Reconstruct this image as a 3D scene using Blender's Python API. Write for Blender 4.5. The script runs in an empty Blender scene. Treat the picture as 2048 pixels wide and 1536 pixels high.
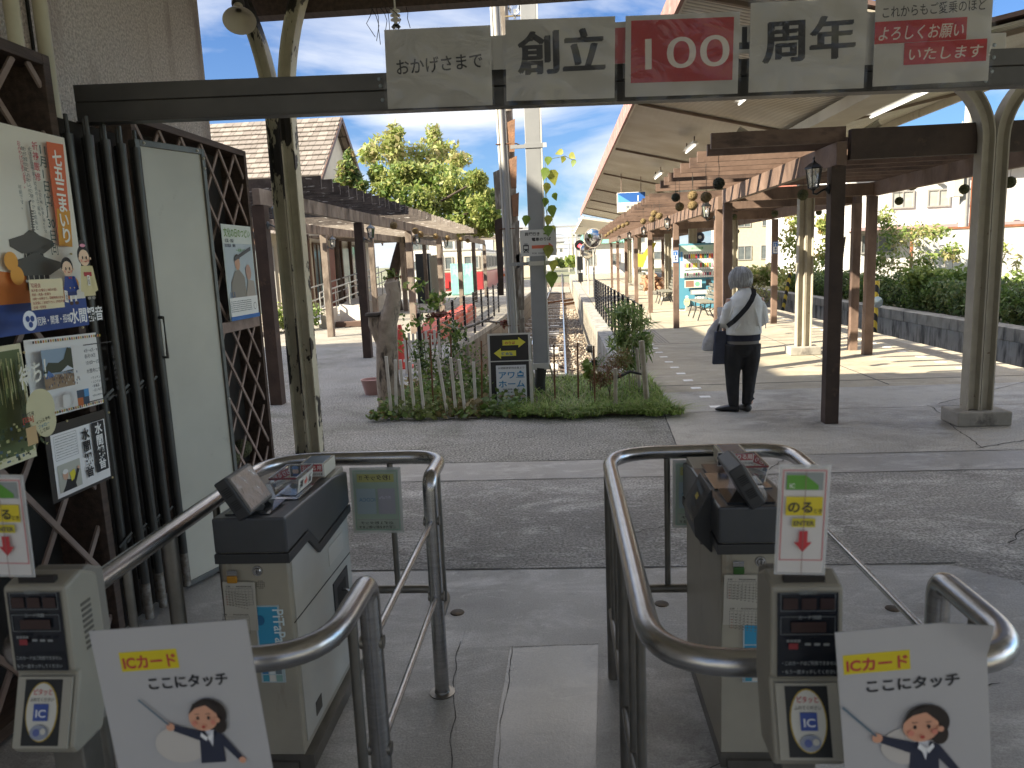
import bpy, bmesh, math, random
import numpy as np
from mathutils import Vector, Matrix
rnd = random.Random(7)
npr = np.random.default_rng(11)
S = bpy.context.scene
COL = S.collection
# ------------------------------------------------------------------ camera, sky, sun, exposure
EYE = Vector((0, 0, 1.65)); FPX = 1500.0; VPX, VPY, SLOPE = 1122.0, 516.0, 0.042
_a = Vector(((VPX-1024)/FPX, -(VPY-768)/FPX, -1)).normalized()
_z = Vector((1, SLOPE, 0)).cross(-_a).normalized()
if _z.y < 0: _z = -_z
_x = _a.cross(_z)
ROT = Matrix((_x, _a, _z))
cd = bpy.data.cameras.new('camera'); cam = bpy.data.objects.new('camera', cd); COL.objects.link(cam)
cam.matrix_world = Matrix.Translation(EYE) @ ROT.to_4x4()
cd.sensor_width = 36; cd.lens = FPX/2048*36; cd.clip_start = 0.05; cd.clip_end = 3000
cd.dof.use_dof = True; cd.dof.focus_distance = 8.0; cd.dof.aperture_fstop = 6.5
S.camera = cam
def ray(px, py): return ROT @ Vector(((px-1024)/FPX, -(py-768)/FPX, -1))
def at(px, py, Y=None, X=None, Z=None):
    d = ray(px, py)
    t = Y/d.y if Y is not None else (X/d.x if X is not None else (Z-EYE.z)/d.z)
    return EYE + d*t
SUN = Vector((-1.26, -0.70, 1.0)).normalized()       # towards the sun: behind the camera, to the left
w = bpy.data.worlds.new('World'); S.world = w; w.use_nodes = True
nt = w.node_tree; nt.nodes.clear(); N = nt.nodes.new; L = nt.links.new
out = N('ShaderNodeOutputWorld'); bg = N('ShaderNodeBackground'); bg.inputs[1].default_value = 0.10
sky = N('ShaderNodeTexSky'); sky.sky_type = 'NISHITA'; sky.sun_disc = False
sky.sun_elevation = math.asin(SUN.z); sky.sun_rotation = math.atan2(SUN.x, SUN.y); sky.air_density = 1.1; sky.dust_density = 0.6
tc = N('ShaderNodeTexCoord'); mp = N('ShaderNodeMapping'); mp.inputs['Scale'].default_value = (1.0, 1.0, 3.4)
mp.inputs['Location'].default_value = (0.9, 0.3, 0.1)
n1 = N('ShaderNodeTexNoise'); n1.inputs['Scale'].default_value = 2.1; n1.inputs['Detail'].default_value = 9; n1.inputs['Roughness'].default_value = 0.55; n1.inputs['Distortion'].default_value = 0.35
r1 = N('ShaderNodeValToRGB'); r1.color_ramp.elements[0].position = 0.45; r1.color_ramp.elements[1].position = 0.62
sep = N('ShaderNodeSeparateXYZ'); mr = N('ShaderNodeMapRange'); mr.inputs[1].default_value = 0.0; mr.inputs[2].default_value = 0.36; mr.inputs[3].default_value = 1.0; mr.inputs[4].default_value = 0.12
ma = N('ShaderNodeMath'); ma.operation = 'MULTIPLY_ADD'; ma.use_clamp = True; ma.inputs[1].default_value = 0.9
mu2 = N('ShaderNodeMath'); mu2.operation = 'MULTIPLY'; mu2.inputs[1].default_value = 0.20
mx = N('ShaderNodeMixRGB'); mx.inputs[2].default_value = (3.3, 3.35, 3.45, 1)
tint = N('ShaderNodeMixRGB'); tint.blend_type = 'MULTIPLY'; tint.inputs[0].default_value = 1; tint.inputs[2].default_value = (0.11, 0.25, 0.44, 1)
L(tc.outputs['Generated'], mp.inputs[0]); L(mp.outputs[0], n1.inputs[0]); L(n1.outputs[0], r1.inputs[0])
L(tc.outputs['Generated'], sep.inputs[0]); L(sep.outputs[2], mr.inputs[0]); L(mr.outputs[0], mu2.inputs[0])
L(r1.outputs[0], ma.inputs[0]); L(mu2.outputs[0], ma.inputs[2])
L(sky.outputs[0], tint.inputs[1]); L(ma.outputs[0], mx.inputs[0]); L(tint.outputs[0], mx.inputs[1]); 
def sm(src, a, b_, lo, hi):
    g_ = N('ShaderNodeMapRange'); g_.interpolation_type = 'SMOOTHSTEP'; L(src, g_.inputs[0])
    for k_, v_ in ((1, a), (2, b_), (3, lo), (4, hi)): g_.inputs[k_].default_value = v_
    return g_.outputs[0]
def mth(op, a, b_):
    g_ = N('ShaderNodeMath'); g_.operation = op
    for k_, v_ in ((0, a), (1, b_)):
        if isinstance(v_, float): g_.inputs[k_].default_value = v_
        else: L(v_, g_.inputs[k_])
    return g_.outputs[0]
# sky gain and warmth added outside the view to lift the shade, cut behind
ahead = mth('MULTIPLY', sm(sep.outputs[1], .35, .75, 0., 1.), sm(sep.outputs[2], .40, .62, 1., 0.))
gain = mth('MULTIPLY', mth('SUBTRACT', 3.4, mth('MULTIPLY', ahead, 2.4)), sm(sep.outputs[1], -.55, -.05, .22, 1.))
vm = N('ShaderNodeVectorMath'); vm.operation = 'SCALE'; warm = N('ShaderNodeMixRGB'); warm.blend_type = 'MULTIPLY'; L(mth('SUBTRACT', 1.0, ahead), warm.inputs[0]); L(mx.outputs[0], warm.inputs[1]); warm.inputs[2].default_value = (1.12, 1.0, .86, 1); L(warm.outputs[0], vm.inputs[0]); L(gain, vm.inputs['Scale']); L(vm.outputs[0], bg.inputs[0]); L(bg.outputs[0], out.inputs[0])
sl = bpy.data.lights.new('sun', 'SUN'); sl.energy = 4.8; sl.angle = math.radians(0.53); sl.color = (1.0, 0.89, 0.70)
so = bpy.data.objects.new('sun', sl); COL.objects.link(so); so.rotation_euler = SUN.to_track_quat('Z', 'Y').to_euler()
S.view_settings.view_transform = 'Standard'; S.view_settings.look = 'None'; S.view_settings.gamma = 1
S.view_settings.exposure = 1.85
S.cycles.max_bounces = 8; S.cycles.diffuse_bounces = 4; S.cycles.transparent_max_bounces = 12
S.cycles.use_denoising = True
# ------------------------------------------------------------------ materials
def lin(c):
    if isinstance(c, str):
        c = [int(c[i:i+2], 16)/255 for i in (0, 2, 4)]
        c = [x/12.92 if x <= 0.04045 else ((x+0.055)/1.055)**2.4 for x in c]
    return (c[0], c[1], c[2], 1)
MATS = {}
def mat(name, c1, c2=None, rough=0.6, metal=0.0, scale=6.0, detail=4, pos=(0.35, 0.65), bump=0.0, bscale=None, stretch=None, spec=0.5, third=None, **kw):
    """Principled with a noise mix of two own colours and a noise bump"""
    if name in MATS: return MATS[name]
    m = bpy.data.materials.new(name); m.use_nodes = True; MATS[name] = m
    nt = m.node_tree; N = nt.nodes.new; L = nt.links.new
    b = nt.nodes['Principled BSDF']; b.inputs['Roughness'].default_value = rough; b.inputs['Metallic'].default_value = metal
    b.inputs['Specular IOR Level'].default_value = spec
    b.inputs['Base Color'].default_value = lin(c1)
    tc = N('ShaderNodeTexCoord'); mp = N('ShaderNodeMapping'); L(tc.outputs['Object'], mp.inputs[0])
    if stretch: mp.inputs['Scale'].default_value = stretch
    last = None
    if c2 is not None:
        n = N('ShaderNodeTexNoise'); n.inputs['Scale'].default_value = scale; n.inputs['Detail'].default_value = detail; n.inputs['Roughness'].default_value = 0.6
        L(mp.outputs[0], n.inputs[0]); r = N('ShaderNodeValToRGB'); r.color_ramp.elements[0].position = pos[0]; r.color_ramp.elements[1].position = pos[1]
        r.color_ramp.elements[0].color = lin(c1); r.color_ramp.elements[1].color = lin(c2); L(n.outputs[0], r.inputs[0]); last = r.outputs[0]
    if third:   # (colour, scale, lo, hi, stretch): stains with a shape of their own
        n = N('ShaderNodeTexNoise'); n.inputs['Scale'].default_value = third[1]; n.inputs['Detail'].default_value = 6; n.inputs['Roughness'].default_value = 0.65
        mp2 = N('ShaderNodeMapping'); L(tc.outputs['Object'], mp2.inputs[0]); mp2.inputs['Location'].default_value = (3.1, 7.7, 1.9)
        if len(third) > 4: mp2.inputs['Scale'].default_value = third[4]
        L(mp2.outputs[0], n.inputs[0]); r = N('ShaderNodeValToRGB'); r.color_ramp.elements[0].position = third[2]; r.color_ramp.elements[1].position = third[3]; L(n.outputs[0], r.inputs[0])
        x = N('ShaderNodeMixRGB'); L(r.outputs[0], x.inputs[0]); x.inputs[1].default_value = lin(c1)
        if last: L(last, x.inputs[1])
        x.inputs[2].default_value = lin(third[0]); last = x.outputs[0]
    if last: L(last, b.inputs['Base Color'])
    if bump:
        n = N('ShaderNodeTexNoise'); n.inputs['Scale'].default_value = bscale or scale*6; n.inputs['Detail'].default_value = 5; L(mp.outputs[0], n.inputs[0])
        bp = N('ShaderNodeBump'); bp.inputs['Strength'].default_value = bump; bp.inputs['Distance'].default_value = kw.get('bdist', 0.01); L(n.outputs[0], bp.inputs['Height']); L(bp.outputs[0], b.inputs['Normal'])
    if kw.get('rvar'):
        n = N('ShaderNodeTexNoise'); n.inputs['Scale'].default_value = kw.get('rscale', 3); n.inputs['Detail'].default_value = 6; L(tc.outputs['Object'], n.inputs[0])
        r = N('ShaderNodeMapRange'); r.inputs[1].default_value = 0.35; r.inputs[2].default_value = 0.65; r.inputs[3].default_value = kw['rvar'][0]; r.inputs[4].default_value = kw['rvar'][1]; L(n.outputs[0], r.inputs[0]); L(r.outputs[0], b.inputs['Roughness'])
    if kw.get('sub'): b.inputs['Subsurface Weight'].default_value = kw['sub']; b.inputs['Subsurface Radius'].default_value = (0.02, 0.01, 0.005)
    if kw.get('trans'):   # thin translucent leaf
        t = N('ShaderNodeBsdfTranslucent'); ms = N('ShaderNodeMixShader'); ms.inputs[0].default_value = kw['trans']
        if last: L(last, t.inputs[0])
        else: t.inputs[0].default_value = lin(c1)
        L(b.outputs[0], ms.inputs[1]); L(t.outputs[0], ms.inputs[2]); L(ms.outputs[0], nt.nodes['Material Output'].inputs[0])
    if kw.get('emit'): b.inputs['Emission Color'].default_value = lin(kw['emit']); b.inputs['Emission Strength'].default_value = kw.get('es', 1)
    return m
def film(name, c, alpha, rough=0.08, bump=0.0, bscale=8, wet=0.5):
    """clear plastic: part transparent, part glossy"""
    if name in MATS: return MATS[name]
    m = bpy.data.materials.new(name); m.use_nodes = True; MATS[name] = m; nt = m.node_tree; N = nt.nodes.new; L = nt.links.new
    b = nt.nodes['Principled BSDF']; b.inputs['Base Color'].default_value = lin(c); b.inputs['Roughness'].default_value = rough
    t = N('ShaderNodeBsdfTransparent'); ms = N('ShaderNodeMixShader'); ms.inputs[0].default_value = alpha
    g = N('ShaderNodeBsdfGlossy'); g.inputs['Roughness'].default_value = rough; f = N('ShaderNodeFresnel'); f.inputs[0].default_value = 1.45; m2 = N('ShaderNodeMixShader')
    L(t.outputs[0], ms.inputs[1]); L(b.outputs[0], ms.inputs[2]); L(f.outputs[0], m2.inputs[0]); L(ms.outputs[0], m2.inputs[1]); L(g.outputs[0], m2.inputs[2]); L(m2.outputs[0], nt.nodes['Material Output'].inputs[0])
    if bump:
        tc = N('ShaderNodeTexCoord'); n = N('ShaderNodeTexNoise'); n.inputs['Scale'].default_value = bscale; n.inputs['Detail'].default_value = 3; n.inputs['Distortion'].default_value = 1.5; L(tc.outputs['Object'], n.inputs[0])
        bp = N('ShaderNodeBump'); bp.inputs['Strength'].default_value = bump; bp.inputs['Distance'].default_value = 0.02; L(n.outputs[0], bp.inputs['Height']); L(bp.outputs[0], g.inputs['Normal']); L(bp.outputs[0], f.inputs['Normal'])
    return m
def plain(hexc, rough=0.55):
    return mat('print_'+hexc, hexc, rough=rough)
# ------------------------------------------------------------------ mesh builder
class MB:
    def __init__(s): s.v = []; s.f = []; s.mi = []; s.mats = []; s.sm = []
    def _m(s, m):
        if m not in s.mats: s.mats.append(m)
        return s.mats.index(m)
    def add(s, vs, fs, m, smooth=False):
        o = len(s.v); s.v.extend(tuple(p) for p in vs); i = s._m(m)
        for f in fs: s.f.append(tuple(a+o for a in f)); s.mi.append(i); s.sm.append(smooth)
        return s
    def poly(s, pts, m): return s.add(pts, [tuple(range(len(pts)))], m)
    def box(s, x0, y0, z0, x1, y1, z1, m, M=None):
        vs = [Vector(p) for p in ((x0,y0,z0),(x1,y0,z0),(x1,y1,z0),(x0,y1,z0),(x0,y0,z1),(x1,y0,z1),(x1,y1,z1),(x0,y1,z1))]
        if M is not None: vs = [M @ p for p in vs]
        return s.add(vs, [(0,3,2,1),(4,5,6,7),(0,1,5,4),(1,2,6,5),(2,3,7,6),(3,0,4,7)], m)
    def bar(s, p0, p1, wx, wy, m, up=Vector((0,0,1))):
        """rectangular bar from p0 to p1, wx across, wy along up"""
        p0 = Vector(p0); p1 = Vector(p1); d = (p1-p0).normalized(); u = Vector(up)
        if abs(d.dot(u)) > 0.98: u = Vector((0,1,0))
        a = d.cross(u).normalized(); b = a.cross(d).normalized()
        q = [a*sx*wx/2+b*sy*wy/2 for sx, sy in ((-1,-1),(1,-1),(1,1),(-1,1))]
        vs = [p0+k for k in q]+[p1+k for k in q]
        return s.add(vs, [(0,3,2,1),(4,5,6,7),(0,1,5,4),(1,2,6,5),(2,3,7,6),(3,0,4,7)], m)
    def tube(s, pts, r, m, n=10, smooth=True, cap=True, flat=1.0, up=None):
        pts = [Vector(p) for p in pts]; k = len(pts); rr = r if hasattr(r, '__len__') else [r]*k
        vs = []; t0 = (pts[1]-pts[0]).normalized()
        a = t0.cross(Vector(up) if up else (Vector((0,0,1)) if abs(t0.z) < 0.9 else Vector((1,0,0)))).normalized()
        for i, p in enumerate(pts):
            t = ((pts[min(i+1,k-1)]-p).normalized()+(p-pts[max(i-1,0)]).normalized())
            t = t.normalized() if t.length > 1e-6 else t0
            a = (a-t*a.dot(t)).normalized(); b = t.cross(a)
            for j in range(n):
                q = 2*math.pi*j/n; vs.append(p+(a*math.cos(q)+b*math.sin(q)*flat)*rr[i])
        fs = [(i*n+j, i*n+(j+1)%n, (i+1)*n+(j+1)%n, (i+1)*n+j) for i in range(k-1) for j in range(n)]
        s.add(vs, fs, m, smooth)
        if cap:
            s.add(vs[:n], [tuple(reversed(range(n)))], m); s.add(vs[-n:], [tuple(range(n))], m)
        return s
    def lathe(s, prof, m, c=(0,0,0), n=16, M=None, smooth=True):
        """prof: (radius, height) pairs turned about z"""
        vs = []
        for r, z in prof:
            for j in range(n):
                q = 2*math.pi*j/n; p = Vector((r*math.cos(q), r*math.sin(q), z))
                vs.append((M @ p if M is not None else p)+Vector(c))
        k = len(prof); fs = [(i*n+j, i*n+(j+1)%n, (i+1)*n+(j+1)%n, (i+1)*n+j) for i in range(k-1) for j in range(n)]
        return s.add(vs, fs, m, smooth)
    def ball(s, c, r, m, nu=14, nv=9, jit=0.0):
        r = r if hasattr(r, '__len__') else (r, r, r)
        vs = []
        for i in range(nv+1):
            th = math.pi*i/nv
            for j in range(nu):
                ph = 2*math.pi*j/nu; k = 1+(rnd.random()-.5)*jit if 0 < i < nv else 1
                vs.append((c[0]+r[0]*k*math.sin(th)*math.cos(ph), c[1]+r[1]*k*math.sin(th)*math.sin(ph), c[2]+r[2]*k*math.cos(th)))
        fs = [(i*nu+j, (i+1)*nu+j, (i+1)*nu+(j+1)%nu, i*nu+(j+1)%nu) for i in range(nv) for j in range(nu)]
        return s.add(vs, fs, m, True)
    def prism(s, pts, h, m, M=None):
        """2-D outline (x, y) extruded from z = 0 to h, placed by M"""
        M = M or Matrix.Identity(4); n = len(pts)
        vs = [M @ Vector((x, y, 0)) for x, y in pts]+[M @ Vector((x, y, h)) for x, y in pts]
        return s.add(vs, [tuple(reversed(range(n))), tuple(range(n, 2*n))]+[(i, (i+1) % n, n+(i+1) % n, n+i) for i in range(n)], m)
    def loft(s, rings, m, cap=True, smooth=True):
        n = len(rings[0]); vs = [p for r in rings for p in r]
        fs = [(i*n+j, i*n+(j+1)%n, (i+1)*n+(j+1)%n, (i+1)*n+j) for i in range(len(rings)-1) for j in range(n)]
        s.add(vs, fs, m, smooth)
        if cap: s.add(rings[0], [tuple(reversed(range(n)))], m, smooth); s.add(rings[-1], [tuple(range(n))], m, smooth)
        return s
    def quads(s, arr, m):
        """arr: (n,4,3) numpy array of loose quads"""
        o = len(s.v); s.v.extend(map(tuple, arr.reshape(-1, 3).tolist())); i = s._m(m); n = len(arr)
        s.f.extend((o+4*k, o+4*k+1, o+4*k+2, o+4*k+3) for k in range(n)); s.mi.extend([i]*n); s.sm.extend([False]*n)
        return s
    def build(s, name, parent=None, bevel=0.0, world=False, sharp=40, M=None):
        me = bpy.data.meshes.new(name)
        vs = s.v
        if M is not None: vs = [tuple(M @ Vector(p)) for p in vs]
        if world and parent is not None:
            l = parent.location; vs = [(p[0]-l.x, p[1]-l.y, p[2]-l.z) for p in vs]
        me.from_pydata(vs, [], s.f)
        for m in s.mats: me.materials.append(m)
        me.polygons.foreach_set('material_index', s.mi); me.polygons.foreach_set('use_smooth', s.sm)
        me.update()
        if any(s.sm) and len(s.f) < 60000: me.set_sharp_from_angle(angle=math.radians(sharp))
        o = bpy.data.objects.new(name, me); COL.objects.link(o)
        if parent is not None: o.parent = parent
        if bevel:
            b = o.modifiers.new('bevel', 'BEVEL'); b.width = bevel; b.segments = 2; b.limit_method = 'ANGLE'; b.angle_limit = math.radians(40)
        return o
def tag(o, label=None, cat=None, group=None, kind=None):
    if label: o['label'] = label
    if cat: o['category'] = cat
    if group: o['group'] = group
    if kind: o['kind'] = kind
    return o
def thing(name, label, cat, loc=(0,0,0), group=None, rz=0):
    o = bpy.data.objects.new(name, None); o.empty_display_size = 0.1; COL.objects.link(o); o.location = loc; o.rotation_euler = (0,0,rz)
    return tag(o, label, cat, group)
def dup(root, loc=None, rz=None, label=None, group=None, scale=None):
    def cp(o, par):
        c = o.copy(); COL.objects.link(c)
        if par is not None: c.parent = par
        for ch in list(o.children): cp(ch, c)
        return c
    r = cp(root, None)
    if loc is not None: r.location = loc
    if rz is not None: r.rotation_euler = (0, 0, rz)
    if scale: r.scale = scale
    return tag(r, label, None, group)
# ------------------------------------------------------------------ lettering and flat boards
_tc = {}
def glyphs(s, bold=0.0):
    k = (s, bold)
    if k in _tc: return _tc[k]
    c = bpy.data.curves.new('t', 'FONT'); c.body = s; c.resolution_u = 3 if len(s) > 4 else 6; c.offset = bold
    o = bpy.data.objects.new('t', c); me = bpy.data.meshes.new_from_object(o)
    vs = [tuple(v.co) for v in me.vertices]; fs = [tuple(p.vertices) for p in me.polygons]
    bpy.data.objects.remove(o); bpy.data.curves.remove(c); bpy.data.meshes.remove(me)
    xs = [v[0] for v in vs] or [0]; wdt = max(xs)
    _tc[k] = (vs, fs, wdt); return _tc[k]
class Board:
    """flat drawing in its own plane: x right, y up, layers stepped towards the viewer"""
    def __init__(s, w, h, base=None, thick=0.003, step=0.0006, grid=0):
        s.w = w; s.h = h; s.b = MB(); s.k = 0; s.step = step; s.bend = None
        if base is not None and grid:
            for z, rev in ((0, False), (-thick, True)):
                vs = [(w*i/grid, h*j/grid, z) for j in range(grid+1) for i in range(grid+1)]; fs = [(j*(grid+1)+i, j*(grid+1)+i+1, (j+1)*(grid+1)+i+1, (j+1)*(grid+1)+i) for j in range(grid) for i in range(grid)]
                s.b.add(vs, [tuple(reversed(f)) for f in fs] if rev else fs, base, True)
        elif base is not None: s.b.box(0, 0, -thick, w, h, 0, base)
    def z(s): s.k += 1; return s.k*s.step
    def rect(s, x0, y0, x1, y1, c, z=None):
        z = z or s.z(); m = plain(c) if isinstance(c, str) else c
        s.b.add([(x0,y0,z),(x1,y0,z),(x1,y1,z),(x0,y1,z)], [(0,1,2,3)], m); return z
    def poly(s, pts, c, z=None):
        z = z or s.z(); m = plain(c) if isinstance(c, str) else c
        s.b.add([(x, y, z) for x, y in pts], [tuple(range(len(pts)))], m); return z
    def disc(s, cx, cy, rx, c, ry=None, n=28, a0=0, a1=360, z=None):
        ry = ry or rx; s.poly([(cx+rx*math.cos(math.radians(a0+(a1-a0)*i/n)), cy+ry*math.sin(math.radians(a0+(a1-a0)*i/n))) for i in range(n if a1-a0 == 360 else n+1)], c, z)
    def frame(s, x0, y0, x1, y1, t, c):
        z = s.z()
        for q in ((x0,y0,x1,y0+t),(x0,y1-t,x1,y1),(x0,y0+t,x0+t,y1-t),(x1-t,y0+t,x1,y1-t)): s.rect(*q, c, z)
    def text(s, t, x, y, size, c, bold=0.0, w=None, shear=0.0, rot=0, align='l', flip=False):
        vs, fs, wd = glyphs(t, bold); sx = size if w is None else w/max(wd, 1e-6); z = s.z(); m = plain(c) if isinstance(c, str) else c
        ww = wd*sx
        if align == 'c': x -= ww/2
        cr, sr = math.cos(math.radians(rot)), math.sin(math.radians(rot)); o = []
        for v in vs:
            a, b = v[0]*sx+v[1]*size*shear, v[1]*size
            if flip: a = ww-a
            o.append((x+a*cr-b*sr, y+a*sr+b*cr, z))
        s.b.add(o, fs if not flip else [tuple(reversed(f)) for f in fs], m)
    def vtext(s, t, x, y, size, c, bold=0.0, pitch=1.04, sx=1.0):
        for i, ch in enumerate(t):
            if ch == ' ': continue
            s.text({'ー': '|', '~': '∫'}.get(ch, ch), x-size*sx/2, y-size*(0.9+i*pitch), size, c, bold, w=(None if sx == 1 else glyphs(ch, bold)[2]*size*sx))
    def lines(s, x0, y0, x1, y1, n, c, t=0.35, seed=1):
        """rows of small unreadable print"""
        r = random.Random(seed); h = (y1-y0)/n; z = s.z()
        for i in range(n):
            x = x0; y = y1-(i+1)*h+h*(1-t)/2
            while x < x1-h*.3:
                ww = h*r.uniform(.25, .55); s.rect(x, y+h*t*r.uniform(-.1, .15), min(x+ww, x1), y+h*t*r.uniform(.6, 1.0), c, z); x += ww+h*r.uniform(.08, .2)
    def place(s, name, o, ux, uy, parent=None, bevel=0, world=False):
        ux = Vector(ux).normalized(); uy = Vector(uy); uy = (uy-ux*uy.dot(ux)).normalized(); n = ux.cross(uy)
        if world: o = Vector(o)-parent.location
        M = Matrix.Translation(Vector(o)) @ Matrix((ux, uy, n)).transposed().to_4x4()
        if s.bend: s.b.v = [(p[0], p[1], p[2]+s.bend(p[0], p[1])) for p in s.b.v]
        ob = s.b.build(name, parent, bevel=bevel); ob.matrix_basis = M
        return ob
def board_px(b, name, BL, BR, TL, Y=None, X=None, parent=None, vertical=True):
    """put board b with its lower left corner at the point seen at BL, fitted to its real plane"""
    o = at(*BL, Y=Y, X=X); r = at(*BR, Y=Y, X=X); t = at(*TL, Y=Y, X=X)
    return b.place(name, o, r-o, t-o, parent)
# ------------------------------------------------------------------ leaves
def leaf_quads(c, size, flat=0.0, asp=0.55, var=0.35, droop=0.0):
    """c: (n,3) centres -> (n,4,3) rhombic leaves with random directions"""
    n = len(c); a = npr.normal(size=(n, 3)); a[:, 2] = a[:, 2]*(1-flat)-droop; a /= np.linalg.norm(a, axis=1)[:, None]
    b = npr.normal(size=(n, 3)); b -= a*(a*b).sum(1)[:, None]; b /= np.linalg.norm(b, axis=1)[:, None]
    sz = size*(1+var*npr.normal(size=(n, 1))).clip(0.4, 2)
    return np.stack([c-a*sz, c+b*sz*asp-a*sz*.1, c+a*sz, c-b*sz*asp-a*sz*.1], 1)
def clump_points(clumps, per, shell=0.5):
    """clumps: list of (centre, (rx,ry,rz)) -> points mostly towards their surface"""
    out = []
    for c, r in clumps:
        d = npr.normal(size=(per, 3)); d /= np.linalg.norm(d, axis=1)[:, None]; k = npr.random((per, 1))**shell
        out.append(np.array(c)+d*k*np.array(r)+npr.normal(size=(per, 3))*0.08*np.mean(r))
    return np.concatenate(out)
def foliage(name, pts, size, mats, parent=None, **kw):
    b = MB(); idx = npr.integers(0, len(mats), len(pts)); cl = np.floor(pts*2.2).astype(int); h = ((cl*np.array([73, 37, 51])).sum(1) % 7)
    idx = np.where(npr.random(len(pts)) < 0.55, h % len(mats), idx)
    for i, m in enumerate(mats): 
        p = pts[idx == i]
        if len(p): b.quads(leaf_quads(p, size, **kw), m)
    return b.build(name, parent, world=parent is not None)
# ------------------------------------------------------------------ setting: ground, floors, platforms, track
def brick_mat(name, c1, c2, mortar, bw, bh, ms=0.02, rough=0.85, offset=0.5, rot=None, bump=0.4, scale=1.0):
    m = bpy.data.materials.new(name); m.use_nodes = True; nt = m.node_tree; N = nt.nodes.new; L = nt.links.new; b = nt.nodes['Principled BSDF']; b.inputs['Roughness'].default_value = rough
    tc = N('ShaderNodeTexCoord'); mp = N('ShaderNodeMapping'); L(tc.outputs['Object'], mp.inputs[0])
    if rot: mp.inputs['Rotation'].default_value = rot
    t = N('ShaderNodeTexBrick'); t.inputs['Scale'].default_value = scale; t.inputs['Brick Width'].default_value = bw; t.inputs['Row Height'].default_value = bh; t.inputs['Mortar Size'].default_value = ms
    t.offset = offset; t.inputs['Color1'].default_value = lin(c1); t.inputs['Color2'].default_value = lin(c2); t.inputs['Mortar'].default_value = lin(mortar); L(mp.outputs[0], t.inputs[0])
    n = N('ShaderNodeTexNoise'); n.inputs['Scale'].default_value = 3; n.inputs['Detail'].default_value = 7; L(tc.outputs['Object'], n.inputs[0])
    r = N('ShaderNodeValToRGB'); r.color_ramp.elements[0].position = .3; r.color_ramp.elements[1].position = .7; r.color_ramp.elements[0].color = (.6,.58,.55,1); r.color_ramp.elements[1].color = (1.1,1.08,1.05,1); L(n.outputs[0], r.inputs[0])
    x = N('ShaderNodeMixRGB'); x.blend_type = 'MULTIPLY'; x.inputs[0].default_value = 1; L(t.outputs[0], x.inputs[1]); L(r.outputs[0], x.inputs[2]); L(x.outputs[0], b.inputs['Base Color'])
    bp = N('ShaderNodeBump'); bp.inputs['Strength'].default_value = bump; bp.inputs['Distance'].default_value = 0.02; L(t.outputs['Fac'], bp.inputs['Height']); bp.invert = True; L(bp.outputs[0], b.inputs['Normal'])
    MATS[name] = m; return m
def floor_mat(name, c1, c2, stain, grain, grain_amt, rough, patch, bump, stain_at=(0.50, 0.66)):
    """worn ground: two own tones, speckled aggregate, stains and scuffed paler patches"""
    m = bpy.data.materials.new(name); m.use_nodes = True; nt = m.node_tree; N = nt.nodes.new; L = nt.links.new; b = nt.nodes['Principled BSDF']
    tc = N('ShaderNodeTexCoord')
    def noise(sc, det, loc=0, ro=0.6, st=None, dis=0):
        mp = N('ShaderNodeMapping'); mp.inputs['Location'].default_value = (loc, loc*1.7, 0); L(tc.outputs['Object'], mp.inputs[0])
        if st: mp.inputs['Scale'].default_value = st
        n = N('ShaderNodeTexNoise'); n.inputs['Scale'].default_value = sc; n.inputs['Detail'].default_value = det; n.inputs['Roughness'].default_value = ro; n.inputs['Distortion'].default_value = dis; L(mp.outputs[0], n.inputs[0]); return n.outputs[0]
    def ramp(x, a, bb, ca=(0,0,0,1), cb=(1,1,1,1)):
        r = N('ShaderNodeValToRGB'); r.color_ramp.elements[0].position = a; r.color_ramp.elements[1].position = bb; r.color_ramp.elements[0].color = ca; r.color_ramp.elements[1].color = cb; L(x, r.inputs[0]); return r.outputs[0]
    def mix(f, a, bb, mode='MIX'):
        x = N('ShaderNodeMixRGB'); x.blend_type = mode
        for i, q in ((0, f), (1, a), (2, bb)):
            if isinstance(q, (tuple, float, int)): x.inputs[i].default_value = q
            else: L(q, x.inputs[i])
        return x.outputs[0]
    base = ramp(noise(0.9, 8, 2), .32, .68, lin(c1), lin(c2))
    base = mix(ramp(noise(0.55, 9, 9, .68, None, .6), *stain_at), base, lin(stain))
    base = mix(ramp(noise(1.7, 12, 21, .78, (1, 1.9, 1), .4), .50, .66), base, lin(patch)); base = mix(ramp(noise(4.5, 12, 51, .8, (1, 2.2, 1), .8), .57, .66), base, lin(patch)); base = mix(ramp(noise(3.1, 10, 71, .75, (1, 1.5, 1), .5), .60, .72), base, lin(stain))
    g = noise(grain, 3, 5, .7); base = mix(1.0, base, ramp(g, .38, .62, (1-grain_amt,)*3+(1,), (1+grain_amt,)*3+(1,)), 'MULTIPLY')
    L(base, b.inputs['Base Color'])
    r = N('ShaderNodeMapRange'); L(noise(1.3, 6, 31), r.inputs[0]); r.inputs[1].default_value = .35; r.inputs[2].default_value = .65; r.inputs[3].default_value = rough-.12; r.inputs[4].default_value = rough+.12; L(r.outputs[0], b.inputs['Roughness'])
    bp = N('ShaderNodeBump'); bp.inputs['Strength'].default_value = bump; bp.inputs['Distance'].default_value = 0.006
    ad = N('ShaderNodeMath'); ad.operation = 'MULTIPLY_ADD'; L(noise(7, 6, 41), ad.inputs[0]); ad.inputs[1].default_value = 1.6; L(g, ad.inputs[2]); L(ad.outputs[0], bp.inputs['Height']); L(bp.outputs[0], b.inputs['Normal'])
    MATS[name] = m; return m
M_smooth = floor_mat('smooth_concrete', (.31,.305,.29), (.41,.405,.39), (.19,.185,.175), 120, .18, .40, (.55,.545,.53), .35)
M_rough = floor_mat('rough_concrete', (.20,.195,.18), (.29,.28,.26), (.125,.12,.11), 60, .5, .60, (.50,.49,.47), 1.0)
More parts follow.
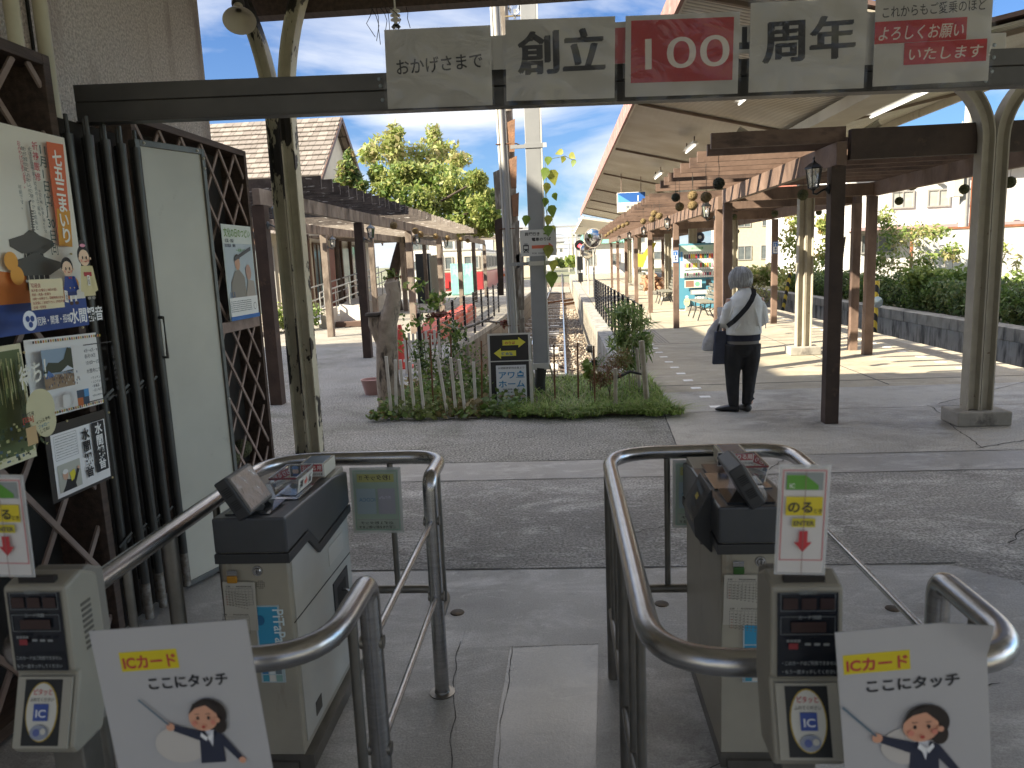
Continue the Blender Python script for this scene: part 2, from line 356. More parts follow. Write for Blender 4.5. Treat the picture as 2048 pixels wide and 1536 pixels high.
M_strip = floor_mat('strip_concrete', (.25,.242,.225), (.33,.32,.30), (.16,.155,.145), 120, .16, .50, (.46,.45,.43), .4)
M_asph = floor_mat('speckled_asphalt', (.175,.172,.155), (.25,.245,.225), (.12,.12,.095), 55, .75, .80, (.26,.25,.23), 1.0)
M_asphl = floor_mat('pale_asphalt', (.20,.185,.15), (.28,.26,.215), (.15,.14,.12), 60, .55, .85, (.34,.31,.26), .9)
M_plat = floor_mat('platform_concrete', (.31,.275,.205), (.39,.345,.26), (.235,.21,.165), 90, .22, .72, (.45,.40,.31), .5)
M_wallc = mat('stained_concrete', (.34,.33,.30), (.22,.21,.19), rough=.85, scale=2.5, bump=.4, third=((.10,.10,.095), 1.6, .50, .68, (3, 3, .7)))
M_dwallc = mat('dark_stained_concrete', (.30,.30,.285), (.38,.375,.35), rough=.85, scale=2.0, bump=.4, third=((.08,.08,.078), 1.3, .46, .60, (2.5, 2.5, .6)))
M_block = brick_mat('block_wall', (.20,.175,.14), (.15,.13,.105), (.08,.07,.06), .40, .19, .012, rot=(math.pi/2, 0, math.pi/2))
M_dirt = mat('soil', (.07,.055,.035), (.12,.095,.06), rough=.95, scale=8, bump=.6)
M_ball = mat('ballast_bed', (.16,.12,.085), (.27,.21,.15), rough=.95, scale=26, bump=1.0, bscale=45, bdist=.05, third=((.07,.05,.035), 1.2, .46, .62))
M_crack = plain('2b2a28', .95)
M_joint = mat('joint_line', (.075,.073,.068), rough=.9)

g = MB(); g.poly([(-700,-300,-1.3),(700,-300,-1.3),(700,900,-1.3),(-700,900,-1.3)], mat('open_ground', (.16,.15,.10), (.10,.12,.06), rough=.95, scale=.3, detail=8))
tag(g.build('ground'), kind='structure')
# concourse floor: one sheet of butted panels at z = 0 with a solid slab below
f = MB()
def sheet(pts, m, z=0.0): f.poly([(x, y, z) for x, y in pts], m)
R = [(2.30,-5),(2.30,2.9),(2.26,3.3),(2.16,3.62),(1.98,3.80),(1.75,3.83)]
sheet([(-9,-5)]+R+[(-9,3.83)], M_smooth)
sheet([(2.30,-5),(9,-5),(9,3.83),(1.75,3.83),(1.98,3.80),(2.16,3.62),(2.26,3.3),(2.30,2.9)], M_rough)
sheet([(-9,3.83),(9,3.83),(9,5.50),(-9,5.50)], M_rough)
sheet([(-9,5.50),(9,5.50),(9,6.02),(-9,6.02)], M_strip)
sheet([(-9,6.02),(0.93,6.02),(1.02,7.72),(-2.0,7.95),(-2.15,8.3),(-2.15,9.0),(-9,9.0)], M_asph)
sheet([(0.93,6.02),(9,6.02),(9,9.0),(5.93,9.0),(1.08,9.0),(1.02,7.72)], floor_mat('worn_concrete', (.30,.285,.25), (.40,.385,.345), (.20,.19,.17), 80, .35, .60, (.44,.425,.385), .7))
def wiggle(p, q, m, wd=.006, amp=.03, n=40, seed=1, z=.003):
    r = random.Random(seed); p = Vector((*p, 0)); q = Vector((*q, 0)); d = (q-p); s = Vector((-d.y, d.x, 0)).normalized(); o = 0; prev = None
    for i in range(n+1):
        o = o*.93+r.uniform(-amp, amp)*.28; c = p+d*i/n+s*o; k = wd*r.uniform(.5, 1.3); a, b = c-s*k/2, c+s*k/2
        if prev: f.poly([(prev[0].x,prev[0].y,z),(prev[1].x,prev[1].y,z),(b.x,b.y,z),(a.x,a.y,z)], m)
        prev = (a, b)
for i, (p, q, wd, am) in enumerate([((-2,3.83),(2,3.83),.012,.006),((-2.5,5.5),(5.5,5.5),.012,.004),((-2.5,6.02),(5.5,6.02),.010,.004),((.93,6.02),(1.03,7.8),.012,.004),
        ((.35,2.2),(1.6,2.72),.004,.03),((-.26,.9),(-.27,3.0),.003,.02),((-.27,3.0),(.11,3.02),.003,.008),((-.33,1.2),(-.50,3.05),.003,.03),((2.4,4.1),(3.6,5.4),.008,.05),((1.5,5.6),(1.75,6.0),.008,.04),
        ((3.3,6.1),(4.9,6.7),.010,.05),((.3,4.3),(1.0,4.7),.006,.04),((1.02,7.8),(5.9,7.75),.010,.006),((-1.9,6.3),(-.3,6.9),.006,.06),((3.85,7.9),(5.9,9.4),.010,.03),((3.7,7.85),(3.3,6.1),.008,.05)]):
    wiggle(p, q, M_crack if i > 3 else M_joint, wd, am, seed=i)
f.box(-9,-5,-1.3,9,3.83,-.02,M_wallc); f.box(-9,3.83,-1.3,9,7.7,-.02,M_wallc); f.box(-9,7.7,-1.3,-2.15,9.0,-.02,M_wallc)
f.poly([(-.255,.6,.002),(.035,.6,.002),(.05,2.0,.002),(.11,3.02,.002),(-.27,3.0,.002),(-.28,2.5,.002)], floor_mat('slick_patch', (.24,.25,.26), (.31,.32,.33), (.17,.175,.18), 120, .10, .22, (.38,.385,.39), .15))
tag(f.build('concourse_floor'), kind='structure')
d = MB()   # two drain caps let into the floor
for x, y in ((-.545, 3.33), (.43, 3.40), (1.47, 3.33)):
    t = MB().lathe([(.0,.0045),(.030,.0045),(.032,.0035),(.034,.0)], mat('dark_iron', (.05,.045,.04), (.12,.09,.06), rough=.6, metal=.6, scale=20), n=20)
    o = t.build('drain_cap'); o.location = (x, y, 0)
    tag(o, {-.545:'round dark drain cap in the floor just right of the left barrier', .43:'round dark drain cap in the floor inside the right barrier', 1.47:'round dark drain cap in the floor right of the right barrier rods'}[x], 'drain cap')
# left platform
LE = [(-2.15,8.3),(-2.1,10.1),(-2.12,15.4),(-1.76,22.2),(-1.62,38.),(-1.62,60)]
p = MB(); p.poly([(-2.15,9.0,0)]+[(x,y,0) for x,y in LE[1:3]]+[(-14,15.4,0),(-14,9.0,0),(-9,9,0)], M_asph)
p.poly([(-14,15.4,0)]+[(x,y,0) for x,y in LE[2:]]+[(-14,60,0)], M_asphl)
for (a, b), (c, e) in zip(LE[:-1], LE[1:]):
    p.poly([(a,b,-1.3),(c,e,-1.3),(c,e,-.12),(a,b,-.12)], M_block); p.poly([(a,b,-.12),(c,e,-.12),(c,e,0),(a,b,0)], M_wallc)
tag(p.build('platform_left'), kind='structure')
# right platform with joints, painted marks and an edge course
p = MB(); p.poly([(1.08,9,0),(5.93,9,0),(5.93,75,0),(1.08,75,0)], M_plat)
p.poly([(.80,10.1,.0),(1.0,10.1,.0),(1.08,10.1,0),(1.08,75,0),(.76,75,0),(.76,10.1,0)], M_wallc); p.poly([(1.02,7.72,0),(1.08,9,0),(1.08,10.1,0),(.95,10.1,0)], M_plat)
p.poly([(.76,75,-1.3),(.76,10.1,-1.3),(.76,10.1,0),(.76,75,0)], mat('cast_wall', (.36,.33,.27), (.27,.24,.19), rough=.85, scale=3, bump=.35, third=((.17,.14,.10), 1.5, .5, .66, (3, 3, .5))))
p.poly([(.76,10.1,-1.3),(1.08,10.1,-1.3),(1.08,10.1,0),(.76,10.1,0)], M_wallc)
p.poly([(5.93,9,-1.3),(5.93,75,-1.3),(5.93,75,0),(5.93,9,0)], M_wallc); p.poly([(9,9,-1.3),(5.93,9,-1.3),(5.93,9,0),(9,9,0)], M_wallc)
for y in np.arange(9.45, 60, 4.5): p.box(1.09,y,.0,5.92,y+.012,.003,M_joint)
for x in (3.85,): p.box(x,9.1,.0,x+.012,60,.0034,M_joint)
p.box(1.075,8.9,.0,1.09,60,.0037,M_joint)
for i in range(5): p.box(1.72+i*.06,14.2,.0,1.745+i*.06,60,.0025,mat('guide_groove', (.22,.20,.165), rough=.9))
for i in range(5): p.box(5.45+i*.06,11.,.0,5.475+i*.06,60,.0025,MATS['guide_groove'])
wm = mat('worn_white_paint', (.85,.85,.82), (.70,.69,.65), rough=.7, scale=30)
for i in range(40): p.box(1.55,8.00+i*.59,0,1.67,8.11+i*.59,.004,wm)
for i in range(40): p.box(5.18,9.5+i*.59,0,5.30,9.62+i*.59,.004,wm)
tag(p.build('platform_right'), kind='structure')
# track bed, rails
t = MB(); t.poly([(-2.2,7.7,-1.22),(.76,7.7,-1.22),(.76,90,-1.22),(-2.2,90,-1.22)], M_ball)
t.poly([(5.93,9,-1.2),(7.95,9,-1.2),(7.95,90,-1.2),(5.93,90,-1.2)], M_ball)
tag(t.build('track_bed'), kind='structure')
def stones(n, x0, x1, y0, y1, z, sz, pw=1.0):
    x = x0+(x1-x0)*npr.random(n); y = y0+(y1-y0)*npr.random(n)**pw; out = []
    b = MB(); base = np.array([(1,0,0),(0,1,0),(-1,0,0),(0,-1,0),(0,0,.8)])
    ms = [mat('ballast_stone_%d' % i, c, rough=.9) for i, c in enumerate(((.34,.29,.22),(.24,.19,.14),(.44,.40,.33),(.16,.12,.09)))]
    for k in range(n):
        a = rnd.random()*6.28; s = sz*rnd.uniform(.5, 1.4); ca, sa = math.cos(a), math.sin(a); zz = z+rnd.uniform(-.02, .03)
        vs = [(x[k]+s*(px*ca-py*sa)*rnd.uniform(.6,1.2), y[k]+s*(px*sa+py*ca)*rnd.uniform(.6,1.2), zz+s*pz) for px,py,pz in base]
        b.add(vs, [(0,1,4),(1,2,4),(2,3,4),(3,0,4)], ms[rnd.randrange(4)])
    return b
b = stones(7500, -1.95, .74, 14.5, 42, -1.205, .042, 1.7)
tag(b.build('ballast_gravel'), 'brown and grey ballast stones between the rails and the platform walls', 'gravel', kind='stuff')
M_rail = mat('rail_steel', (.45,.43,.40), (.25,.17,.11), rough=.3, metal=.9, scale=8); M_rust = mat('rust', (.20,.085,.035), (.10,.05,.03), rough=.85, scale=14, bump=.3); M_railtop = mat('polished_rail', (.75,.74,.72), rough=.22, metal=1)
rail_rails = thing('railway_track', 'straight single railway track running away from the planted bed', 'railway track', (-.49,14,-1.22))
def rail_mb(x0, y0, x1, y1, zt):
    b = MB(); b.bar((x0,y0,zt-.13),(x1,y1,zt-.13),.11,.02,M_rust); b.bar((x0,y0,zt-.085),(x1,y1,zt-.085),.02,.09,M_rust); b.bar((x0,y0,zt-.025),(x1,y1,zt-.025),.062,.034,M_rust); b.bar((x0,y0,zt-.004),(x1,y1,zt-.004),.05,.01,M_railtop); return b
for x in (.03, -1.04): rail_mb(x, 10.5, x, 140, -1.08).build('rail', rail_rails, world=True)
M_slp = mat('sleeper_timber', (.14,.11,.085), (.22,.18,.14), rough=.9, scale=6, bump=.3); M_slc = mat('sleeper_concrete', (.50,.49,.46), (.38,.37,.34), rough=.8, scale=9)
proto = None
for i in range(62):
    y = 14.2+i*.62
    m = M_slc if i % 7 in (0, 3) else M_slp
    b = MB(); b.box(-1.5,-.10,-.06,.5,.10,.045,m); o = b.build('sleeper', rail_rails, bevel=.01); o.location = (0+.49-.49, y-14, 0)
    if m is M_slc: o['label'] = 'pale concrete sleeper'
for y in (16.2, 18.9, 19.4, 22.5, 23.1, 27.6, 28.5, 31):
    b = MB(); b.box(-.19,-.09,0,.19,.09,.10,plain('e2e0da', .6)); o = b.build('marker_block', rail_rails, bevel=.01); o.location = (.15, y-14, .04)
# far crossing surface beyond the tracks
t = MB(); t.poly([(-30,62,-1.16),(.7,62,-1.16),(.7,75,-1.16),(-30,75,-1.16)], M_asphl); t.box(-30,60,-1.3,-1.62,62,-.0,M_wallc)
tag(t.build('crossing_road'), kind='structure')
for x0, y0, x1, y1 in ((-1.0,48,6,60),(0,46,7,58)):
    t = thing('crossing_rail', 'rusty rail of the side track curving off right' + (' nearer the viewer' if y0 == 46 else ' farther away'), 'rail', (x0,y0,-1.2)); rail_mb(x0,y0,x1,y1,-1.06).build('rail', t, world=True)
# planted bed at the end of the track
t = MB(); bed = [(-2.0,7.98),(-1.2,7.93),(.2,7.8),(1.0,7.75),(1.06,8.6),(.95,10.05),(-2.1,10.05),(-2.15,8.3)]
t.poly([(x,y,.05) for x,y in bed], M_dirt)
for (a,b_),(c,e) in zip(bed, bed[1:]+bed[:1]): t.poly([(a,b_,-1.3),(c,e,-1.3),(c,e,.05),(a,b_,.05)], M_dirt)
tag(t.build('planting_soil'), kind='structure')
t = MB(); t.bar((-2.05,10.08,.0),(.78,10.08,.0),.14,.16,M_slp)
tag(t.build('edging_timber'), 'weathered grey timber edging the far side of the planted bed', 'timber')
# second platform side: retaining wall beyond the far track
t = thing('retaining_wall', 'stained dark concrete retaining wall along the hedge', 'wall', (7.95,9,-1.2))
b = MB(); b.box(7.95,2,-1.3,8.25,70,-.14,M_dwallc); 
pass
b.build('wall', t, world=True)
b = MB()
for y in np.arange(2, 70, 4.0): b.box(7.90,y+.003,-.14,8.27,y+3.997,.10,M_wallc)
b.build('coping', t, world=True, bevel=.01)
b = MB(); b.poly([(8.2,0,.0),(40,0,.6),(40,90,.6),(8.2,90,.0)], mat('bank_soil', (.13,.11,.06), (.09,.10,.04), rough=.95, scale=2, detail=8))
tag(b.build('bank'), kind='structure')
# ------------------------------------------------------------------ station concourse: walls, roof, gate beam
M_stucco = mat('pebbled_stucco', (.78,.70,.65), (.50,.435,.40), rough=.85, scale=62, detail=2, pos=(.38,.62), bump=1.0, bscale=62, bdist=.03, third=((.40,.32,.29), 2.0, .52, .70, (2, 2, .35)))
M_dark = mat('dark_backing', (.018,.015,.013), (.03,.025,.02), rough=.9)
M_dkwood = mat('dark_stained_timber', (.045,.028,.02), (.09,.058,.042), rough=.65, scale=5, stretch=(6, .6, 6), bump=.3)
M_bar = mat('lattice_batten', (.23,.165,.135), (.31,.235,.195), rough=.7, scale=9, bump=.2)
M_beamAl = mat('dark_aluminium', (.07,.067,.064), (.095,.09,.086), rough=.42, metal=.5, scale=3)
M_white = mat('off_white_paint', (.56,.53,.44), (.47,.445,.37), rough=.42, scale=1.3, bump=.08, third=((.36,.33,.27), 3, .62, .80, (3, 3, .35)))
M_cream = mat('cream_paint', (.55,.50,.36), (.47,.42,.30), rough=.5, scale=4, bump=.1)
M_peel = mat('peeling_cream_paint', (.56,.52,.39), (.44,.41,.30), rough=.6, scale=5, bump=.5, bscale=20, third=((.03,.025,.02), 3.4, .545, .56, (1, 1, .55)))
M_peelb = mat('heavily_peeled_paint', (.48,.45,.33), (.36,.34,.25), rough=.6, scale=5, bump=.6, bscale=18, third=((.022,.02,.018), 2.6, .525, .54, (1.4, 1.4, .5)))
M_creamR = mat('cream_rail_paint', (.42,.39,.31), (.34,.31,.25), rough=.55, scale=4, bump=.2, third=((.13,.07,.04), 9, .66, .70))
M_conc = mat('base_concrete', (.36,.34,.30), (.26,.25,.22), rough=.85, scale=5, bump=.5, third=((.13,.12,.11), 3, .55, .66))
t = thing('station_building', 'tall station building wing with stippled brown grey stucco wall and cream pipes', 'building', (-2.75,3,0))
b = MB(); b.box(-9,-2,0,-2.75,6.05,5.6,M_stucco); b.build('wall', t, world=True)
b = MB(); b.box(-2.76,4.02,2.0,-2.738,4.035,5.6,M_crack); b.build('wall_groove', t, world=True)
b = MB(); b.box(-18,-14,0,-10.2,9.9,8.6,M_stucco)  # unseen block added to cast the long shade over bed and platforms
b.add([(-18.2,-14,7.9),(-9.6,-14,9.7),(-9.6,10.1,9.7),(-18.2,10.1,7.9),(-18.2,-14,8.1),(-9.6,-14,9.9),(-9.6,10.1,9.9),(-18.2,10.1,8.1)], [(0,3,2,1),(4,5,6,7),(0,1,5,4),(1,2,6,5),(2,3,7,6),(3,0,4,7)], M_dkwood); b.build('unseen_shadow_block', t, world=True)
for px in (25, 82):
    q = at(px, 30, X=-2.66); b = MB(); b.tube([(-2.66,q.y,2.45),(-2.66,q.y,4.2)], .036, M_cream, n=12); b.build('cream_pipe', t, world=True)
# roof over the concourse
t = thing('concourse_roof', 'dark timber roof edge over the concourse at the top', 'roof', (0,0,3.8))
b = MB(); b.box(-2.73,6.70,3.80,9,6.86,4.10,M_dkwood); b.build('edge_board', t, world=True)
b = MB(); b.box(-2.73,-2.6,4.0,9,6.69,4.10,mat('roof_underside', (.62,.60,.55), (.54,.52,.47), rough=.8, scale=1.2)); b.build('ceiling', t, world=True)
b = MB(); b.box(-2.73,-2.6,4.105,9.2,6.95,4.16,mat('roof_sheet', (.2,.2,.2), rough=.6, metal=.5)); b.build('covering', t, world=True)
for x in (-.35, 1.9, 4.2): b = MB(); b.box(x,-2.5,3.82,x+.12,6.69,3.998,M_dkwood); b.build('rafter', t, world=True)
# sweep an I-shaped rail profile along a path in the xz plane
IP = [(-.065,-.055),(-.065,-.043),(-.012,-.03),(-.012,.03),(-.065,.043),(-.065,.055),(.065,.055),(.065,.043),(.012,.03),(.012,-.03),(.065,-.043),(.065,-.055)]
def rail_sweep(b, path, m, prof=IP, k=1.0):
    rings = []
    for i, (x, z) in enumerate(path):
        x0, z0 = path[max(i-1,0)]; x1, z1 = path[min(i+1,len(path)-1)]; d = Vector((x1-x0, 0, z1-z0)).normalized(); n = Vector((d.z, 0, -d.x))
        rings.append([Vector((x, 0, z))+n*q*k+Vector((0, p*k, 0)) for p, q in prof])
    b.loft(rings, m, smooth=False)
def split_column(label, x, y, zs, r, sweep, zend, m1, m2, group=None, base=None, cat='column', slope=None):
    t = thing('split_column', label, cat, (x, y, 0), group)
    for s, m in ((-1, m1), (1, m2)):
        b = MB(); xx = s*.058; path = [(xx, base or 0)]+[(xx, (base or 0)+(zs-(base or 0))*i/4) for i in range(1, 5)]
        for i in range(1, 11):
            a = math.radians(sweep*i/10); path.append((xx+s*r*(1-math.cos(a)), zs+r*math.sin(a)))
        d = Vector((path[-1][0]-path[-2][0], path[-1][1]-path[-2][1])).normalized()
        if zend > path[-1][1]: k = (zend-path[-1][1])/d.y; path.append((path[-1][0]+d.x*k, zend))
        rail_sweep(b, path, m); b.build('rail_arm', t)
    if base:
        b = MB(); b.box(-.235,-.16,0,.235,.16,base,M_conc); b.build('plinth', t, bevel=.012)
    return t
split_column('peeling cream steel column forking at its top behind the dark beam on the left', -2.33, 6.5, 2.9, 2.6, 28, 4.0, M_peelb, M_peel)
# dark gate beam across the opening
bm0 = Vector((-2.12,3.342,2.335)); bm1 = Vector((2.6,3.73,2.335)); ba = math.atan2(bm1.y-bm0.y, bm1.x-bm0.x)
t = thing('gate_beam', 'long dark metal beam across the opening carrying the banners', 'beam', bm0, rz=ba); ln = (bm1-bm0).length
b = MB(); b.box(0,0,.0,ln,.06,.078,M_beamAl); b.box(0,.004,.078,ln,.06,.083,M_dark); b.box(0,0,.083,ln,.06,.155,M_beamAl); b.box(0,-.012,-.008,ln,.065,0,M_beamAl); b.build('channel', t, bevel=.002)
for px, py in ((758,158),(761,172),(765,200),(1993,88),(1992,113),(1988,141),(1975,160)):
    q = at(px, py, Y=3.45 if px < 1000 else 3.66); l = Matrix.Rotation(-ba, 3, 'Z') @ (q-bm0); b = MB(); b.ball((l.x,-.002,l.z), (.009,.005,.009), plain('8f979c',.3), 10, 6); b.build('screw', t)
# banners
GREY = 'd9d4cc'; INK = '24252c'; RED = 'b03238'
M_ban = mat('banner_paper', (.50,.48,.45), (.45,.435,.41), rough=.55, scale=2)
FILM = film('wrinkled_film', (.8,.8,.8), .015, .10, .7, 5.5)
def banner(name, label, BL, BR, TL, draw, Y=3.37, cover=True):
    o, r, tt = at(*BL, Y=Y), at(*BR, Y=Y), at(*TL, Y=Y); wd, ht = (r-o).length, (tt-o).length
    bd = Board(wd, ht, M_ban, .002); draw(bd, wd, ht)
    ob = bd.place(name, o, r-o, tt-o); tag(ob, label, 'banner', 'anniversary banners on the beam')
    if cover:
        c = MB(); nx, ny = 26, 18; rr = random.Random(len(label)); ph = [rr.uniform(0, 6) for _ in range(6)]
        def hz(u, v): 
            e = min(1, 4*v+.15)
            return .006+.006*math.sin(7*u+3*v+ph[0])*math.sin(5*v+ph[1])+(1-e)*.010*math.sin(14*u+ph[2])+.003*math.sin(19*u*v+ph[3])
        vs = [(-.01+(wd+.02)*i/nx, -.02+(ht+.03)*j/ny, hz(i/nx, j/ny)+.004) for j in range(ny+1) for i in range(nx+1)]
        c.add(vs, [(j*(nx+1)+i, j*(nx+1)+i+1, (j+1)*(nx+1)+i+1, (j+1)*(nx+1)+i) for j in range(ny) for i in range(nx)], FILM, True)
        k = c.build('plastic_cover', ob); 
    return ob
def d1(b, w, h): b.text('おかげさまで', w*.09, h*.44, h*.215, INK, .012, w=w*.83, rot=2.5)
def d2(b, w, h): [b.text('創立', w*.10+k*.004, h*.36+(k%2)*.004, w*.40, INK, .006, w=w*.79, rot=1) for k in range(4)]
def d3(b, w, h):
    b.rect(w*.05, h*.17, w*.95, h*.94, 'a8343a'); b.text('100', w*.06, h*.33, h*.55, GREY, 0.0, w=w*.86, rot=1)
def d4(b, w, h): [b.text('周年', w*.10+k*.004, h*.36+(k%2)*.004, w*.38, INK, .006, w=w*.79, rot=1.5) for k in range(4)]
def d5(b, w, h):
    b.text('これからもご愛乗のほど', w*.05, h*.745, h*.135, INK, .006, w=w*.90, rot=1.5)
    b.rect(w*.0, h*.46, w*.79, h*.70, RED); b.text('よろしくお願い', w*.02, h*.505, h*.17, GREY, .008, w=w*.74, shear=.15)
    b.rect(w*.26, h*.215, w*.97, h*.455, RED); b.text('いたします !', w*.28, h*.27, h*.155, GREY, .008, w=w*.72, shear=.15)
for nm, lb, q, fn in (('おかげさまで','paper banner on the beam reading おかげさまで, leftmost of the five',((776,218),(985,210),(766,60)),d1),
        ('創立','paper banner reading 創立 on the beam, just left of the red 100 banner',((1013,202),(1229,196),(1010,40)),d2),
        ('100','red banner on the beam with a big grey 100',((1250,194),(1475,187),(1250,32)),d3),
        ('周年','paper banner reading 周年 on the beam, just right of the red 100 banner',((1497,185),(1727,176),(1500,6)),d4),
        ('ご愛乗','banner on the beam with two red text blocks, rightmost of the five',((1745,173),(1976,161),(1765,-12)),d5)):
    banner('banner', lb, *q, fn)
for i, (x0, x1, y0, y1) in enumerate(((976,1018,72,140),(1222,1256,45,128),(1466,1508,52,108),(1728,1775,25,130))):
    o = at(x0, y1, Y=3.405); r = at(x1, y1-2, Y=3.405); tt = at(x0, y0, Y=3.405)
    bd = Board((r-o).length, (tt-o).length, M_ban, .002)
    if i == 1: bd.rect(0, .0, bd.w, bd.h*.86, 'a8565a')
    if i == 2: bd.rect(bd.w*.1, bd.h*.15, bd.w*.9, bd.h*.4, INK); bd.rect(bd.w*.4, bd.h*.4, bd.w*.65, bd.h*.95, INK)
    tag(bd.place('banner_backing', o, r-o, tt-o), ['grey backing sheet showing between the first two banners','reddish backing sheet just left of the 100 banner','backing sheet with dark strokes just right of the 100 banner','grey backing sheet left of the banner with red text blocks'][i], 'sheet')
# lattice boxes on the left wall
def lattice(label, X, y0, y1, z0, z1, depth, W, H, ph=0.0, mid=None, posts=()):
    t = thing('lattice_panel', label, 'lattice panel', (X, (y0+y1)/2, z0))
    b = MB(); b.box(X-depth,y0+.01,z0,X-depth+.02,y1-.01,z1,M_dark); b.build('backing', t, world=True)
    b = MB()
    for a in ((X-depth,y0,z0,X,y0+.045,z1),(X-depth,y1-.045,z0,X,y1,z1),(X-depth,y0+.045,z1-.045,X,y1-.045,z1),(X-depth,y0+.045,z0,X,y1-.045,z0+.045)): b.box(*a, M_dkwood)
    if mid: b.box(X-.05,y0+.045,mid-.04,X,y1-.045,mid+.04,M_bar)
    b.build('frame', t, world=True, bevel=.003)
    for s in (1, -1):
        bb = MB()
        c = -14.0
        while c < 22:
            # line z = z0 + s*H/W*(y-yc)
            yc = y0+c*W+ph*W; pts = []
            k = s*H/W
            ya, yb = y0+.045, y1-.045; za, zb = z0+.045, z1-.045
            if k > 0: lo = max(ya, yc+(za-z0)/k); hi = min(yb, yc+(zb-z0)/k)
            else: lo = max(ya, yc+(zb-z0)/k+(0)); hi = min(yb, yc+(za-z0)/k)
            if hi-lo > .02:
                bb.bar((X-.022-(.011 if s > 0 else 0), lo, z0+k*(lo-yc)), (X-.022-(.011 if s > 0 else 0), hi, z0+k*(hi-yc)), .01, .024, M_bar, up=(0,-k,1) if True else (0,0,1))
            c += 1
        bb.build('batten_layer', t, world=True)
    return t
for s in (0,): pass
lattice('tall dark lattice panel at the left edge with posters pinned on it', -2.05, 1.75, 3.10, 0.02, 2.545, .24, .34, .42, .55)
lattice('dark lattice panel behind the open white gate leaf', -2.50, 4.45, 6.10, 0.02, 2.60, .22, .28, .36, .3, mid=1.24)
# folding shutter rods
t = thing('folding_gate', 'folded dark accordion gate of upright rods left of the white gate leaf', 'folding gate', (-2.05,3.4,0))
M_rod = mat('dark_gate_rod', (.05,.049,.045), (.08,.076,.066), rough=.38, metal=.35, scale=6)
for i in range(8):
    y = 3.20+i*.062; x = -2.05+(.02 if i % 2 else -.03)
    b = MB(); b.tube([(x,y,.20),(x,y,2.26)], .020, M_rod, n=12); b.tube([(x,y,2.26),(x,y,2.34)], .009, M_rod, n=8); b.tube([(x,y,.02),(x,y,.20)], .020, mat('foot_galv', (.32,.30,.27), (.16,.13,.10), rough=.6, metal=.4, scale=30), n=10); b.tube([(x,y,2.20),(x,y,2.26)], .021, M_rod, n=10)
    b.build('rod', t, world=True)
for z in (.42, 1.1):
    for i in range(7):
        y = 3.16+i*.062; b = MB(); b.bar((-2.07,y,z),(-2.04,y+.062,z+.05),.008,.012,M_rod); b.build('link', t, world=True)
b = MB(); b.box(-2.16,3.10,0,-2.12,3.66,2.33,M_dark); b.build('back_channel', t, world=True)
# white gate leaf
a0 = Vector((-2.035,3.625,.0)); a1 = Vector((-1.885,4.03,.0)); ux = (a1-a0).normalized(); wd = (a1-a0).length
M = Matrix.Translation(a0) @ Matrix((ux, Vector((0,0,1)), ux.cross(Vector((0,0,1))))).transposed().to_4x4()
t = thing('gate_leaf', 'tall off white sheet metal gate leaf in a dark metal frame', 'gate leaf', a0); t.matrix_world = M
b = MB(); b.box(.02,.03,-.02,wd-.02,2.28,.0,M_white); b.build('panel', t)
fr = mat('gate_frame_metal', (.16,.155,.14), (.11,.105,.095), rough=.45, metal=.6)
b = MB(); b.box(0,.01,-.035,.028,2.30,.012,fr); b.box(wd-.022,.01,-.035,wd,2.30,.012,fr); b.box(.028,2.27,-.035,wd-.022,2.30,.012,fr); b.box(.028,.01,-.035,wd-.022,.035,.012,fr); b.build('frame', t, bevel=.002)
b = MB(); b.tube([(.012,1.24,.012),(.012,1.24,.05),(.012,1.44,.05),(.012,1.44,.012)], .008, fr, n=8); b.build('handle', t)
for x, y in ((.012,2.25),(.05,2.285),(wd-.05,2.285),(wd-.011,2.25),(wd-.011,2.2),(.012,.9),(wd-.011,.95),(.012,2.18)): b = MB(); b.ball((x,y,.013), .008, plain('b9b7ae', .3), 8, 5); b.build('rivet', t)
# ------------------------------------------------------------------ posters on the lattice
def px_local(X, y0, z0, ox, oy, sc):
    def f(a, b): q = at(ox+a/sc, oy+b/sc, X=X); return (q.y-y0, q.z-z0)
    return f
XP = -2.03
y0, z0 = at(-72, 690, X=XP).y, 1.44
p0 = at(163, 650, X=XP); pt = at(130, 282, X=XP); y1 = at(148, 450, X=XP).y+.012; z0 = p0.z-.004; z1 = pt.z+.012
b = Board(y1-y0, z1-z0, plain('e6e1d2')); P = px_local(XP, y0, z0, 0, 230, 3.4125)
def q4(b, P, pts, c): b.poly([P(*p) for p in pts][::-1], c)
b.poly([(0,0),(b.w,0),(b.w,.115),(0,.115)], '2b4a8f')
b.poly([(0,.115),(b.w*.86,.115),(b.w*.86,.155),(b.w*.52,.22),(0,.26)], 'd9823f')
# pagoda: roofs, walls, spire
cx = P(95, 0)[0]; zt = P(90, 800)[1]
for z, hw in ((P(0,905)[1], .125), (P(0,1065)[1], .15)):
    b.poly([(cx-hw, z+.005), (cx-hw*.55, z-.02), (cx+hw*.45, z-.02), (cx+hw, z+.012), (cx+hw*.95, z+.03), (cx+hw*.35, z+.05), (cx+.012, z+.068), (cx-.012, z+.068), (cx-hw*.35, z+.05), (cx-hw, z+.03)][::1], '55534c')
    b.rect(cx-hw*.45, z-.075, cx+hw*.40, z-.02, '3b3a36'); b.rect(cx-hw*.5, z-.045, cx+hw*.5, z-.036, 'cfc9b8')
    for k in range(5): b.rect(cx-hw*.4+k*hw*.19, z-.075, cx-hw*.37+k*hw*.19, z-.02, 'b9b3a2')
b.rect(cx-.004, zt, cx+.004, zt+.12, '4a4842')
for k in range(8): b.disc(cx, zt+.012+k*.010, .011, '5d5b54', ry=.003, n=12)
b.disc(cx, zt+.12, .004, '4a4842', n=10)
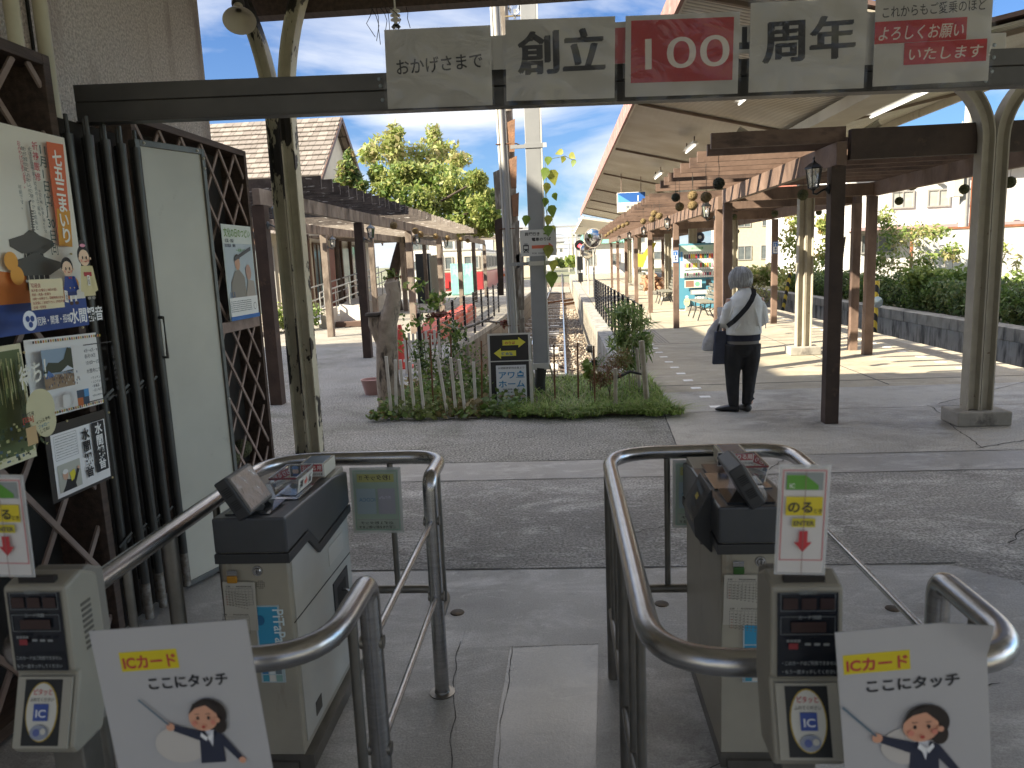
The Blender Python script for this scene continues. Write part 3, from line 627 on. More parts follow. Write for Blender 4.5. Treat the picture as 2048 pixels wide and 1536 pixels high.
b.disc(cx-.15, P(0,1000)[1], .035, 'e8a545'); b.disc(cx-.13, P(0,1100)[1], .035, 'e8a545'); b.disc(cx+.19, P(0,1180)[1], .03, 'e8a545')
# orange title strip
q4(b, P, ((283,183),(400,203),(464,902),(372,893)), 'd8683a'); q4(b, P, ((355,640),(446,655),(464,902),(372,893)), 'd99a35')
for i, ch in enumerate('七五三まいり'):
    x, z = P(355+i*11, 292+i*105); s = .066; b.text(ch, x-s*.45, z-s*.42, s, 'f2eee2', .03, w=s*.88, rot=-1)
def vcol(b, P, txt, x0, y0_, x1, y1_, size, c, bold=0.0):
    n = len(txt)
    for i, ch in enumerate(txt):
        k = (i+.5)/n; x, z = P(x0+(x1-x0)*k, y0_+(y1_-y0_)*k)
        b.text({'ー':'|','~':'|','〜':'∫'}.get(ch, ch), x-size*.5, z-size*.42, size, c, bold, rot=-2, w=(size*.9 if len(ch) > 1 else None))
vcol(b, P, ['11','月','1','日','[土]','〜','30','日','[日]'], 240, 190, 330, 945, .046, '27463f', .014)
vcol(b, P, '祈祷厳修', 182, 175, 208, 455, .034, 'b5323e', .012)
vcol(b, P, '午前9時~午後3時40分', 215, 510, 248, 805, .015, '333333')
vcol(b, P, '七五三は子供の成長の上で最も', 135, 215, 192, 690, .018, '2f4038')
vcol(b, P, '大切な時期です。', 112, 225, 150, 460, .018, '2f4038')
vcol(b, P, 'お子様のこれからの健やかな成長と', 70, 215, 150, 790, .018, '2f4038')
vcol(b, P, '幸せを祈願しましょう。', 38, 215, 92, 600, .018, '2f4038')
vcol(b, P, 'おみやげがあります。', 2, 180, 46, 505, .020, 'b5323e', .008)
vcol(b, P, '可能です。', 0, 480, 22, 650, .018, '27463f')
# boy and girl in festive dress
def kid(cx, zc, s, hair, coat, girl):
    b.disc(cx, zc, s*.95, hair, ry=s*.98)
    if girl: b.disc(cx, zc+s*1.15, s*.5, hair, ry=s*.32); b.disc(cx, zc+s*.95, s*.42, 'e79bb0', ry=s*.16)
    b.disc(cx, zc-s*.22, s*.80, 'f0cfae', ry=s*.78)
    for k in (-1, 1):
        b.disc(cx+k*s*.27, zc-s*.22, s*.10, '2a2522', ry=s*.17, n=12); b.disc(cx+k*s*.48, zc-s*.50, s*.14, 'eaa58c', n=12); b.disc(cx+k*s*.83, zc-s*.3, s*.13, 'f0cfae', n=10)
    b.disc(cx, zc-s*.55, s*.22, 'b8483f', ry=s*.10, n=12, a0=180, a1=360)
    if girl:
        b.poly([(cx-s*.9, zc-s*3.9), (cx+s*.9, zc-s*3.9), (cx+s*.75, zc-s*1.0), (cx-s*.75, zc-s*1.0)], coat); b.poly([(cx-s*1.35, zc-s*3.4), (cx-s*.7, zc-s*3.6), (cx-s*.5, zc-s*1.1), (cx-s*.9, zc-s*1.0)], coat); b.poly([(cx+s*.7, zc-s*3.6), (cx+s*1.35, zc-s*3.4), (cx+s*.9, zc-s*1.0), (cx+s*.5, zc-s*1.1)], coat)
        b.rect(cx-s*.6, zc-s*2.0, cx+s*.6, zc-s*1.6, 'b03a40'); b.rect(cx-s*.2, zc-s*2.9, cx+s*.2, zc-s*1.9, 'f0ece0'); b.vtext('千歳飴', cx, zc-s*2.0, s*.26, '222222')
        for k in (-1, 1): b.disc(cx+k*s*.35, zc-s*4.1, s*.28, '8f8a80', ry=s*.16, n=12)
    else:
        b.poly([(cx-s*.85, zc-s*2.6), (cx+s*.85, zc-s*2.6), (cx+s*.7, zc-s*1.0), (cx-s*.7, zc-s*1.0)], coat); b.poly([(cx-s*1.25, zc-s*2.4), (cx-s*.8, zc-s*2.5), (cx-s*.5, zc-s*1.1), (cx-s*.8, zc-s*1.0)], coat); b.poly([(cx+s*.8, zc-s*2.5), (cx+s*1.25, zc-s*2.4), (cx+s*.8, zc-s*1.0), (cx+s*.5, zc-s*1.1)], coat)
        b.rect(cx-s*.75, zc-s*3.0, cx+s*.75, zc-s*2.6, '24386e'); b.poly([(cx-s*.25, zc-s*1.0), (cx, zc-s*1.2), (cx+s*.25, zc-s*1.0), (cx+s*.25, zc-s*1.3), (cx, zc-s*1.15), (cx-s*.25, zc-s*1.3)], 'c03c40')
        for k in (-1, 1): b.rect(cx+k*s*.35-s*.16, zc-s*3.7, cx+k*s*.35+s*.16, zc-s*3.0, 'f2efe6'); b.disc(cx+k*s*.4, zc-s*3.8, s*.32, '4a342a', ry=s*.2, n=12); b.disc(cx+k*s*.3, zc-s*2.2, s*.08, 'e2c25a', n=8)
        b.poly([(cx-s*1.5, zc-s*3.6), (cx-s*.95, zc-s*3.7), (cx-s*.95, zc-s*2.5), (cx-s*1.4, zc-s*2.4)], 'f0ece0'); b.vtext('千歳飴', cx-s*1.2, zc-s*2.55, s*.3, '222222')
x, z = P(330, 1040); kid(x, z, .038, '1b1a1c', '2b478f', False)
x, z = P(422, 965); kid(x, z, .042, '1b1a1c', 'd9cc9a', True)
q4(b, P, ((8,1132),(248,1122),(268,1318),(30,1342)), 'e9dcb5')
for i, (tx, sz) in enumerate((('写経会', .018), ('毎月第1日曜日と18日の2回。', .0115), ('用紙・用具一式貸与', .0115), ('10時〜15時まで。写経時間は自由', .0115), ('お気軽にご参加下さい。(予約不要)', .0115), ('会場・写経堂', .0115))):
    x, z = P(22+i*3, 1175+i*29); b.text(tx, x, z-.006, sz, 'a8453c', .006)
b.disc(P(18, 1460)[0], .055, .036, 'e9eef5'); x = P(18, 1460)[0]
for k in range(3): b.disc(x+.014*math.cos(2.09*k+.5), .055+.014*math.sin(2.09*k+.5), .011, '2b4a8f', n=16)
x = P(70, 1500)[0]; b.text('厄除・開運・招福', x, .036, .034, 'f0f0ee', .012, w=P(300,1400)[0]-x)
x = P(303, 1460)[0]; b.text('水間観音', x, .030, .062, 'f0f0ee', .02, w=P(533,1400)[0]-x)
tag(b.place('poster', (XP, y0, z0), (0,1,0), (0,0,1)), 'large poster with orange title strip, pagoda and two children above a blue band', 'poster', 'posters pinned to the left lattice')
# night market notice
BL = at(66,850,X=XP); BR = at(208,826,X=XP); y0 = at(55,770,X=XP).y; y1 = at(198,750,X=XP).y; z0 = 1.118; z1 = 1.428
b = Board(y1-y0, z1-z0, plain('e9e7e2')); W, H = b.w, b.h
for zz in (.008, H-.016):
    for k in range(30): b.rect(.02+k*(W-.04)/30, zz, .02+(k+.62)*(W-.04)/30, zz+.010, ('2c2a28', 'c97b3a', 'c2b04a')[k % 3])
b.rect(.035, H*.36, W*.48, H*.86, '8fa3b5'); b.poly([(.035,H*.36),(W*.48,H*.36),(W*.48,H*.52),(.035,H*.55)], '9c8468')
b.poly([(.035,H*.6),(W*.15,H*.70),(W*.28,H*.68),(W*.36,H*.72),(W*.42,H*.86),(W*.48,H*.84),(W*.48,H*.55),(.035,H*.57)], '3c4230'); b.poly([(.04,H*.50),(W*.14,H*.60),(W*.22,H*.52)], '5779b0'); b.poly([(W*.3,H*.56),(W*.4,H*.63),(W*.48,H*.57)], 'd5dbe2')
r = random.Random(3)
for k in range(60): x = r.uniform(.04, W*.46); zz = r.uniform(H*.38, H*.54); b.rect(x, zz, x+.004, zz+.009, r.choice(('322e2c','6a4b3a','a89a88','42506a','c9c3b8')))
b.rect(W*.36, H*.10, W*.53, H*.30, '3a4a5c'); b.rect(W*.36, H*.10, W*.44, H*.20, 'b5622f'); b.rect(W*.46, H*.2, W*.53, H*.3, '4c8fc4'); b.rect(W*.16, H*.12, W*.26, H*.28, 'd5d2cc')
for (tx, yy, sz) in (('4月〜6月・9月〜11月', .775, .016), ('各月18日', .70, .018), ('10:00〜15:00', .61, .021), ('水間寺にて開催！', .50, .019), ('・キッチンカー', .41, .0135), ('・ハンドメイド雑貨', .355, .0135), ('・骨董品', .30, .0135), ('・占いなど', .245, .0135), ('※雨天の場合中止となります', .18, .009)): b.text(tx, W*.52 if yy > .45 else W*.56, H*yy, sz, '2a2a2c', .008)
b.rect(W*.5, H*.865, W*.94, H*.878, '2a2a2c'); b.rect(W*.5, H*.115, W*.94, H*.128, '2a2a2c'); b.vtext('水間千開運招福市場', W*.94, H*.82, .021, '1f1f22', .02)
b.text('主催:水間観音通り商店会', W*.14, H*.07, .009, '333333')
tag(b.place('poster', (XP+.004, y0, z0), (0,.999,-.03), (0,.03,.999)), 'white notice with striped borders and a market photo, right below the large poster', 'poster', 'posters pinned to the left lattice')
# bamboo grove poster, green
y0 = at(-70,800,X=XP).y; y1 = at(56,800,X=XP).y; z0 = .985; z1 = 1.42
b = Board(y1-y0, z1-z0, plain('d8d2ae')); W, H = b.w, b.h; b.rect(.012, .03, W-.012, H-.02, '5d6a40')
r = random.Random(5)
for k in range(70): x = r.uniform(.02, W-.03); b.rect(x, r.uniform(.2, .3), x+r.uniform(.002, .006), H-r.uniform(.02, .12), r.choice(('a9a66a','7f8a4e','47512c','c8c48e','333d22')))
for k in range(90): x = r.uniform(.02, W-.03); zz = r.uniform(.03, .16); b.rect(x, zz, x+r.uniform(.006,.018), zz+r.uniform(.004,.012), r.choice(('a9a66a','3b4a2c','556a7a','c8c48e','2b3320')))
b.text('待ち！', W*.45, H*.66, .085, 'e4e2d4', .02, w=W*.5, rot=8, shear=.2)
b.disc(W*.75, H*.45, W*.26, 'cfc8a0', ry=.075); b.disc(W*.80, H*.34, W*.20, 'cfc8a0', ry=.06); b.text('受付番号', W*.40, H*.42, .016, '3a3a30', .012); b.text('[326]', W*.40, H*.375, .026, 'c0483c', .014); b.text('インスタも', W*.62, H*.33, .016, '3a3a30', .01, rot=6); b.text('フォロー', W*.64, H*.29, .016, '3f7f9a', .01, rot=6); b.text('してね♪', W*.66, H*.25, .016, '3a3a30', .01, rot=6); b.rect(W*.42, H*.18, W*.60, H*.33, 'c9a878')
tag(b.place('poster', (XP+.003, y0, z0), (0,1,0), (0,0,1)), 'green bamboo grove poster cut by the left edge of the view', 'poster', 'posters pinned to the left lattice')
# calligraphy notice in a clear sleeve
y0 = at(88,900,X=XP).y; y1 = at(214,890,X=XP).y; z0 = .775; z1 = 1.085
b = Board(y1-y0, z1-z0, plain('2b2a29', .3)); W, H = b.w, b.h; b.rect(.03, .012, W-.012, H-.04, 'eceae6')
b.frame(.045, H*.52, W*.47, H*.84, .0012, '6d6a66'); b.lines(.052, H*.54, W*.46, H*.82, 8, '8a8782', .3, 4)
b.rect(.045, .03, W*.47, H*.46, 'b9b8aa'); b.poly([(.06,.03),(W*.38,.03),(W*.36,H*.20),(W*.24,H*.25),(.08,H*.17)], '222224'); b.disc(W*.22, H*.31, .017, 'd3a88c', ry=.021); b.disc(W*.22, H*.355, .017, 'e6e3da', ry=.010); b.poly([(W*.30,H*.20),(W*.38,H*.24),(W*.36,H*.35),(W*.28,H*.32)], 'e3d43a'); b.bar = None
b.poly([(W*.34,H*.12),(W*.44,H*.33),(W*.41,H*.35),(W*.31,H*.16)], '222224'); b.disc(W*.425, H*.35, .007, 'd3a88c')
b.vtext('水間観音', W*.60, H*.84, .052, '18181a', .035, pitch=1.02); b.rect(W*.71, H*.17, W*.92, H*.87, '17181c'); b.vtext('水間観音', W*.815, H*.86, .050, 'e9e7e2', .03, pitch=1.02)
ob = b.place('poster', (XP+.006, y0, z0), (0,.999,-.02), (0,.02,.999)); tag(ob, 'notice with brush calligraphy 水間観音 in black and reversed on a dark strip', 'poster', 'posters pinned to the left lattice')
# festival poster on the far lattice
y0 = at(452,540,X=-2.47).y; y1 = at(510,540,X=-2.47).y; z0 = 1.285; z1 = 2.0
b = Board(y1-y0, z1-z0, plain('cfd8cf')); W, H = b.w, b.h
b.rect(.01, .10, W-.01, H-.14, 'b4c2c6'); b.text('文化の日のつどい', .03, H-.085, .07, '6f9a4a', .02, w=W-.06); b.text('式典・表彰', .04, H-.13, .03, '33485a', .01); b.text('記念講演　講師', .03, H-.165, .026, '2a3550', .01); b.text('〜未来への一歩〜', W*.4, H-.20, .030, '5d9a4a', .01, w=W*.5)
b.disc(W*.40, H*.60, .045, 'c99f84', ry=.055); b.disc(W*.40, H*.645, .048, '3a3430', ry=.035, a0=0, a1=180); b.poly([(W*.12,.16),(W*.62,.16),(W*.60,H*.45),(W*.44,H*.53),(W*.30,H*.52),(W*.14,H*.40)], '8d8a80'); b.disc(W*.75, H*.50, .05, 'b99a8a', ry=.06); b.poly([(W*.6,.16),(W*.95,.16),(W*.92,H*.40),(W*.7,H*.42)], 'a8a196'); b.poly([(W*.3,H*.62),(W*.9,H*.74),(W*.9,H*.78),(W*.3,H*.66)], '55595c')
b.rect(.01, .02, W-.01, .17, 'e9ebe6'); b.text('11.3', .02, .175, .055, '3a5f8f', .01); b.lines(.02, .06, W*.75, .15, 6, '55585c', .4, 8); b.disc(W*.86, .09, .028, '4c4f55'); b.disc(W*.86, .09, .024, 'e9ebe6'); b.rect(0, 0, W, .03, '3b6fb0')
tag(b.place('poster', (-2.475, y0, z0), (0,1,0), (0,0,1)), 'pale blue green event poster on the far lattice panel beside the cream column', 'poster')
M_pin = plain('c9b98a', .3)
for px, py, X, lb in ((140,508,XP,'halfway down the right edge of the large poster'),(163,655,XP,'at the lower right corner of the large poster'),(45,705,XP,'at the top right of the green bamboo poster'),(188,672,XP,'at the top right of the striped border notice'),(62,858,XP,'at the lower left of the striped border notice'),(215,825,XP,'at the lower right of the striped border notice'),(131,842,XP,'at the top middle of the calligraphy notice'),(20,975,XP,'at the bottom of the green bamboo poster'),(222,955,XP,'at the lower right of the calligraphy notice')):
    q = at(px, py, X=X); pb = MB().ball((q.x+.006,q.y,q.z), .005, M_pin, 8, 5)
    o = pb.build('thumb_tack'); tag(o, 'small brass thumb tack '+lb, 'thumb tack', 'thumb tacks holding the posters')
# cedar balls
M_cedG = mat('green_cedar', (.06,.07,.03), (.12,.12,.05), rough=.9, scale=40, bump=1, bscale=90, bdist=.03); M_cedB = mat('dry_cedar', (.30,.22,.10), (.17,.115,.05), rough=.9, scale=45, bump=1, bscale=90, bdist=.03)
M_cedK = mat('dark_cedar', (.03,.035,.022), (.06,.06,.035), rough=.9, scale=40, bump=1, bscale=90, bdist=.03)
def cedar_mesh(r, m, hook=.0):
    b = MB(); b.ball((0,0,0), r, m, 20, 12, jit=.09)
    n = 420; d = npr.normal(size=(n, 3)); d /= np.linalg.norm(d, axis=1)[:, None]; b.quads(leaf_quads(d*r, r*.16, asp=.22), m)
    if hook: b.tube([(0,0,r*.9),(.003,0,r+hook*.5),(0,0,r+hook)], .0025, M_rod, n=5)
    return b
for px, py, X, r, lb in ((484,897,-2.60,.075,'green cedar ball on the ground behind the far lattice panel, upper one'),(462,915,-2.58,.07,'green cedar ball half hidden behind the white gate leaf edge')):
    q = at(px, py, X=X); b = MB(); b.ball(q, r, M_cedG, 20, 12, jit=.08); o = b.build('cedar_ball'); tag(o, lb, 'cedar ball')
# megaphone and insulator hanging from the roof
q = at(478, 30, Y=5.9); t = thing('horn_speaker', 'cream horn loudspeaker hanging under the dark roof edge', 'loudspeaker', q)
Mh = Vector((.22,-.55,-.8)).to_track_quat('Z','Y').to_matrix().to_4x4()
b = MB(); b.lathe([(.03,-.13),(.036,-.08),(.05,-.03),(.075,.02),(.105,.05),(.12,.06),(.122,.066),(.116,.064),(.07,.02),(.02,-.05)], mat('horn_plastic', (.55,.50,.40), (.48,.43,.34), rough=.45), n=26, M=Mh); b.build('horn', t)
b = MB(); b.lathe([(.0,-.20),(.045,-.20),(.048,-.12),(.03,-.10)], plain('2a2826'), n=18, M=Mh); b.bar(Mh @ Vector((0,0,-.16)), Mh @ Vector((0,0,-.16))+Vector((-.03,0,.14)), .03, .012, plain('2a2826')); b.build('driver_and_bracket', t)
q = at(789, 5, Y=6.55); t = thing('insulator', 'stack of white ceramic insulators with a metal hook under the roof edge', 'insulator', q)
b = MB(); pr = []
for k in range(3): pr += [(.018,-.05-k*.035),(.042,-.062-k*.035),(.042,-.070-k*.035),(.018,-.076-k*.035)]
b.lathe([(.008,.06),(.008,-.04)]+pr+[(.008,-.17)], mat('ceramic', (.7,.68,.62), rough=.25), n=18); b.build('discs', t)
b = MB(); b.bar((0,0,-.17),(.03,0,-.20),.012,.03,M_rod); b.bar((0,0,-.17),(-.03,0,-.20),.012,.03,M_rod); b.box(-.02,-.02,.05,.02,.02,.16,plain('c8c6c0')); b.build('bracket', t)
t = thing('loose_wires', 'loose black wires dangling below the roof edge left of the insulator', 'wires', at(755, 20, Y=6.5))
for k, (x, dx, ln_) in enumerate(((745,-12,60),(752,5,75),(760,14,50),(770,8,48),(778,24,46),(812,3,42),(742,16,68))):
    a = at(x, 14, Y=6.5); c = at(x+dx, 14+ln_*.55, Y=6.5); e = at(x+dx*.2+8, 14+ln_, Y=6.5); b = MB(); b.tube([a, a.lerp(c,.5)+Vector((.01,0,0)), c, c.lerp(e,.6), e], .003, plain('16161a'), n=5); b.build('wire', t, world=True)
# ------------------------------------------------------------------ ticket barriers, fare machines, card readers
M_steel = mat('brushed_steel', (.52,.51,.50), (.42,.41,.40), rough=.27, metal=1.0, scale=14, stretch=(1,1,8), bump=.05)
M_steeld = mat('dull_steel', (.26,.245,.22), (.20,.19,.17), rough=.42, metal=.9, scale=10)
def bend(path, r=.18, n=8):
    """round the corners of a polyline; r may be a list per inner corner"""
    P = [Vector(p) for p in path]; out = [P[0]]; rs = r if hasattr(r, '__len__') else [r]*(len(P)-2)
    for i in range(1, len(P)-1):
        a, b, c = P[i-1], P[i], P[i+1]; u = (a-b).normalized(); v = (c-b).normalized(); R = min(rs[i-1], (a-b).length*.49, (c-b).length*.49)
        for k in range(n+1):
            t = k/n; out.append(b+u*R*(1-t)**2+v*R*t**2)
    out.append(P[-1]); return out
def barrier(label, x0, x1, y0, y1, ya, yb, zt=.865):
    t = thing('ticket_barrier', label, 'barrier', ((x0+x1)/2, (y0+y1)/2, 0), 'steel tube barriers')
    b = MB(); b.tube(bend([(x1,ya,0),(x1,ya,zt),(x1,y0,zt),(x0,y0,zt),(x0,y1,zt),(x1,y1,zt),(x1,yb,zt),(x1,yb,0)], [.05,.17,.17,.22,.14,.05], 9), .0275, M_steel, n=18); b.build('top_rail', t, world=True)
    b = MB(); b.tube(bend([(x1,ya,.29),(x1,y0+.01,.29),(x0,y0+.01,.29),(x0,y1-.01,.29),(x1,y1-.01,.29),(x1,yb,.29)], [.15,.15,.18,.12], 7), .018, M_steeld, n=12); b.build('bottom_rail', t, world=True)
    for x, y in ((x0+.24,y1),(x0+.50,y1),(x0,y1-.3),(x0,y1-.52),(x0,y0+.52),(x0,y0+.30),(x0+.24,y0),(x0+.50,y0),(x1,y0+.22),(x1,y1-.15)):
        b = MB(); b.tube([(x,y,.29),(x,y,zt-.01)], .0125, M_steeld, n=10); b.build('baluster', t, world=True)
    for x, y in ((x0,y0+.75),(x0,y1-.19)):
        b = MB(); b.tube([(x,y,0),(x,y,zt)], .024, M_steeld, n=14); b.build('post', t, world=True)
    for z in (.70, .40):
        b = MB(); b.tube([(x1,ya,z),(x1,yb,z)], .0105, M_steel, n=10); b.build('side_rod', t, world=True)
        for y in (ya, yb): b = MB(); b.lathe([(.0,.03),(.018,.03),(.018,-.03),(0,-.03)], M_steeld, c=(x1+.0,y,z), n=12, M=Matrix.Rotation(math.pi/2,4,'Y')); b.build('rod_socket', t, world=True)
    for x, y in ((x1,ya),(x1,yb),(x0,y0+.75)): b = MB(); b.lathe([(.05,.0),(.05,.004),(.03,.006),(.0275,.012)], M_steeld, c=(x,y,0), n=18); b.build('floor_flange', t, world=True)
    return t
barrier('steel tube ticket barrier around the left fare machine', -1.235, -.512, 1.385, 2.975, 1.76, 2.66)
barrier('steel tube ticket barrier around the right fare machine', .160, .872, 1.365, 2.955, 1.74, 2.60)
# --- fare machine
M_body = mat('beige_machine_paint', (.42,.39,.31), (.36,.33,.265), rough=.5, scale=3, third=((.22,.17,.11), 5, .58, .76, (2,2,.4)))
M_side = mat('grey_machine_side', (.55,.54,.49), (.47,.46,.42), rough=.45, scale=2)
M_hood = mat('dark_hood', (.055,.058,.062), (.075,.078,.082), rough=.32, scale=4)
M_hood2 = mat('hood_plastic', (.04,.041,.043), rough=.45)
M_clear = film('acrylic', (.75,.8,.8), .16, .04)
M_scr = film('filmed_screen', (.42,.36,.33), .85, .12, .5, 26)
X0, X1, Y0, Y1 = -1.118, -.902, 2.215, 2.875
t = thing('fare_machine', 'fare machine with dark hood and beige body inside the left barrier', 'fare machine', (-1.01,2.54,0), 'fare machines'); T1 = t
b = MB(); b.box(X0,Y0,.05,X1,Y1,.86,M_body); b.build('body', t, world=True, bevel=.004)
b = MB(); b.box(X1,Y0+.03,.08,X1+.004,Y1-.01,.76,M_side); b.build('side_panel', t, world=True)
b = MB(); b.box(X0,Y0-.0,.0,X1+.03,Y1+.02,.05,M_steeld); b.box(X0+.02,Y0-.012,.0,X1-.02,Y0,.03,M_steeld); b.build('base_plate', t, world=True)
side = [(Y0-.012,.765),(2.39,.770),(2.49,.685),(Y1+.012,.70),(Y1+.012,.835),(2.70,.862),(Y0-.012,.882)]
Mx = Matrix(((0,0,1,0),(1,0,0,0),(0,1,0,0),(0,0,0,1)))
b = MB(); b.prism(side, (X1-X0)+.024, M_hood, Matrix.Translation((X0-.012,0,0)) @ Mx); b.build('hood', t, world=True, bevel=.007)
b = MB(); b.prism([(y, z-.035) for y, z in side[:4]]+[(y, z-.003) for y, z in side[3::-1]], (X1-X0)+.030, M_hood2, Matrix.Translation((X0-.015,0,0)) @ Mx); b.build('hood_lip', t, world=True, bevel=.002)
b = MB(); b.box(X0+.02,Y0+.02,.881,X1-.05,Y0+.16,.886,mat('glossy_top', (.03,.032,.035), rough=.12)); b.box(X0+.03,2.60,.868,X1-.03,2.72,.874,mat('brown_plate', (.16,.10,.07), rough=.3)); b.box(X0+.015,2.40,.875,X1-.015,2.58,.8795,mat('steel_top', (.4,.4,.4), rough=.2, metal=1)); b.build('top_plates', t, world=True)
# tilted screen
e1 = Vector((.066,0,-.112)).normalized(); e2 = Vector((0,1,0)); e3 = e1.cross(e2)   # e3: out of the screen
if e3.x < 0: e3 = -e3
o = Vector((-1.060, 2.19, 1.022)); Ms = Matrix.Translation(o) @ Matrix((e1, e2, e3)).transposed().to_4x4()
b = MB(); b.box(0,0,-.052,.142,.182,-.004,M_hood2, M=Ms); scr = b.build('screen_housing', t, world=True, bevel=.006)
b = MB(); b.box(.006,.006,-.004,.136,.176,.0,plain('6f6a66',.4), M=Ms); b.box(.012,.012,.0005,.130,.170,.002,M_scr, M=Ms); b.build('screen', t, world=True, bevel=.001)
b = MB()
for g0 in (.030, .078):
    for k in range(5): b.box(g0+k*.0065,-.0012,-.040,g0+.003+k*.0065,-.0003,-.014,plain('0a0a0a'), M=Ms)
b.build('vent_slots', t, world=True)
b = MB(); b.bar(Ms @ Vector((.12,.08,-.03)), (-1.0,2.29,.885), .04,.03,M_hood2); b.build('screen_neck', t, world=True)
# clear fare tray with its label, and the exit side box
def tray(x0,y0,x1,y1,z0,z1):
    b = MB(); d = .012; B_ = [(x0+d,y0+d,z0),(x1-d,y0+d,z0),(x1-d,y1-d,z0),(x0+d,y1-d,z0)]; T_ = [(x0,y0,z1),(x1,y0,z1),(x1,y1,z1),(x0,y1,z1)]
    for i in range(4): b.poly([B_[i],B_[(i+1)%4],T_[(i+1)%4],T_[i]], M_clear)
    b.poly(B_, M_clear)
    for i in range(4): b.bar(T_[i], T_[(i+1)%4], .005, .005, M_steel if i else plain('7a2f38'))
    return b
tray(-1.02,2.42,-.925,2.60,.882,.945).build('coin_tray', t, world=True)
lb = Board(.145,.050,plain('dcd7cd')); lb.text('運', .012,.012,.034,'3a3634',.02); lb.poly([(.058,.018),(.058,.032),(.072,.032),(.072,.042),(.090,.025),(.072,.008),(.072,.018)],'d9705c'); lb.text('賃', .098,.012,.034,'3a3634',.02)
ob = lb.place('tray_label', (-.930,2.437,.886), (0,1,0), (.2,0,1), t, world=True)
b = MB(); b.box(-1.02,2.70,.865,-.92,2.84,.915,plain('cfc9b8',.4)); b.box(-1.01,2.71,.9155,-.93,2.83,.918,plain('5f7488',.2)); b.build('exit_reader', t, world=True, bevel=.004)
lb = Board(.128,.050,plain('e2dfda'),.003); lb.rect(.002,.002,.042,.048,'1b1d2a'); lb.disc(.022,.022,.012,'d9b59c'); lb.disc(.022,.036,.013,'3f73b5',ry=.007); lb.rect(.012,.004,.032,.014,'2a4f8f'); lb.rect(.045,.020,.125,.047,'b23a3e'); lb.text('おりる用', .048,.026,.020,'f0ece8',.012,w=.074); lb.text('のる人', .047,.005,.014,'d0a020',.02,w=.034); lb.text('は反対の機械', .083,.006,.010,'333333',.01,w=.042)
ob = lb.place('exit_label', (-1.040,2.665,.880), (1,0,0), (0,0,1), t, world=True)
# front face details
b = MB(); b.lathe([(0,.008),(.009,.008),(.012,.004),(.0165,.004),(.0175,0)], M_steel, c=(-1.0,Y0,.702), n=20, M=Matrix.Rotation(math.pi/2,4,'X')); b.box(-1.0015,Y0-.0088,.695,-.9985,Y0-.008,.709,plain('111111')); b.build('lock', t, world=True)
b = MB()
for i in range(-2,3):
    for j in range(-2,3):
        if abs(i)+abs(j) < 4: b.lathe([(.0018,0),(0,.0005)], plain('14110d'), c=(-.995+i*.006,Y0-.0008,.655+j*.006), n=6, M=Matrix.Rotation(math.pi/2,4,'X'))
b.build('speaker_holes', t, world=True)
b = MB(); b.box(X1+.004,2.62,.22,X1+.009,2.80,.47,M_hood2); b.box(X1+.009,2.655,.25,X1+.0095,2.765,.44,plain('060606')); b.build('hatch', t, world=True); b = MB(); b.tube(bend([(X1+.009,2.71,.28),(X1+.035,2.71,.28),(X1+.035,2.71,.41),(X1+.009,2.71,.41)],.01,4), .006, M_steel, n=8); b.build('hatch_handle', t, world=True)
b = MB(); b.box(X1+.0045,2.60,.55,X1+.006,2.78,.62,plain('c9c6be')); b.build('side_label', t, world=True); b = MB(); b.box(X1+.0045,2.34,.11,X1+.006,2.40,.16,plain('4a4640')); b.build('side_label', t, world=True); b = MB(); b.bar((X1+.005,2.22,.52),(X1+.005,2.86,.50),.002,.003,M_crack); b.build('panel_seam', t, world=True)
b = MB(); b.tube(bend([(X0+.1,Y1+.01,.70),(X0+.1,Y1+.05,.70),(X0+.17,Y1+.05,.66),(X0+.17,Y1+.01,.66)],.02,4), .007, M_hood2, n=8); b.build('rear_handle', t, world=True)
T2 = dup(T1, (.575, 2.56, 0), None, 'fare machine with keypad on its side inside the right barrier')
b = MB(); b.prism([(0,0),(-.055,-.10),(-.05,-.155),(0,-.21),(.005,-.21),(.005,0)], .20, M_hood2, Matrix(((1,0,0,-.12),(0,0,1,-.22),(0,1,0,.90),(0,0,0,1)))); kp = b.build('keypad_housing', T2, bevel=.003)
kb = Board(.17,.115,plain('17191b',.3))
for i in range(6):
    for j in range(4): kb.rect(.012+i*.026,.012+j*.025,.030+i*.026,.028+j*.025, 'a03a44' if (i, j) == (0, 0) else 'c9b84a' if (i, j) in ((4,2),(3,2)) else '4a5a66' if j == 3 else '3f4446')
ob = kb.place('keypad', (-.177,-.035,.793), (0,-1,0), (.5,0,.9), T2)
# papers and sticker on the machine fronts
def timetable(x, y, z, label):
    b = Board(.105,.165,plain('bdb9ae'))
    for zz, tt in ((.088,'平日 − 水間鉄道時刻表 　片道(円)'),(.010,'休日の表　　片道(円)')):
        b.text('区間　−　時刻発車時刻表', .010, zz+.060, .0062, '4a4844', .01, w=.085); b.frame(.010, zz, .097, zz+.056, .0008, '4d4b47')
        for k in range(1,6): b.rect(.010, zz+k*.0093, .097, zz+k*.0093+.0006, '5b5954')
        for k in range(1,8): b.rect(.010+k*.0109, zz, .010+k*.0109+.0006, zz+.056, '5b5954')
        for i in range(8):
            for j in range(6): b.rect(.0125+i*.0109, zz+.003+j*.0093, .0175+i*.0109, zz+.0055+j*.0093, 'a0605a' if i == 0 and j < 4 else '77746d')
    return tag(b.place('timetable_sheet', (x,y,z), (1,0,-.02), (0,0,1)), label, 'timetable')
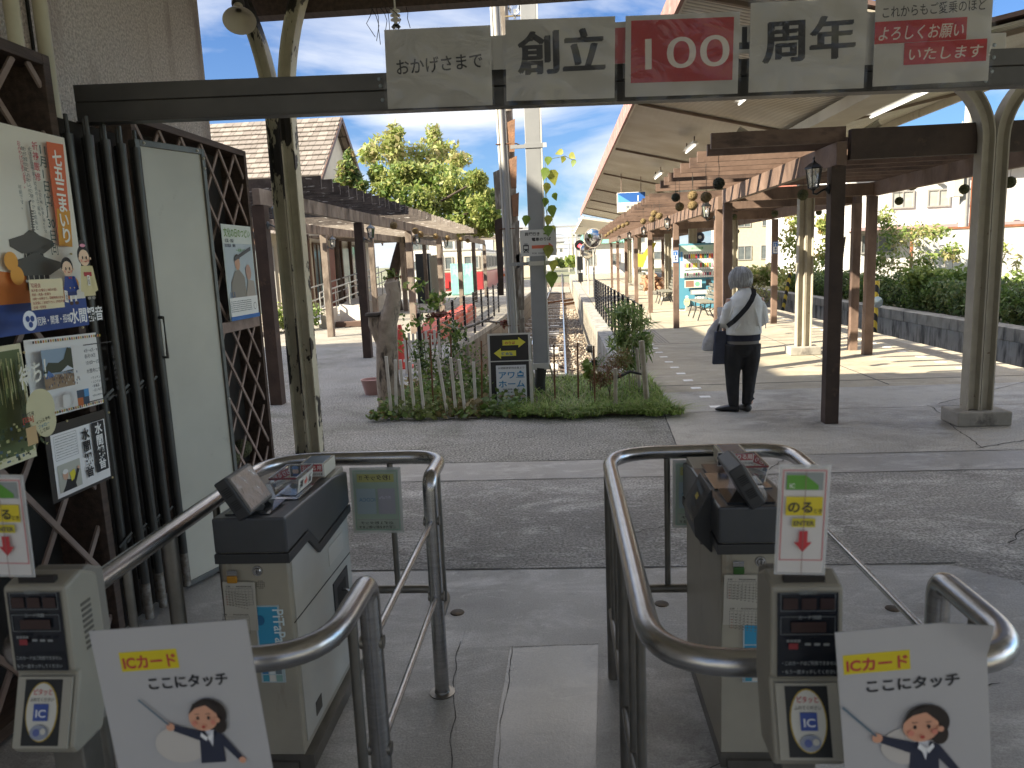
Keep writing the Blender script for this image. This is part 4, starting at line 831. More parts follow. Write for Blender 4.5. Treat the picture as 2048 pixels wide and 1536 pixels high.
def clip(x, y, z, c, label):
    t = thing('clip_hook', label, 'clip', (x,y,z)); b = MB(); b.box(-.017,-.010,-.016,.017,-.002,.008,plain(c,.35)); b.build('jaw', t, bevel=.004); b = MB(); b.box(-.017,-.004,-.002,.017,-.001,.024,M_steel); b.build('plate', t, bevel=.001)
def ic_sticker(x, y, z, label):
    b = Board(.062,.245,plain('b9c9cf',.35)); b.rect(.004,.118,.058,.241,'3a9bc4'); b.rect(.004,.060,.058,.114,'3a9bc4'); b.rect(.004,.004,.058,.056,'c5d4d6'); 
    b.text('PiTaPa', .046, .236, .040, 'dfeef2', .012, w=.108, rot=-90) ; b.disc(.012,.20,.012,'2b6f9c',ry=.016)
    b.poly([(.008,.066),(.030,.066),(.018,.100),(.008,.108)],'2b7fb0')
    for i, c in enumerate(('4f9fb5','e2e0d6','8ab0a8','3a86c0','dfe6e6','6f7f86')): b.rect(.006+(i%3)*.0175,.006+(i//3)*.025,.0215+(i%3)*.0175,.027+(i//3)*.025,c)
    o = b.place('card_sticker', (x-.012,y,z-.02), (1,0,0), (0,0,1)); o.scale = (1.3,1.1,1); return tag(o, label, 'sticker')
yf = Y0-.004
timetable(-1.118, yf-.008, .505, 'two small fare tables on a sheet clipped to the left fare machine'); clip(-1.078, yf-.010, .685, 'b5801f', 'orange clip holding the sheet on the left fare machine'); ic_sticker(-1.010, yf, .335, 'blue and white card sticker on the front of the left fare machine')
yf2 = yf+.02
timetable(.470, yf2-.008, .50, 'two small fare tables on a sheet clipped to the right fare machine'); clip(.515, yf2-.010, .685, '2f5a1f', 'dark green clip holding the sheet on the right fare machine'); ic_sticker(.545, yf2, .32, 'blue and white card sticker on the right fare machine, half hidden by the card reader')
# green notices hanging inside the far side of each barrier, seen from behind
def back_notice(x, label):
    b = Board(.215,.285,film('clear_sleeve', (.66,.70,.66), .6, .25)); w_, h_ = .215,.285
    b.frame(.012,.012,w_-.012,h_-.012,.006,'93ad9c'); b.rect(.020,.062,w_-.020,h_-.020,'a5b8a8'); b.rect(.030,.222,w_-.030,h_-.028,'b8b878'); b.text('1秒タッチ !!', .040,.232,.026,'55504a',.014,w=.135,flip=True)
    b.rect(.025,.085,.105,.195,'a5b6bd'); b.rect(.115,.085,w_-.028,.195,'a8a8b2'); b.text('PiTaPa', .120,.15,.018,'c8c8d6',.01,flip=True); b.text('ICOCA', .035,.14,.022,'7796b0',.01,flip=True); b.rect(.020,.020,w_-.020,.060,'a9b4a8'); b.text('必ず１秒タッチ', .035,.042,.014,'4a4c48',.012,w=.14,flip=True); b.text('ご協力をお願い致します', .028,.024,.014,'4a4c48',.012,w=.155,flip=True)
    return tag(b.place('hanging_notice', (x,2.957,.545), (1,0,-.01), (0,0,1)), label, 'notice')
back_notice(-.905, 'green notice in a clear sleeve hanging on the far side of the left barrier'); back_notice(.42, 'green notice in a clear sleeve hanging on the far side of the right barrier')
# --- card readers
M_rd = mat('reader_shell', (.33,.31,.255), (.27,.25,.205), rough=.5, scale=3); M_rdd = mat('reader_panel', (.012,.014,.020), rough=.25)
def card_reader(label, x, y, z):
    t = thing('card_reader', label, 'card reader', (x,y,0), 'card readers'); hw = .056
    prof = [(0,.0),(.0,-.075),(.034,-.085),(.075,-.315),(.045,-.345),(-.03,-.345),(-.075,-.25),(-.075,-.02),(-.035,.012)]
    prof = [(.0,0),(.006,-.148),(-.004,-.156),(.036,-.270),(.027,-.287),(-.045,-.287),(-.085,-.18),(-.085,-.01),(-.045,.012)]
    b = MB(); b.prism([(-a, c) for a, c in prof], hw*2, M_rd, Matrix.Translation((-hw,0,z)) @ Matrix(((0,0,1,0),(1,0,0,0),(0,1,0,0),(0,0,0,1)))); b.build('shell', t, bevel=.006)
    b = MB(); b.prism([(-a+.02, c*.97-.004) for a, c in prof], hw*2-.02, mat('reader_rear', (.20,.185,.16), rough=.6), Matrix.Translation((-hw+.01,.012,z)) @ Matrix(((0,0,1,0),(1,0,0,0),(0,1,0,0),(0,0,0,1)))); b.build('rear_case', t, bevel=.004)
    d = Board(.092,.138,M_rdd,.001); d.frame(.004,.108,.088,.138,.0012,'6a6e70'); d.frame(.004,.070,.088,.100,.0012,'6a6e70'); d.text('残額表示', .032,.1365,.007,'8a8e8e',.01)
    for k in range(3): d.rect(.008+k*.028,.112,.030+k*.028,.130,'35211f')
    d.rect(.020,.075,.073,.092,'35211f'); d.text('カード残額', .030,.0975,.007,'8a8e8e',.01); d.rect(.016,.048,.030,.058,'8a2f35'); d.text('■■■■', .012,.060,.006,'777b7c',.01)
    for k in range(3): d.rect(.040+k*.014,.055,.049+k*.014,.059,'8a8e8e')
    d.text('・このカードはご利用できません', .003,.024,.0072,'8d9192',.02,w=.086); d.text('・もう一度タッチしてください', .003,.010,.0072,'8d9192',.02,w=.086)
    ob = d.place('display_panel', (-.046,-.0085,z-.146), (1,0,0), (0,.035,1), t)
    ux = Vector((1,0,0)); uy = Vector((0,.040,.114)).normalized()
    fr_ = Board(.096,.114,mat('pad_surround', (.36,.34,.285), rough=.5),.003); fr_.rect(.014,.004,.080,.110,'131518'); fr_.disc(.047,.058,.0285,'b59a3f',ry=.048); fr_.disc(.047,.058,.0265,'cfcdc4',ry=.046); fr_.text('ピタッと', .030,.086,.011,'b8484a',.02,w=.034); fr_.text('ふれてください', .026,.075,.0075,'5a564e',.01,w=.042); fr_.rect(.034,.044,.060,.071,'39509a'); fr_.text('IC', .0375,.050,.017,'d9dde6',.02,w=.019); fr_.disc(.047,.026,.016,'8f96a8',ry=.012); fr_.disc(.043,.026,.006,'5a66a0'); fr_.disc(.055,.028,.005,'c9c7be')
    ob = fr_.place('touch_pad', (-.048,-.0415,z-.268), ux, uy, t)
    b = MB(); b.box(-.033,.010,z+.0005,.030,.020,z+.013,plain('1c1716')); b.build('slot', t)
    b = MB(); b.box(-.028,.02,.0,.028,.075,z-.25,M_steeld); b.build('stand', t, bevel=.004); b = MB(); b.box(-.02,.075,.60,.02,.24,.64,M_steeld); b.build('bracket_arm', t)
    b = MB()
    for k in range(9): b.box(hw,.03,z-.05-k*.010,hw+.0012,.055,z-.045-k*.010,plain('55514a'))
    b.build('side_vents', t)
    return t
def enter_sign(label, x, y, z):
    b = Board(.078,.178,film('laminate_edge', (.8,.8,.8), .45, .15),.0012); b.rect(.004,.004,.073,.173,'d3cfcd'); b.frame(.006,.024,.072,.170,.0018,'c4787c')
    b.rect(.011,.138,.067,.166,'8f9696'); b.poly([(.012,.139),(.060,.139),(.060,.146),(.040,.162),(.012,.162)],'5f9a3c'); b.text('IC', .016,.142,.009,'e2e6de',.02)
    b.rect(.012,.098,.067,.128,'d6c22f'); b.text('のる', .014,.104,.020,'3c3a30',.03,w=.038); b.text('とき', .053,.103,.008,'3c3a30',.02,w=.013); b.rect(.022,.080,.057,.094,'c9bc35'); b.text('ENTER', .0235,.083,.010,'55504a',.03,w=.032)
    b.poly([(.033,.074),(.046,.074),(.046,.056),(.053,.056),(.0395,.040),(.026,.056),(.033,.056)],'bd3840'); b.rect(.0385,.004,.0395,.170,'8a6a66')
    return tag(b.place('enter_sign', (x,y,z), (1,0,-.03), (.03,0,1)), label, 'sign')
card_reader('beige card reader on the right with its whole front in view', .3665, 1.125, 1.13)
card_reader('beige card reader at the left edge, half cut off by the view', -.895, 1.125, 1.145)
enter_sign('laminated ENTER sign with a red arrow standing on the right card reader', .318, 1.135, 1.147); enter_sign('laminated ENTER sign with a red arrow standing on the left card reader', -.975, 1.135, 1.160)
# --- touch posters with the office worker drawing
def lady(b, cx, cy, s):
    skin = 'd9a184'; hair = '2f2724'; suit = '2b3044'
    b.poly([(cx-.85*s,cy-3.3*s),(cx+.75*s,cy-3.3*s),(cx+.8*s,cy-2.0*s),(cx+.55*s,cy-1.15*s),(cx-.35*s,cy-1.1*s),(cx-.65*s,cy-1.5*s)], suit)
    b.poly([(cx-.25*s,cy-1.05*s),(cx+.35*s,cy-1.05*s),(cx+.10*s,cy-2.2*s)], 'dcdde2')
    b.poly([(cx+.5*s,cy-1.15*s),(cx+.85*s,cy-1.35*s),(cx+1.9*s,cy-3.0*s),(cx+1.6*s,cy-3.2*s),(cx+.6*s,cy-1.9*s)], suit); b.disc(cx+1.85*s,cy-3.2*s,.22*s,skin)
    b.poly([(cx-.35*s,cy-1.1*s),(cx-.55*s,cy-1.75*s),(cx-2.2*s,cy-.95*s),(cx-2.1*s,cy-.55*s)], suit); b.disc(cx-2.35*s,cy-.65*s,.27*s,skin)
    b.poly([(cx-2.45*s,cy-.55*s),(cx-2.35*s,cy-.5*s),(cx-4.0*s,cy+1.35*s),(cx-4.1*s,cy+1.3*s)], '5a7080')
    b.disc(cx+.25*s,cy+.05*s,1.15*s,hair,ry=1.05*s); b.disc(cx+.85*s,cy-.65*s,.45*s,hair,ry=.6*s)
    b.disc(cx-.1*s,cy-.15*s,.92*s,skin,ry=.86*s); b.poly([(cx-1.0*s,cy+.15*s),(cx-.5*s,cy+.55*s),(cx+.2*s,cy+.7*s),(cx+.9*s,cy+.0*s),(cx+1.0*s,cy+.6*s),(cx+.3*s,cy+1.05*s),(cx-.6*s,cy+.85*s)], hair)
    for k in (-.42, .28): b.disc(cx+k*s,cy-.12*s,.09*s,'2f2724',ry=.12*s,n=12); b.rect(cx+(k-.14)*s,cy+.14*s,cx+(k+.14)*s,cy+.18*s,'5a4038')
    for k in (-.66, .55): b.disc(cx+k*s,cy-.42*s,.16*s,'d98a76',n=14)
    b.disc(cx-.1*s,cy-.66*s,.12*s,'b5483f',ry=.10*s,n=14); b.disc(cx+.85*s,cy-.25*s,.17*s,skin,n=12)
    b.poly([(cx-.30*s,cy-1.0*s),(cx+.05*s,cy-1.35*s),(cx-.05*s,cy-1.6*s),(cx-.40*s,cy-1.25*s)],'eeeeF0'.lower()); b.poly([(cx+.05*s,cy-1.35*s),(cx+.40*s,cy-1.0*s),(cx+.45*s,cy-1.25*s),(cx+.15*s,cy-1.6*s)],'eeeef0')
def touch_poster(label, TL, TR, Y, K, bendk):
    o = at(*TL, Y=Y); r = at(*TR, Y=Y); wd = (r-o).length; ht = .335; u = (r-o).normalized(); up = Vector((-u.z*.6,0,u.x)).normalized()
    t = thing('touch_poster', label, 'poster', (o.x+wd/2, Y+.0, 0), 'touch here posters')
    b = Board(wd, ht, mat('laminated_paper', (.50,.49,.495), (.47,.46,.465), rough=.28, scale=3), .0012, .0004, grid=24)
    b.rect(wd*K[0], ht-.066, wd*(K[0]+K[1]), ht-.036, 'd6c21f'); b.text('ICカード', wd*K[0]+.003, ht-.061, .0225, 'b53a3e', .03, w=wd*K[1]-.006)
    b.text('ここにタッチ', wd*K[2], ht-.095, .021, '26262a', .03, w=wd*K[3])
    b.disc(wd*.45, ht-.185, .040, 'c9c3bd', ry=.030); lady(b, wd*K[4], ht-K[5], K[6])
    b.bend = bendk
    Mo = o-up*ht
    ob = b.place('printed_sheet', Mo, u, up, t, world=True)
    b = MB(); b.box(-.012,.022,0,.012,.046,o.z-.05,M_steeld); b.box(-wd*.4,.012,o.z-.16,wd*.4,.020,o.z-.13,M_steeld); b.build('stand', t, bevel=.002)
    return t
touch_poster('white touch here poster with a pointing office worker, left of the lane', (190,1262), (505,1238), .965, (.16,.37,.30,.52,.64,.140,.0235), None)
touch_poster('white touch here poster with a curled corner right of the right card reader', (1688,1264), (1990,1236), 1.02, (.04,.45,.17,.64,.54,.150,.027), lambda x, y: (.35*max(0, (x-.17)+(y-.31)) if (x-.17)+(y-.31) > 0 and y > .285 else 0))
# ------------------------------------------------------------------ right platform: canopy, columns, pergola
M_corr = bpy.data.materials.new('corrugated_soffit'); M_corr.use_nodes = True; nt = M_corr.node_tree; N = nt.nodes.new; L = nt.links.new; pb = nt.nodes['Principled BSDF']
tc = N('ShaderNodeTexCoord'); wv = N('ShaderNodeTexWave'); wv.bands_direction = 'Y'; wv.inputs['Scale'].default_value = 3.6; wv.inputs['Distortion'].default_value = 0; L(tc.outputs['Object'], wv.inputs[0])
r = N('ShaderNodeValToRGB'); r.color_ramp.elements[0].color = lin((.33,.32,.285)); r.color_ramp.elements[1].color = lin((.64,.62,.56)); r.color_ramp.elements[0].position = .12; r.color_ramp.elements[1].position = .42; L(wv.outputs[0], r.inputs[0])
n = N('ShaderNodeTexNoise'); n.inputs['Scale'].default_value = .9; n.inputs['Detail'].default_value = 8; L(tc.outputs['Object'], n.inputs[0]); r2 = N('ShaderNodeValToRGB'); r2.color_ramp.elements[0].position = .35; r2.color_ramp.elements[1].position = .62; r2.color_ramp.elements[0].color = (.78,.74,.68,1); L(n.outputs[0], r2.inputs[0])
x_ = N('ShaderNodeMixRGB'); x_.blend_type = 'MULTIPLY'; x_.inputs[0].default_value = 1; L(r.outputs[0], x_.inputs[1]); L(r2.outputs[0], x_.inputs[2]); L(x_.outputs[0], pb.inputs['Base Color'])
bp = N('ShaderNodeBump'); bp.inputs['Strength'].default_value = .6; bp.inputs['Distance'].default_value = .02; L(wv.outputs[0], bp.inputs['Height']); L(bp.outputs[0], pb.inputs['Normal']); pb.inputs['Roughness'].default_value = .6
M_redb = mat('faded_red_fascia', (.23,.115,.10), (.32,.19,.165), rough=.75, scale=5, bump=.3, third=((.40,.30,.27), 4, .55, .7))
M_roofm = mat('roof_metal', (.22,.14,.12), (.15,.10,.09), rough=.6, scale=2)
M_gut = mat('brown_purlin', (.14,.10,.075), (.20,.15,.115), rough=.6, scale=4)
M_soft = mat('soffit_beam_paint', (.55,.525,.455), (.47,.445,.38), rough=.5, scale=2, third=((.27,.23,.17), 3, .6, .75))
t = thing('platform_canopy', 'long butterfly canopy with corrugated cream underside and red edge over the right platform', 'canopy', (3.75,25,3.4)); CAN = t
CX = ((1.22,4.07),(3.75,3.46),(6.40,3.98))
def slab(b, p, q, y0, y1, th, m):
    b.add([(p[0],y0,p[1]),(q[0],y0,q[1]),(q[0],y1,q[1]),(p[0],y1,p[1]),(p[0],y0,p[1]+th),(q[0],y0,q[1]+th),(q[0],y1,q[1]+th),(p[0],y1,p[1]+th)], [(0,3,2,1),(4,5,6,7),(0,1,5,4),(1,2,6,5),(2,3,7,6),(3,0,4,7)], m)
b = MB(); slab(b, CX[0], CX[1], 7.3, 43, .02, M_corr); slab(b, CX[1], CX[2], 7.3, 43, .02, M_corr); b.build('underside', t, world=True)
b = MB(); slab(b, (1.18,4.12), (3.75,3.52), 7.28, 43.02, .04, M_roofm); slab(b, (3.75,3.52), (6.44,4.03), 7.28, 43.02, .04, M_roofm); b.build('roof_sheet', t, world=True)
for k in range(12):
    y0 = 7.25+k*3.0; b = MB(); b.box(1.16,y0,3.93,1.20,y0+2.98,4.22,M_redb); b.build('fascia_board', t, world=True)
b = MB(); b.box(1.205,7.3,3.98,1.25,43,4.06,M_soft); b.build('eave_trim', t, world=True); b = MB(); b.box(6.42,7.3,3.86,6.47,43,4.12,M_soft); b.build('eave_trim', t, world=True)
b = MB(); b.box(3.52,7.3,3.30,3.98,43,3.45,M_soft); b.build('valley_beam', t, world=True, bevel=.01)
for k in range(8):
    y = 7.60+k*5.02; b = MB(); b.bar((1.30,y,4.02),(3.5,y,3.49),.05,.04,M_gut); b.bar((4.0,y,3.48),(6.4,y,3.945),.05,.045,M_gut); b.build('purlin', t, world=True)
b = MB(); slab(b, (1.35,3.9), (3.6,3.5), 46, 74, .12, M_soft); slab(b, (3.6,3.5), (5.8,3.9), 46, 74, .12, M_soft); b.box(1.31,46,3.86,1.345,74,4.1,mat('pale_trim', (.6,.59,.55), rough=.6)); b.build('far_roof', t, world=True)
def canopy_col(label, y, base=True): return split_column(label, 3.75, y, 2.5, .62, 62, 3.44, M_creamR, M_creamR, 'canopy columns', .13 if base else None)
c0 = canopy_col('cream double rail column on a concrete plinth forking under the beam, nearest on the right', 7.0)
for i, (y, lb) in enumerate(((12.0,'sunlit cream double column on a concrete plinth right of the standing person'),(17.,'cream double column behind the standing person'),(22.,'cream double column just past the vending machine'),(27.,'cream canopy column beyond the vending machine'),(32.,'cream canopy column near the far wood pile'),(37.,'cream canopy column far down the platform'),(42.,'cream canopy column at the far canopy end'))):
    dup(c0, (3.75, y, 0), None, lb, 'canopy columns')
M_tube = mat('lamp_tube_glass', (.85,.85,.82), rough=.3, emit=(1,.97,.9), es=.7)
def fluor(label, x, y, z, L_=1.0):
    t = thing('tube_lamp', label, 'tube lamp', (x,y,z), 'tube lamps under the canopy'); b = MB(); b.box(-.035,-L_/2,.03,.035,L_/2,.075,plain('d9d7cf')); b.poly([(-.07,-L_/2,.028),(.07,-L_/2,.028),(.07,L_/2,.028),(-.07,L_/2,.028)],plain('d9d7cf')); b.build('fitting', t)
    b = MB(); b.tube([(0,-L_/2+.03,0),(0,L_/2-.03,0)], .016, M_tube, n=10); b.build('tube', t); b = MB(); b.bar((0,-L_/2+.1,.075),(0,-L_/2+.1,.16),.02,.02,M_gut); b.bar((0,L_/2-.1,.075),(0,L_/2-.1,.16),.02,.02,M_gut); b.build('hanger', t); return t
fluor('tube lamp under the canopy just below the 周年 banner', 2.4, 10.1, 3.55, .9)
fluor('tube lamp under the canopy above the near pergola slats', 2.4, 14.3, 3.5, 1.0); fluor('tube lamp under the canopy above the blue number sign', 2.4, 18.9, 3.5, 1.2); fluor('long tube lamp beside the canopy valley beam', 4.15, 9.6, 3.32, 2.2); fluor('tube lamp under the right canopy slope, mostly behind the beam', 5.2, 9.2, 3.6, 1.6)
# timber
def wood(name, c1, c2, third=None, bump=.35): return mat(name, c1, c2, rough=.7, scale=3.2, detail=7, stretch=(4,4,4) if False else None, bump=bump, bscale=26, third=third)
M_br = wood('brown_stained_timber', (.135,.088,.066), (.20,.135,.102), ((.08,.052,.04), 2.4, .5, .68, (1, 1, .3)))
M_brs = wood('brown_slat_timber', (.125,.078,.058), (.185,.122,.093), ((.07,.045,.036), 3.5, .52, .66, (.4, 2, 1)))
M_bk = wood('blackened_timber', (.035,.022,.017), (.065,.042,.032), ((.10,.06,.04), 5, .62, .72))
M_gy = mat('weathered_timber', (.16,.125,.10), (.24,.20,.165), rough=.85, scale=4, bump=.5, third=((.07,.055,.045), 3, .48, .62, (1, 1, .25)))
M_gys = mat('shaded_weathered_slat', (.05,.04,.036), (.12,.10,.088), rough=.85, scale=6, bump=.5, third=((.48,.46,.43), 16, .60, .66, (.35, 2, 2)))  # near slats: shade put into the timber colour
M_gysl = mat('pale_sunlit_timber', (.20,.17,.145), (.30,.265,.23), rough=.85, scale=6, bump=.5, third=((.55,.52,.48), 14, .58, .66, (.35, 2, 2)))  # far slats: sunlight put into the colour; also the pale step timber
def pergola(label, posts, xs, y0, y1, zb, x0, x1, ys, m_post, m_beam, m_slat, pw=.11, bh=.20, cross=(), header=None):
    t = thing('pergola', label, 'pergola', ((xs[0]+xs[1])/2, y0, 0))
    for (x, y) in posts: b = MB(); b.box(x-pw/2,y-pw/2,0,x+pw/2,y+pw/2,zb-.002,m_post(y)); b.build('post', t, world=True, bevel=.004)
    for x in xs: b = MB(); b.box(x-.045,y0-.06,zb,x+.045,y1+.06,zb+bh,m_beam); b.build('long_beam', t, world=True, bevel=.004)
    for y in cross: b = MB(); b.box(xs[0]+.047,y-.04,zb+.01,xs[1]-.047,y+.04,zb+bh-.015,m_beam); b.build('cross_beam', t, world=True)
    for y in ys: b = MB(); jx = rnd.uniform(-.02,.02); b.box(x0+jx,y-.019,zb+bh+.002,x1+jx,y+.019,zb+bh+(.16 if m_beam is M_gy else .11),m_slat(y)); b.build('slat', t, world=True)
    if header: b = MB(); b.box(*header, M_bk); b.build('header_beam', t, world=True, bevel=.004)
    return t
pergola('near section of the brown pergola with a black front post on the right platform', [(2.5,7.16),(4.62,7.16),(2.52,11.75),(4.62,11.72)], (2.5,4.62), 7.10, 11.78, 2.36, 1.42, 5.35, [7.62+i*.49 for i in range(9)], lambda y: M_bk if y < 9 else M_br, M_br, lambda y: M_brs, .125, .20, (11.6,), (2.57,7.02,2.40,5.4,7.10,2.66))
pergola('long brown pergola section running down the right platform past the vending machine', [(2.53,12.46),(4.62,12.30),(2.52,16.93),(4.72,17.2),(2.51,21.7),(4.65,21.8),(2.55,26.2),(4.65,26.3),(2.6,30.7),(4.65,30.7),(2.6,35.2),(4.65,35.2),(2.6,39.5)], (2.53,4.65), 12.35, 39.6, 2.30, 1.45, 5.2, [12.5+i*.485 for i in range(56)], lambda y: M_br, M_br, lambda y: M_brs, .12, .20, (12.5,16.93,21.7,26.2,30.7))
b = MB(); b.box(1.38,7.12,2.565,2.56,7.16,2.70,M_brs); tag(b.build('end_slat', None), 'brown end slat jutting left from the top of the black front post', 'timber')
pergola('weathered dark pergola over the left platform, peeling slats', [(-3.57,8.98),(-3.57,13.42),(-3.57,17.85),(-3.57,22.3),(-3.57,26.7),(-3.57,31.1),(-3.57,35.5),(-5.6,13.3),(-5.6,17.8),(-5.6,22.3),(-5.6,26.7),(-5.6,31.1),(-5.6,35.5),(-5.6,9.0)], (-3.57,-5.6), 8.95, 35.6, 2.42, -6.3, -2.92, [9.35+i*.42 for i in range(62)], lambda y: M_gy if y > 14 else M_bk, M_gy, lambda y: M_gys if y < 17.5 else M_gysl, .15, .19, ())  # slats change from shaded to sunlit colour where the sun begins
for i, y in enumerate((17.85, 22.3, 26.7, 31.1)): pass
# lanterns
M_lan = mat('black_lantern_metal', (.02,.022,.025), rough=.4, metal=.4); M_lan2 = mat('grey_lantern_metal', (.10,.12,.14), rough=.45, metal=.4); M_glass = film('lantern_glass', (.75,.78,.8), .22, .05)
def lantern(label, x, y, z, side, m=None, g='lanterns on the right pergola'):
    m = m or M_lan; t = thing('wall_lantern', label, 'lantern', (x,y,z), g)
    b = MB(); b.lathe([(.004,.215),(.012,.20),(.005,.19),(.010,.18),(.020,.165),(.045,.150),(.082,.118),(.086,.108),(.078,.106),(.0,.106)], m, n=6, smooth=False); b.build('cap', t)
    b = MB()
    for k in range(6):
        a = math.pi*k/3; b.bar((.070*math.cos(a),.070*math.sin(a),.106),(.045*math.cos(a),.045*math.sin(a),-.06),.008,.008,m)
    b.lathe([(.0,-.085),(.01,-.085),(.03,-.070),(.052,-.062),(.052,-.055),(.0,-.055)], m, n=6, smooth=False); b.build('cage', t)
    b = MB(); b.lathe([(.066,.104),(.042,-.056)], M_glass, n=6, smooth=False); b.build('pane', t)
    b = MB(); b.ball((0,0,.02), (.026,.026,.036), mat('bulb_glass', (.75,.74,.70), rough=.25), 12, 8); b.build('bulb', t)
    b = MB(); b.tube([(0,0,-.08),(0,0,-.11),(side*.03,0,-.115),(side*.07,0,-.09),(side*.10,0,-.075)], .010, m, n=8); b.lathe([(0,.0),(.045,.0),(.045,.008),(.02,.02),(.012,.03)], m, c=(side*.135,0,-.075), n=14, M=Matrix.Rotation(-side*math.pi/2,4,'Y')); b.build('arm', t); return t
lan = lantern('black lantern on the black front post of the right pergola', 2.30, 7.16, 2.24, 1)
for y, lb in ((12.46,'black lantern on the double post behind the black front post'),(16.93,'lantern on the pergola post left of the vending machine'),(21.7,'lantern on the pergola post above the far bench'),(26.2,'small lantern on the far pergola post beside the mirrors'),(30.7,'tiny lantern farthest along the right pergola')):
    dup(lan, (2.34, y, 2.26), None, lb)
lan2 = lantern('grey lantern on the first left pergola post beside the cream column', -3.36, 8.98, 2.26, -1, M_lan2, 'lanterns on the left pergola')
for x, y, s, lb in ((-3.36,13.42,1,'grey lantern on the second left pergola post'),(-3.36,17.85,1,'grey lantern on the third left pergola post'),(-3.36,22.3,1,'grey lantern on the fourth left pergola post'),(-5.39,13.3,1,'grey lantern on the rear left pergola post before the house door'),(-5.39,17.8,1,'grey lantern on the rear left pergola post beside the tree trunk')): dup(lan2, (x, y, 2.2), None, lb)
# hanging cedar balls
def hung_ball(m, r, x, y, z, cord, label, group, name='cedar_ball'):
    t = thing(name, label, 'cedar ball', (x,y,z), group); cedar_mesh(r, m).build('ball', t)
    b = MB(); b.tube([(0,0,r*.9),(.004,0,r+cord*.4),(-.003,0,r+cord*.7),(0,0,r+cord)], .003, M_rod, n=5); b.build('cord', t); return t
k1 = hung_ball(M_cedK, .055, 1.55, 7.62, 2.30, .22, 'dark green cedar ball hanging at the near end of the brown slats', 'cedar balls along the right pergola edge')
k2 = hung_ball(M_cedB, .055, 1.52, 8.11, 2.21, .28, 'straw brown cedar ball hanging just left of the dark near one', 'cedar balls along the right pergola edge')
ords = ['third','fourth','fifth','sixth','seventh','eighth','ninth','tenth','eleventh','twelfth','thirteenth','fourteenth','fifteenth','sixteenth','seventeenth']
for i, (x, y, z, k) in enumerate(((1.55,9.09,2.30,2),(1.55,9.09,2.19,2),(1.5,10.07,2.36,1),(1.55,10.07,2.24,2),(1.6,12.5,2.25,2),(1.6,13.2,2.33,2),(1.6,13.5,2.25,2),(1.6,14.9,2.28,2),(1.6,18.4,2.40,2),(1.6,19.6,2.40,2),(1.6,21,2.42,2),(1.6,22.4,2.41,2),(1.6,24,2.40,2),(1.6,25.5,2.38,2),(1.6,27,2.36,2))):
    if i < 16: dup(k1 if k == 1 else k2, (x,y,z), None, f'{"dark green" if k == 1 else "straw brown"} cedar ball, {ords[i]} from the near end along the right pergola edge' if i > 1 else ('straw brown cedar ball, upper of the stacked pair near the lantern','straw brown cedar ball, lower of the stacked pair near the lantern')[i])
k3 = hung_ball(M_cedG, .072, 4.9, 11.07, 2.45, .2, 'green cedar ball against the right pergola beam, upper middle', 'cedar balls on the right side of the right pergola')
for x, y, z, s, lb in ((3.3,10.7,2.36,1,'green cedar ball with a pale top hanging left of the black front post'),(4.0,11.6,2.42,1,'green cedar ball just right of the black front post'),(4.9,11.47,2.26,.8,'small green cedar ball in front of the white building windows'),(4.9,9.69,2.27,.8,'green cedar ball in front of the utility pole'),(4.9,8.75,2.26,.85,'green cedar ball hanging right of the near cream column'),(4.9,14.9,2.3,.8,'small green cedar ball right of the sunlit double column'),(4.0,14.6,2.3,.85,'green cedar ball left of the sunlit double column'),(3.3,16.2,2.32,.85,'green cedar ball above the standing person'),(3.7,16.6,2.36,.85,'green cedar ball above the person, right of another one'),(4.2,18.5,2.1,.7,'small dark cedar ball above the yellowish tree')):
    dup(k3, (x,y,z), None, lb, scale=(s,s,s))
k4 = hung_ball(M_cedB, .07, -3.2, 14.6, 2.40, .15, 'straw brown cedar ball on the left pergola beam, nearest of its row', 'cedar balls on the left pergola')
for a, lb in (((1253,400),'second from the viewer'),((1290,423),'third from the viewer'),((1398,438),'fourth from the viewer'),((1482,450),'fifth from the viewer'),((1580,460),'sixth from the viewer'),((1628,470),'farthest of its row')):
    q = at(480+a[0]/3.572, 350+a[1]/3.572, X=-3.2); dup(k4, q, None, 'straw brown cedar ball on the left pergola beam, '+lb)
# number sign and small platform plates
t = thing('number_sign', 'blue and white hanging platform sign with the number 1', 'platform sign', (1.85,20,3.0)); b = MB(); b.box(-.36,-.06,-.26,.36,.06,.24,plain('e9e7dc')); b.build('box', t, bevel=.01)
s_ = Board(.70,.48,plain('e4e2cf')); s_.rect(0,.24,.70,.48,'2f62ad'); s_.poly([(0,.24),(.34,.24),(.0,.46)],'5ea2d8'); s_.text('1', .47,.27,.19,'f0f0ee',.02); s_.text('貝塚方面', .20,.09,.085,'2d4f86',.01,w=.44); s_.place('face', (-.35,-.0625,-.25), (1,0,0), (0,0,1), t)
b = MB(); b.tube([(-.25,0,.24),(-.25,0,.72)],.012,M_gut,n=6); b.tube([(.25,0,.24),(.25,0,.62)],.012,M_gut,n=6); b.build('hanger', t)
def plate(x, y, z, num, label):
    b = Board(.13,.26,plain('3a6fb5')); b.rect(.012,.012,.118,.248,'e6e8ea'); b.rect(.02,.15,.11,.24,'3a6fb5'); b.text(num,.042,.16,.075,'f0f0ee',.02); b.vtext('番線',.065,.145,.055,'2d4f86',.02); tag(b.place('platform_plate', (x-.065,y,z), (1,0,0), (0,0,1)), label, 'sign')
plate(2.50, 16.86, 1.45, '1', 'small blue plate reading 1番線 on a brown post left of the vending machine'); plate(4.72, 17.13, 1.55, '2', 'small blue plate reading 2番線 on a brown post right of the standing person')
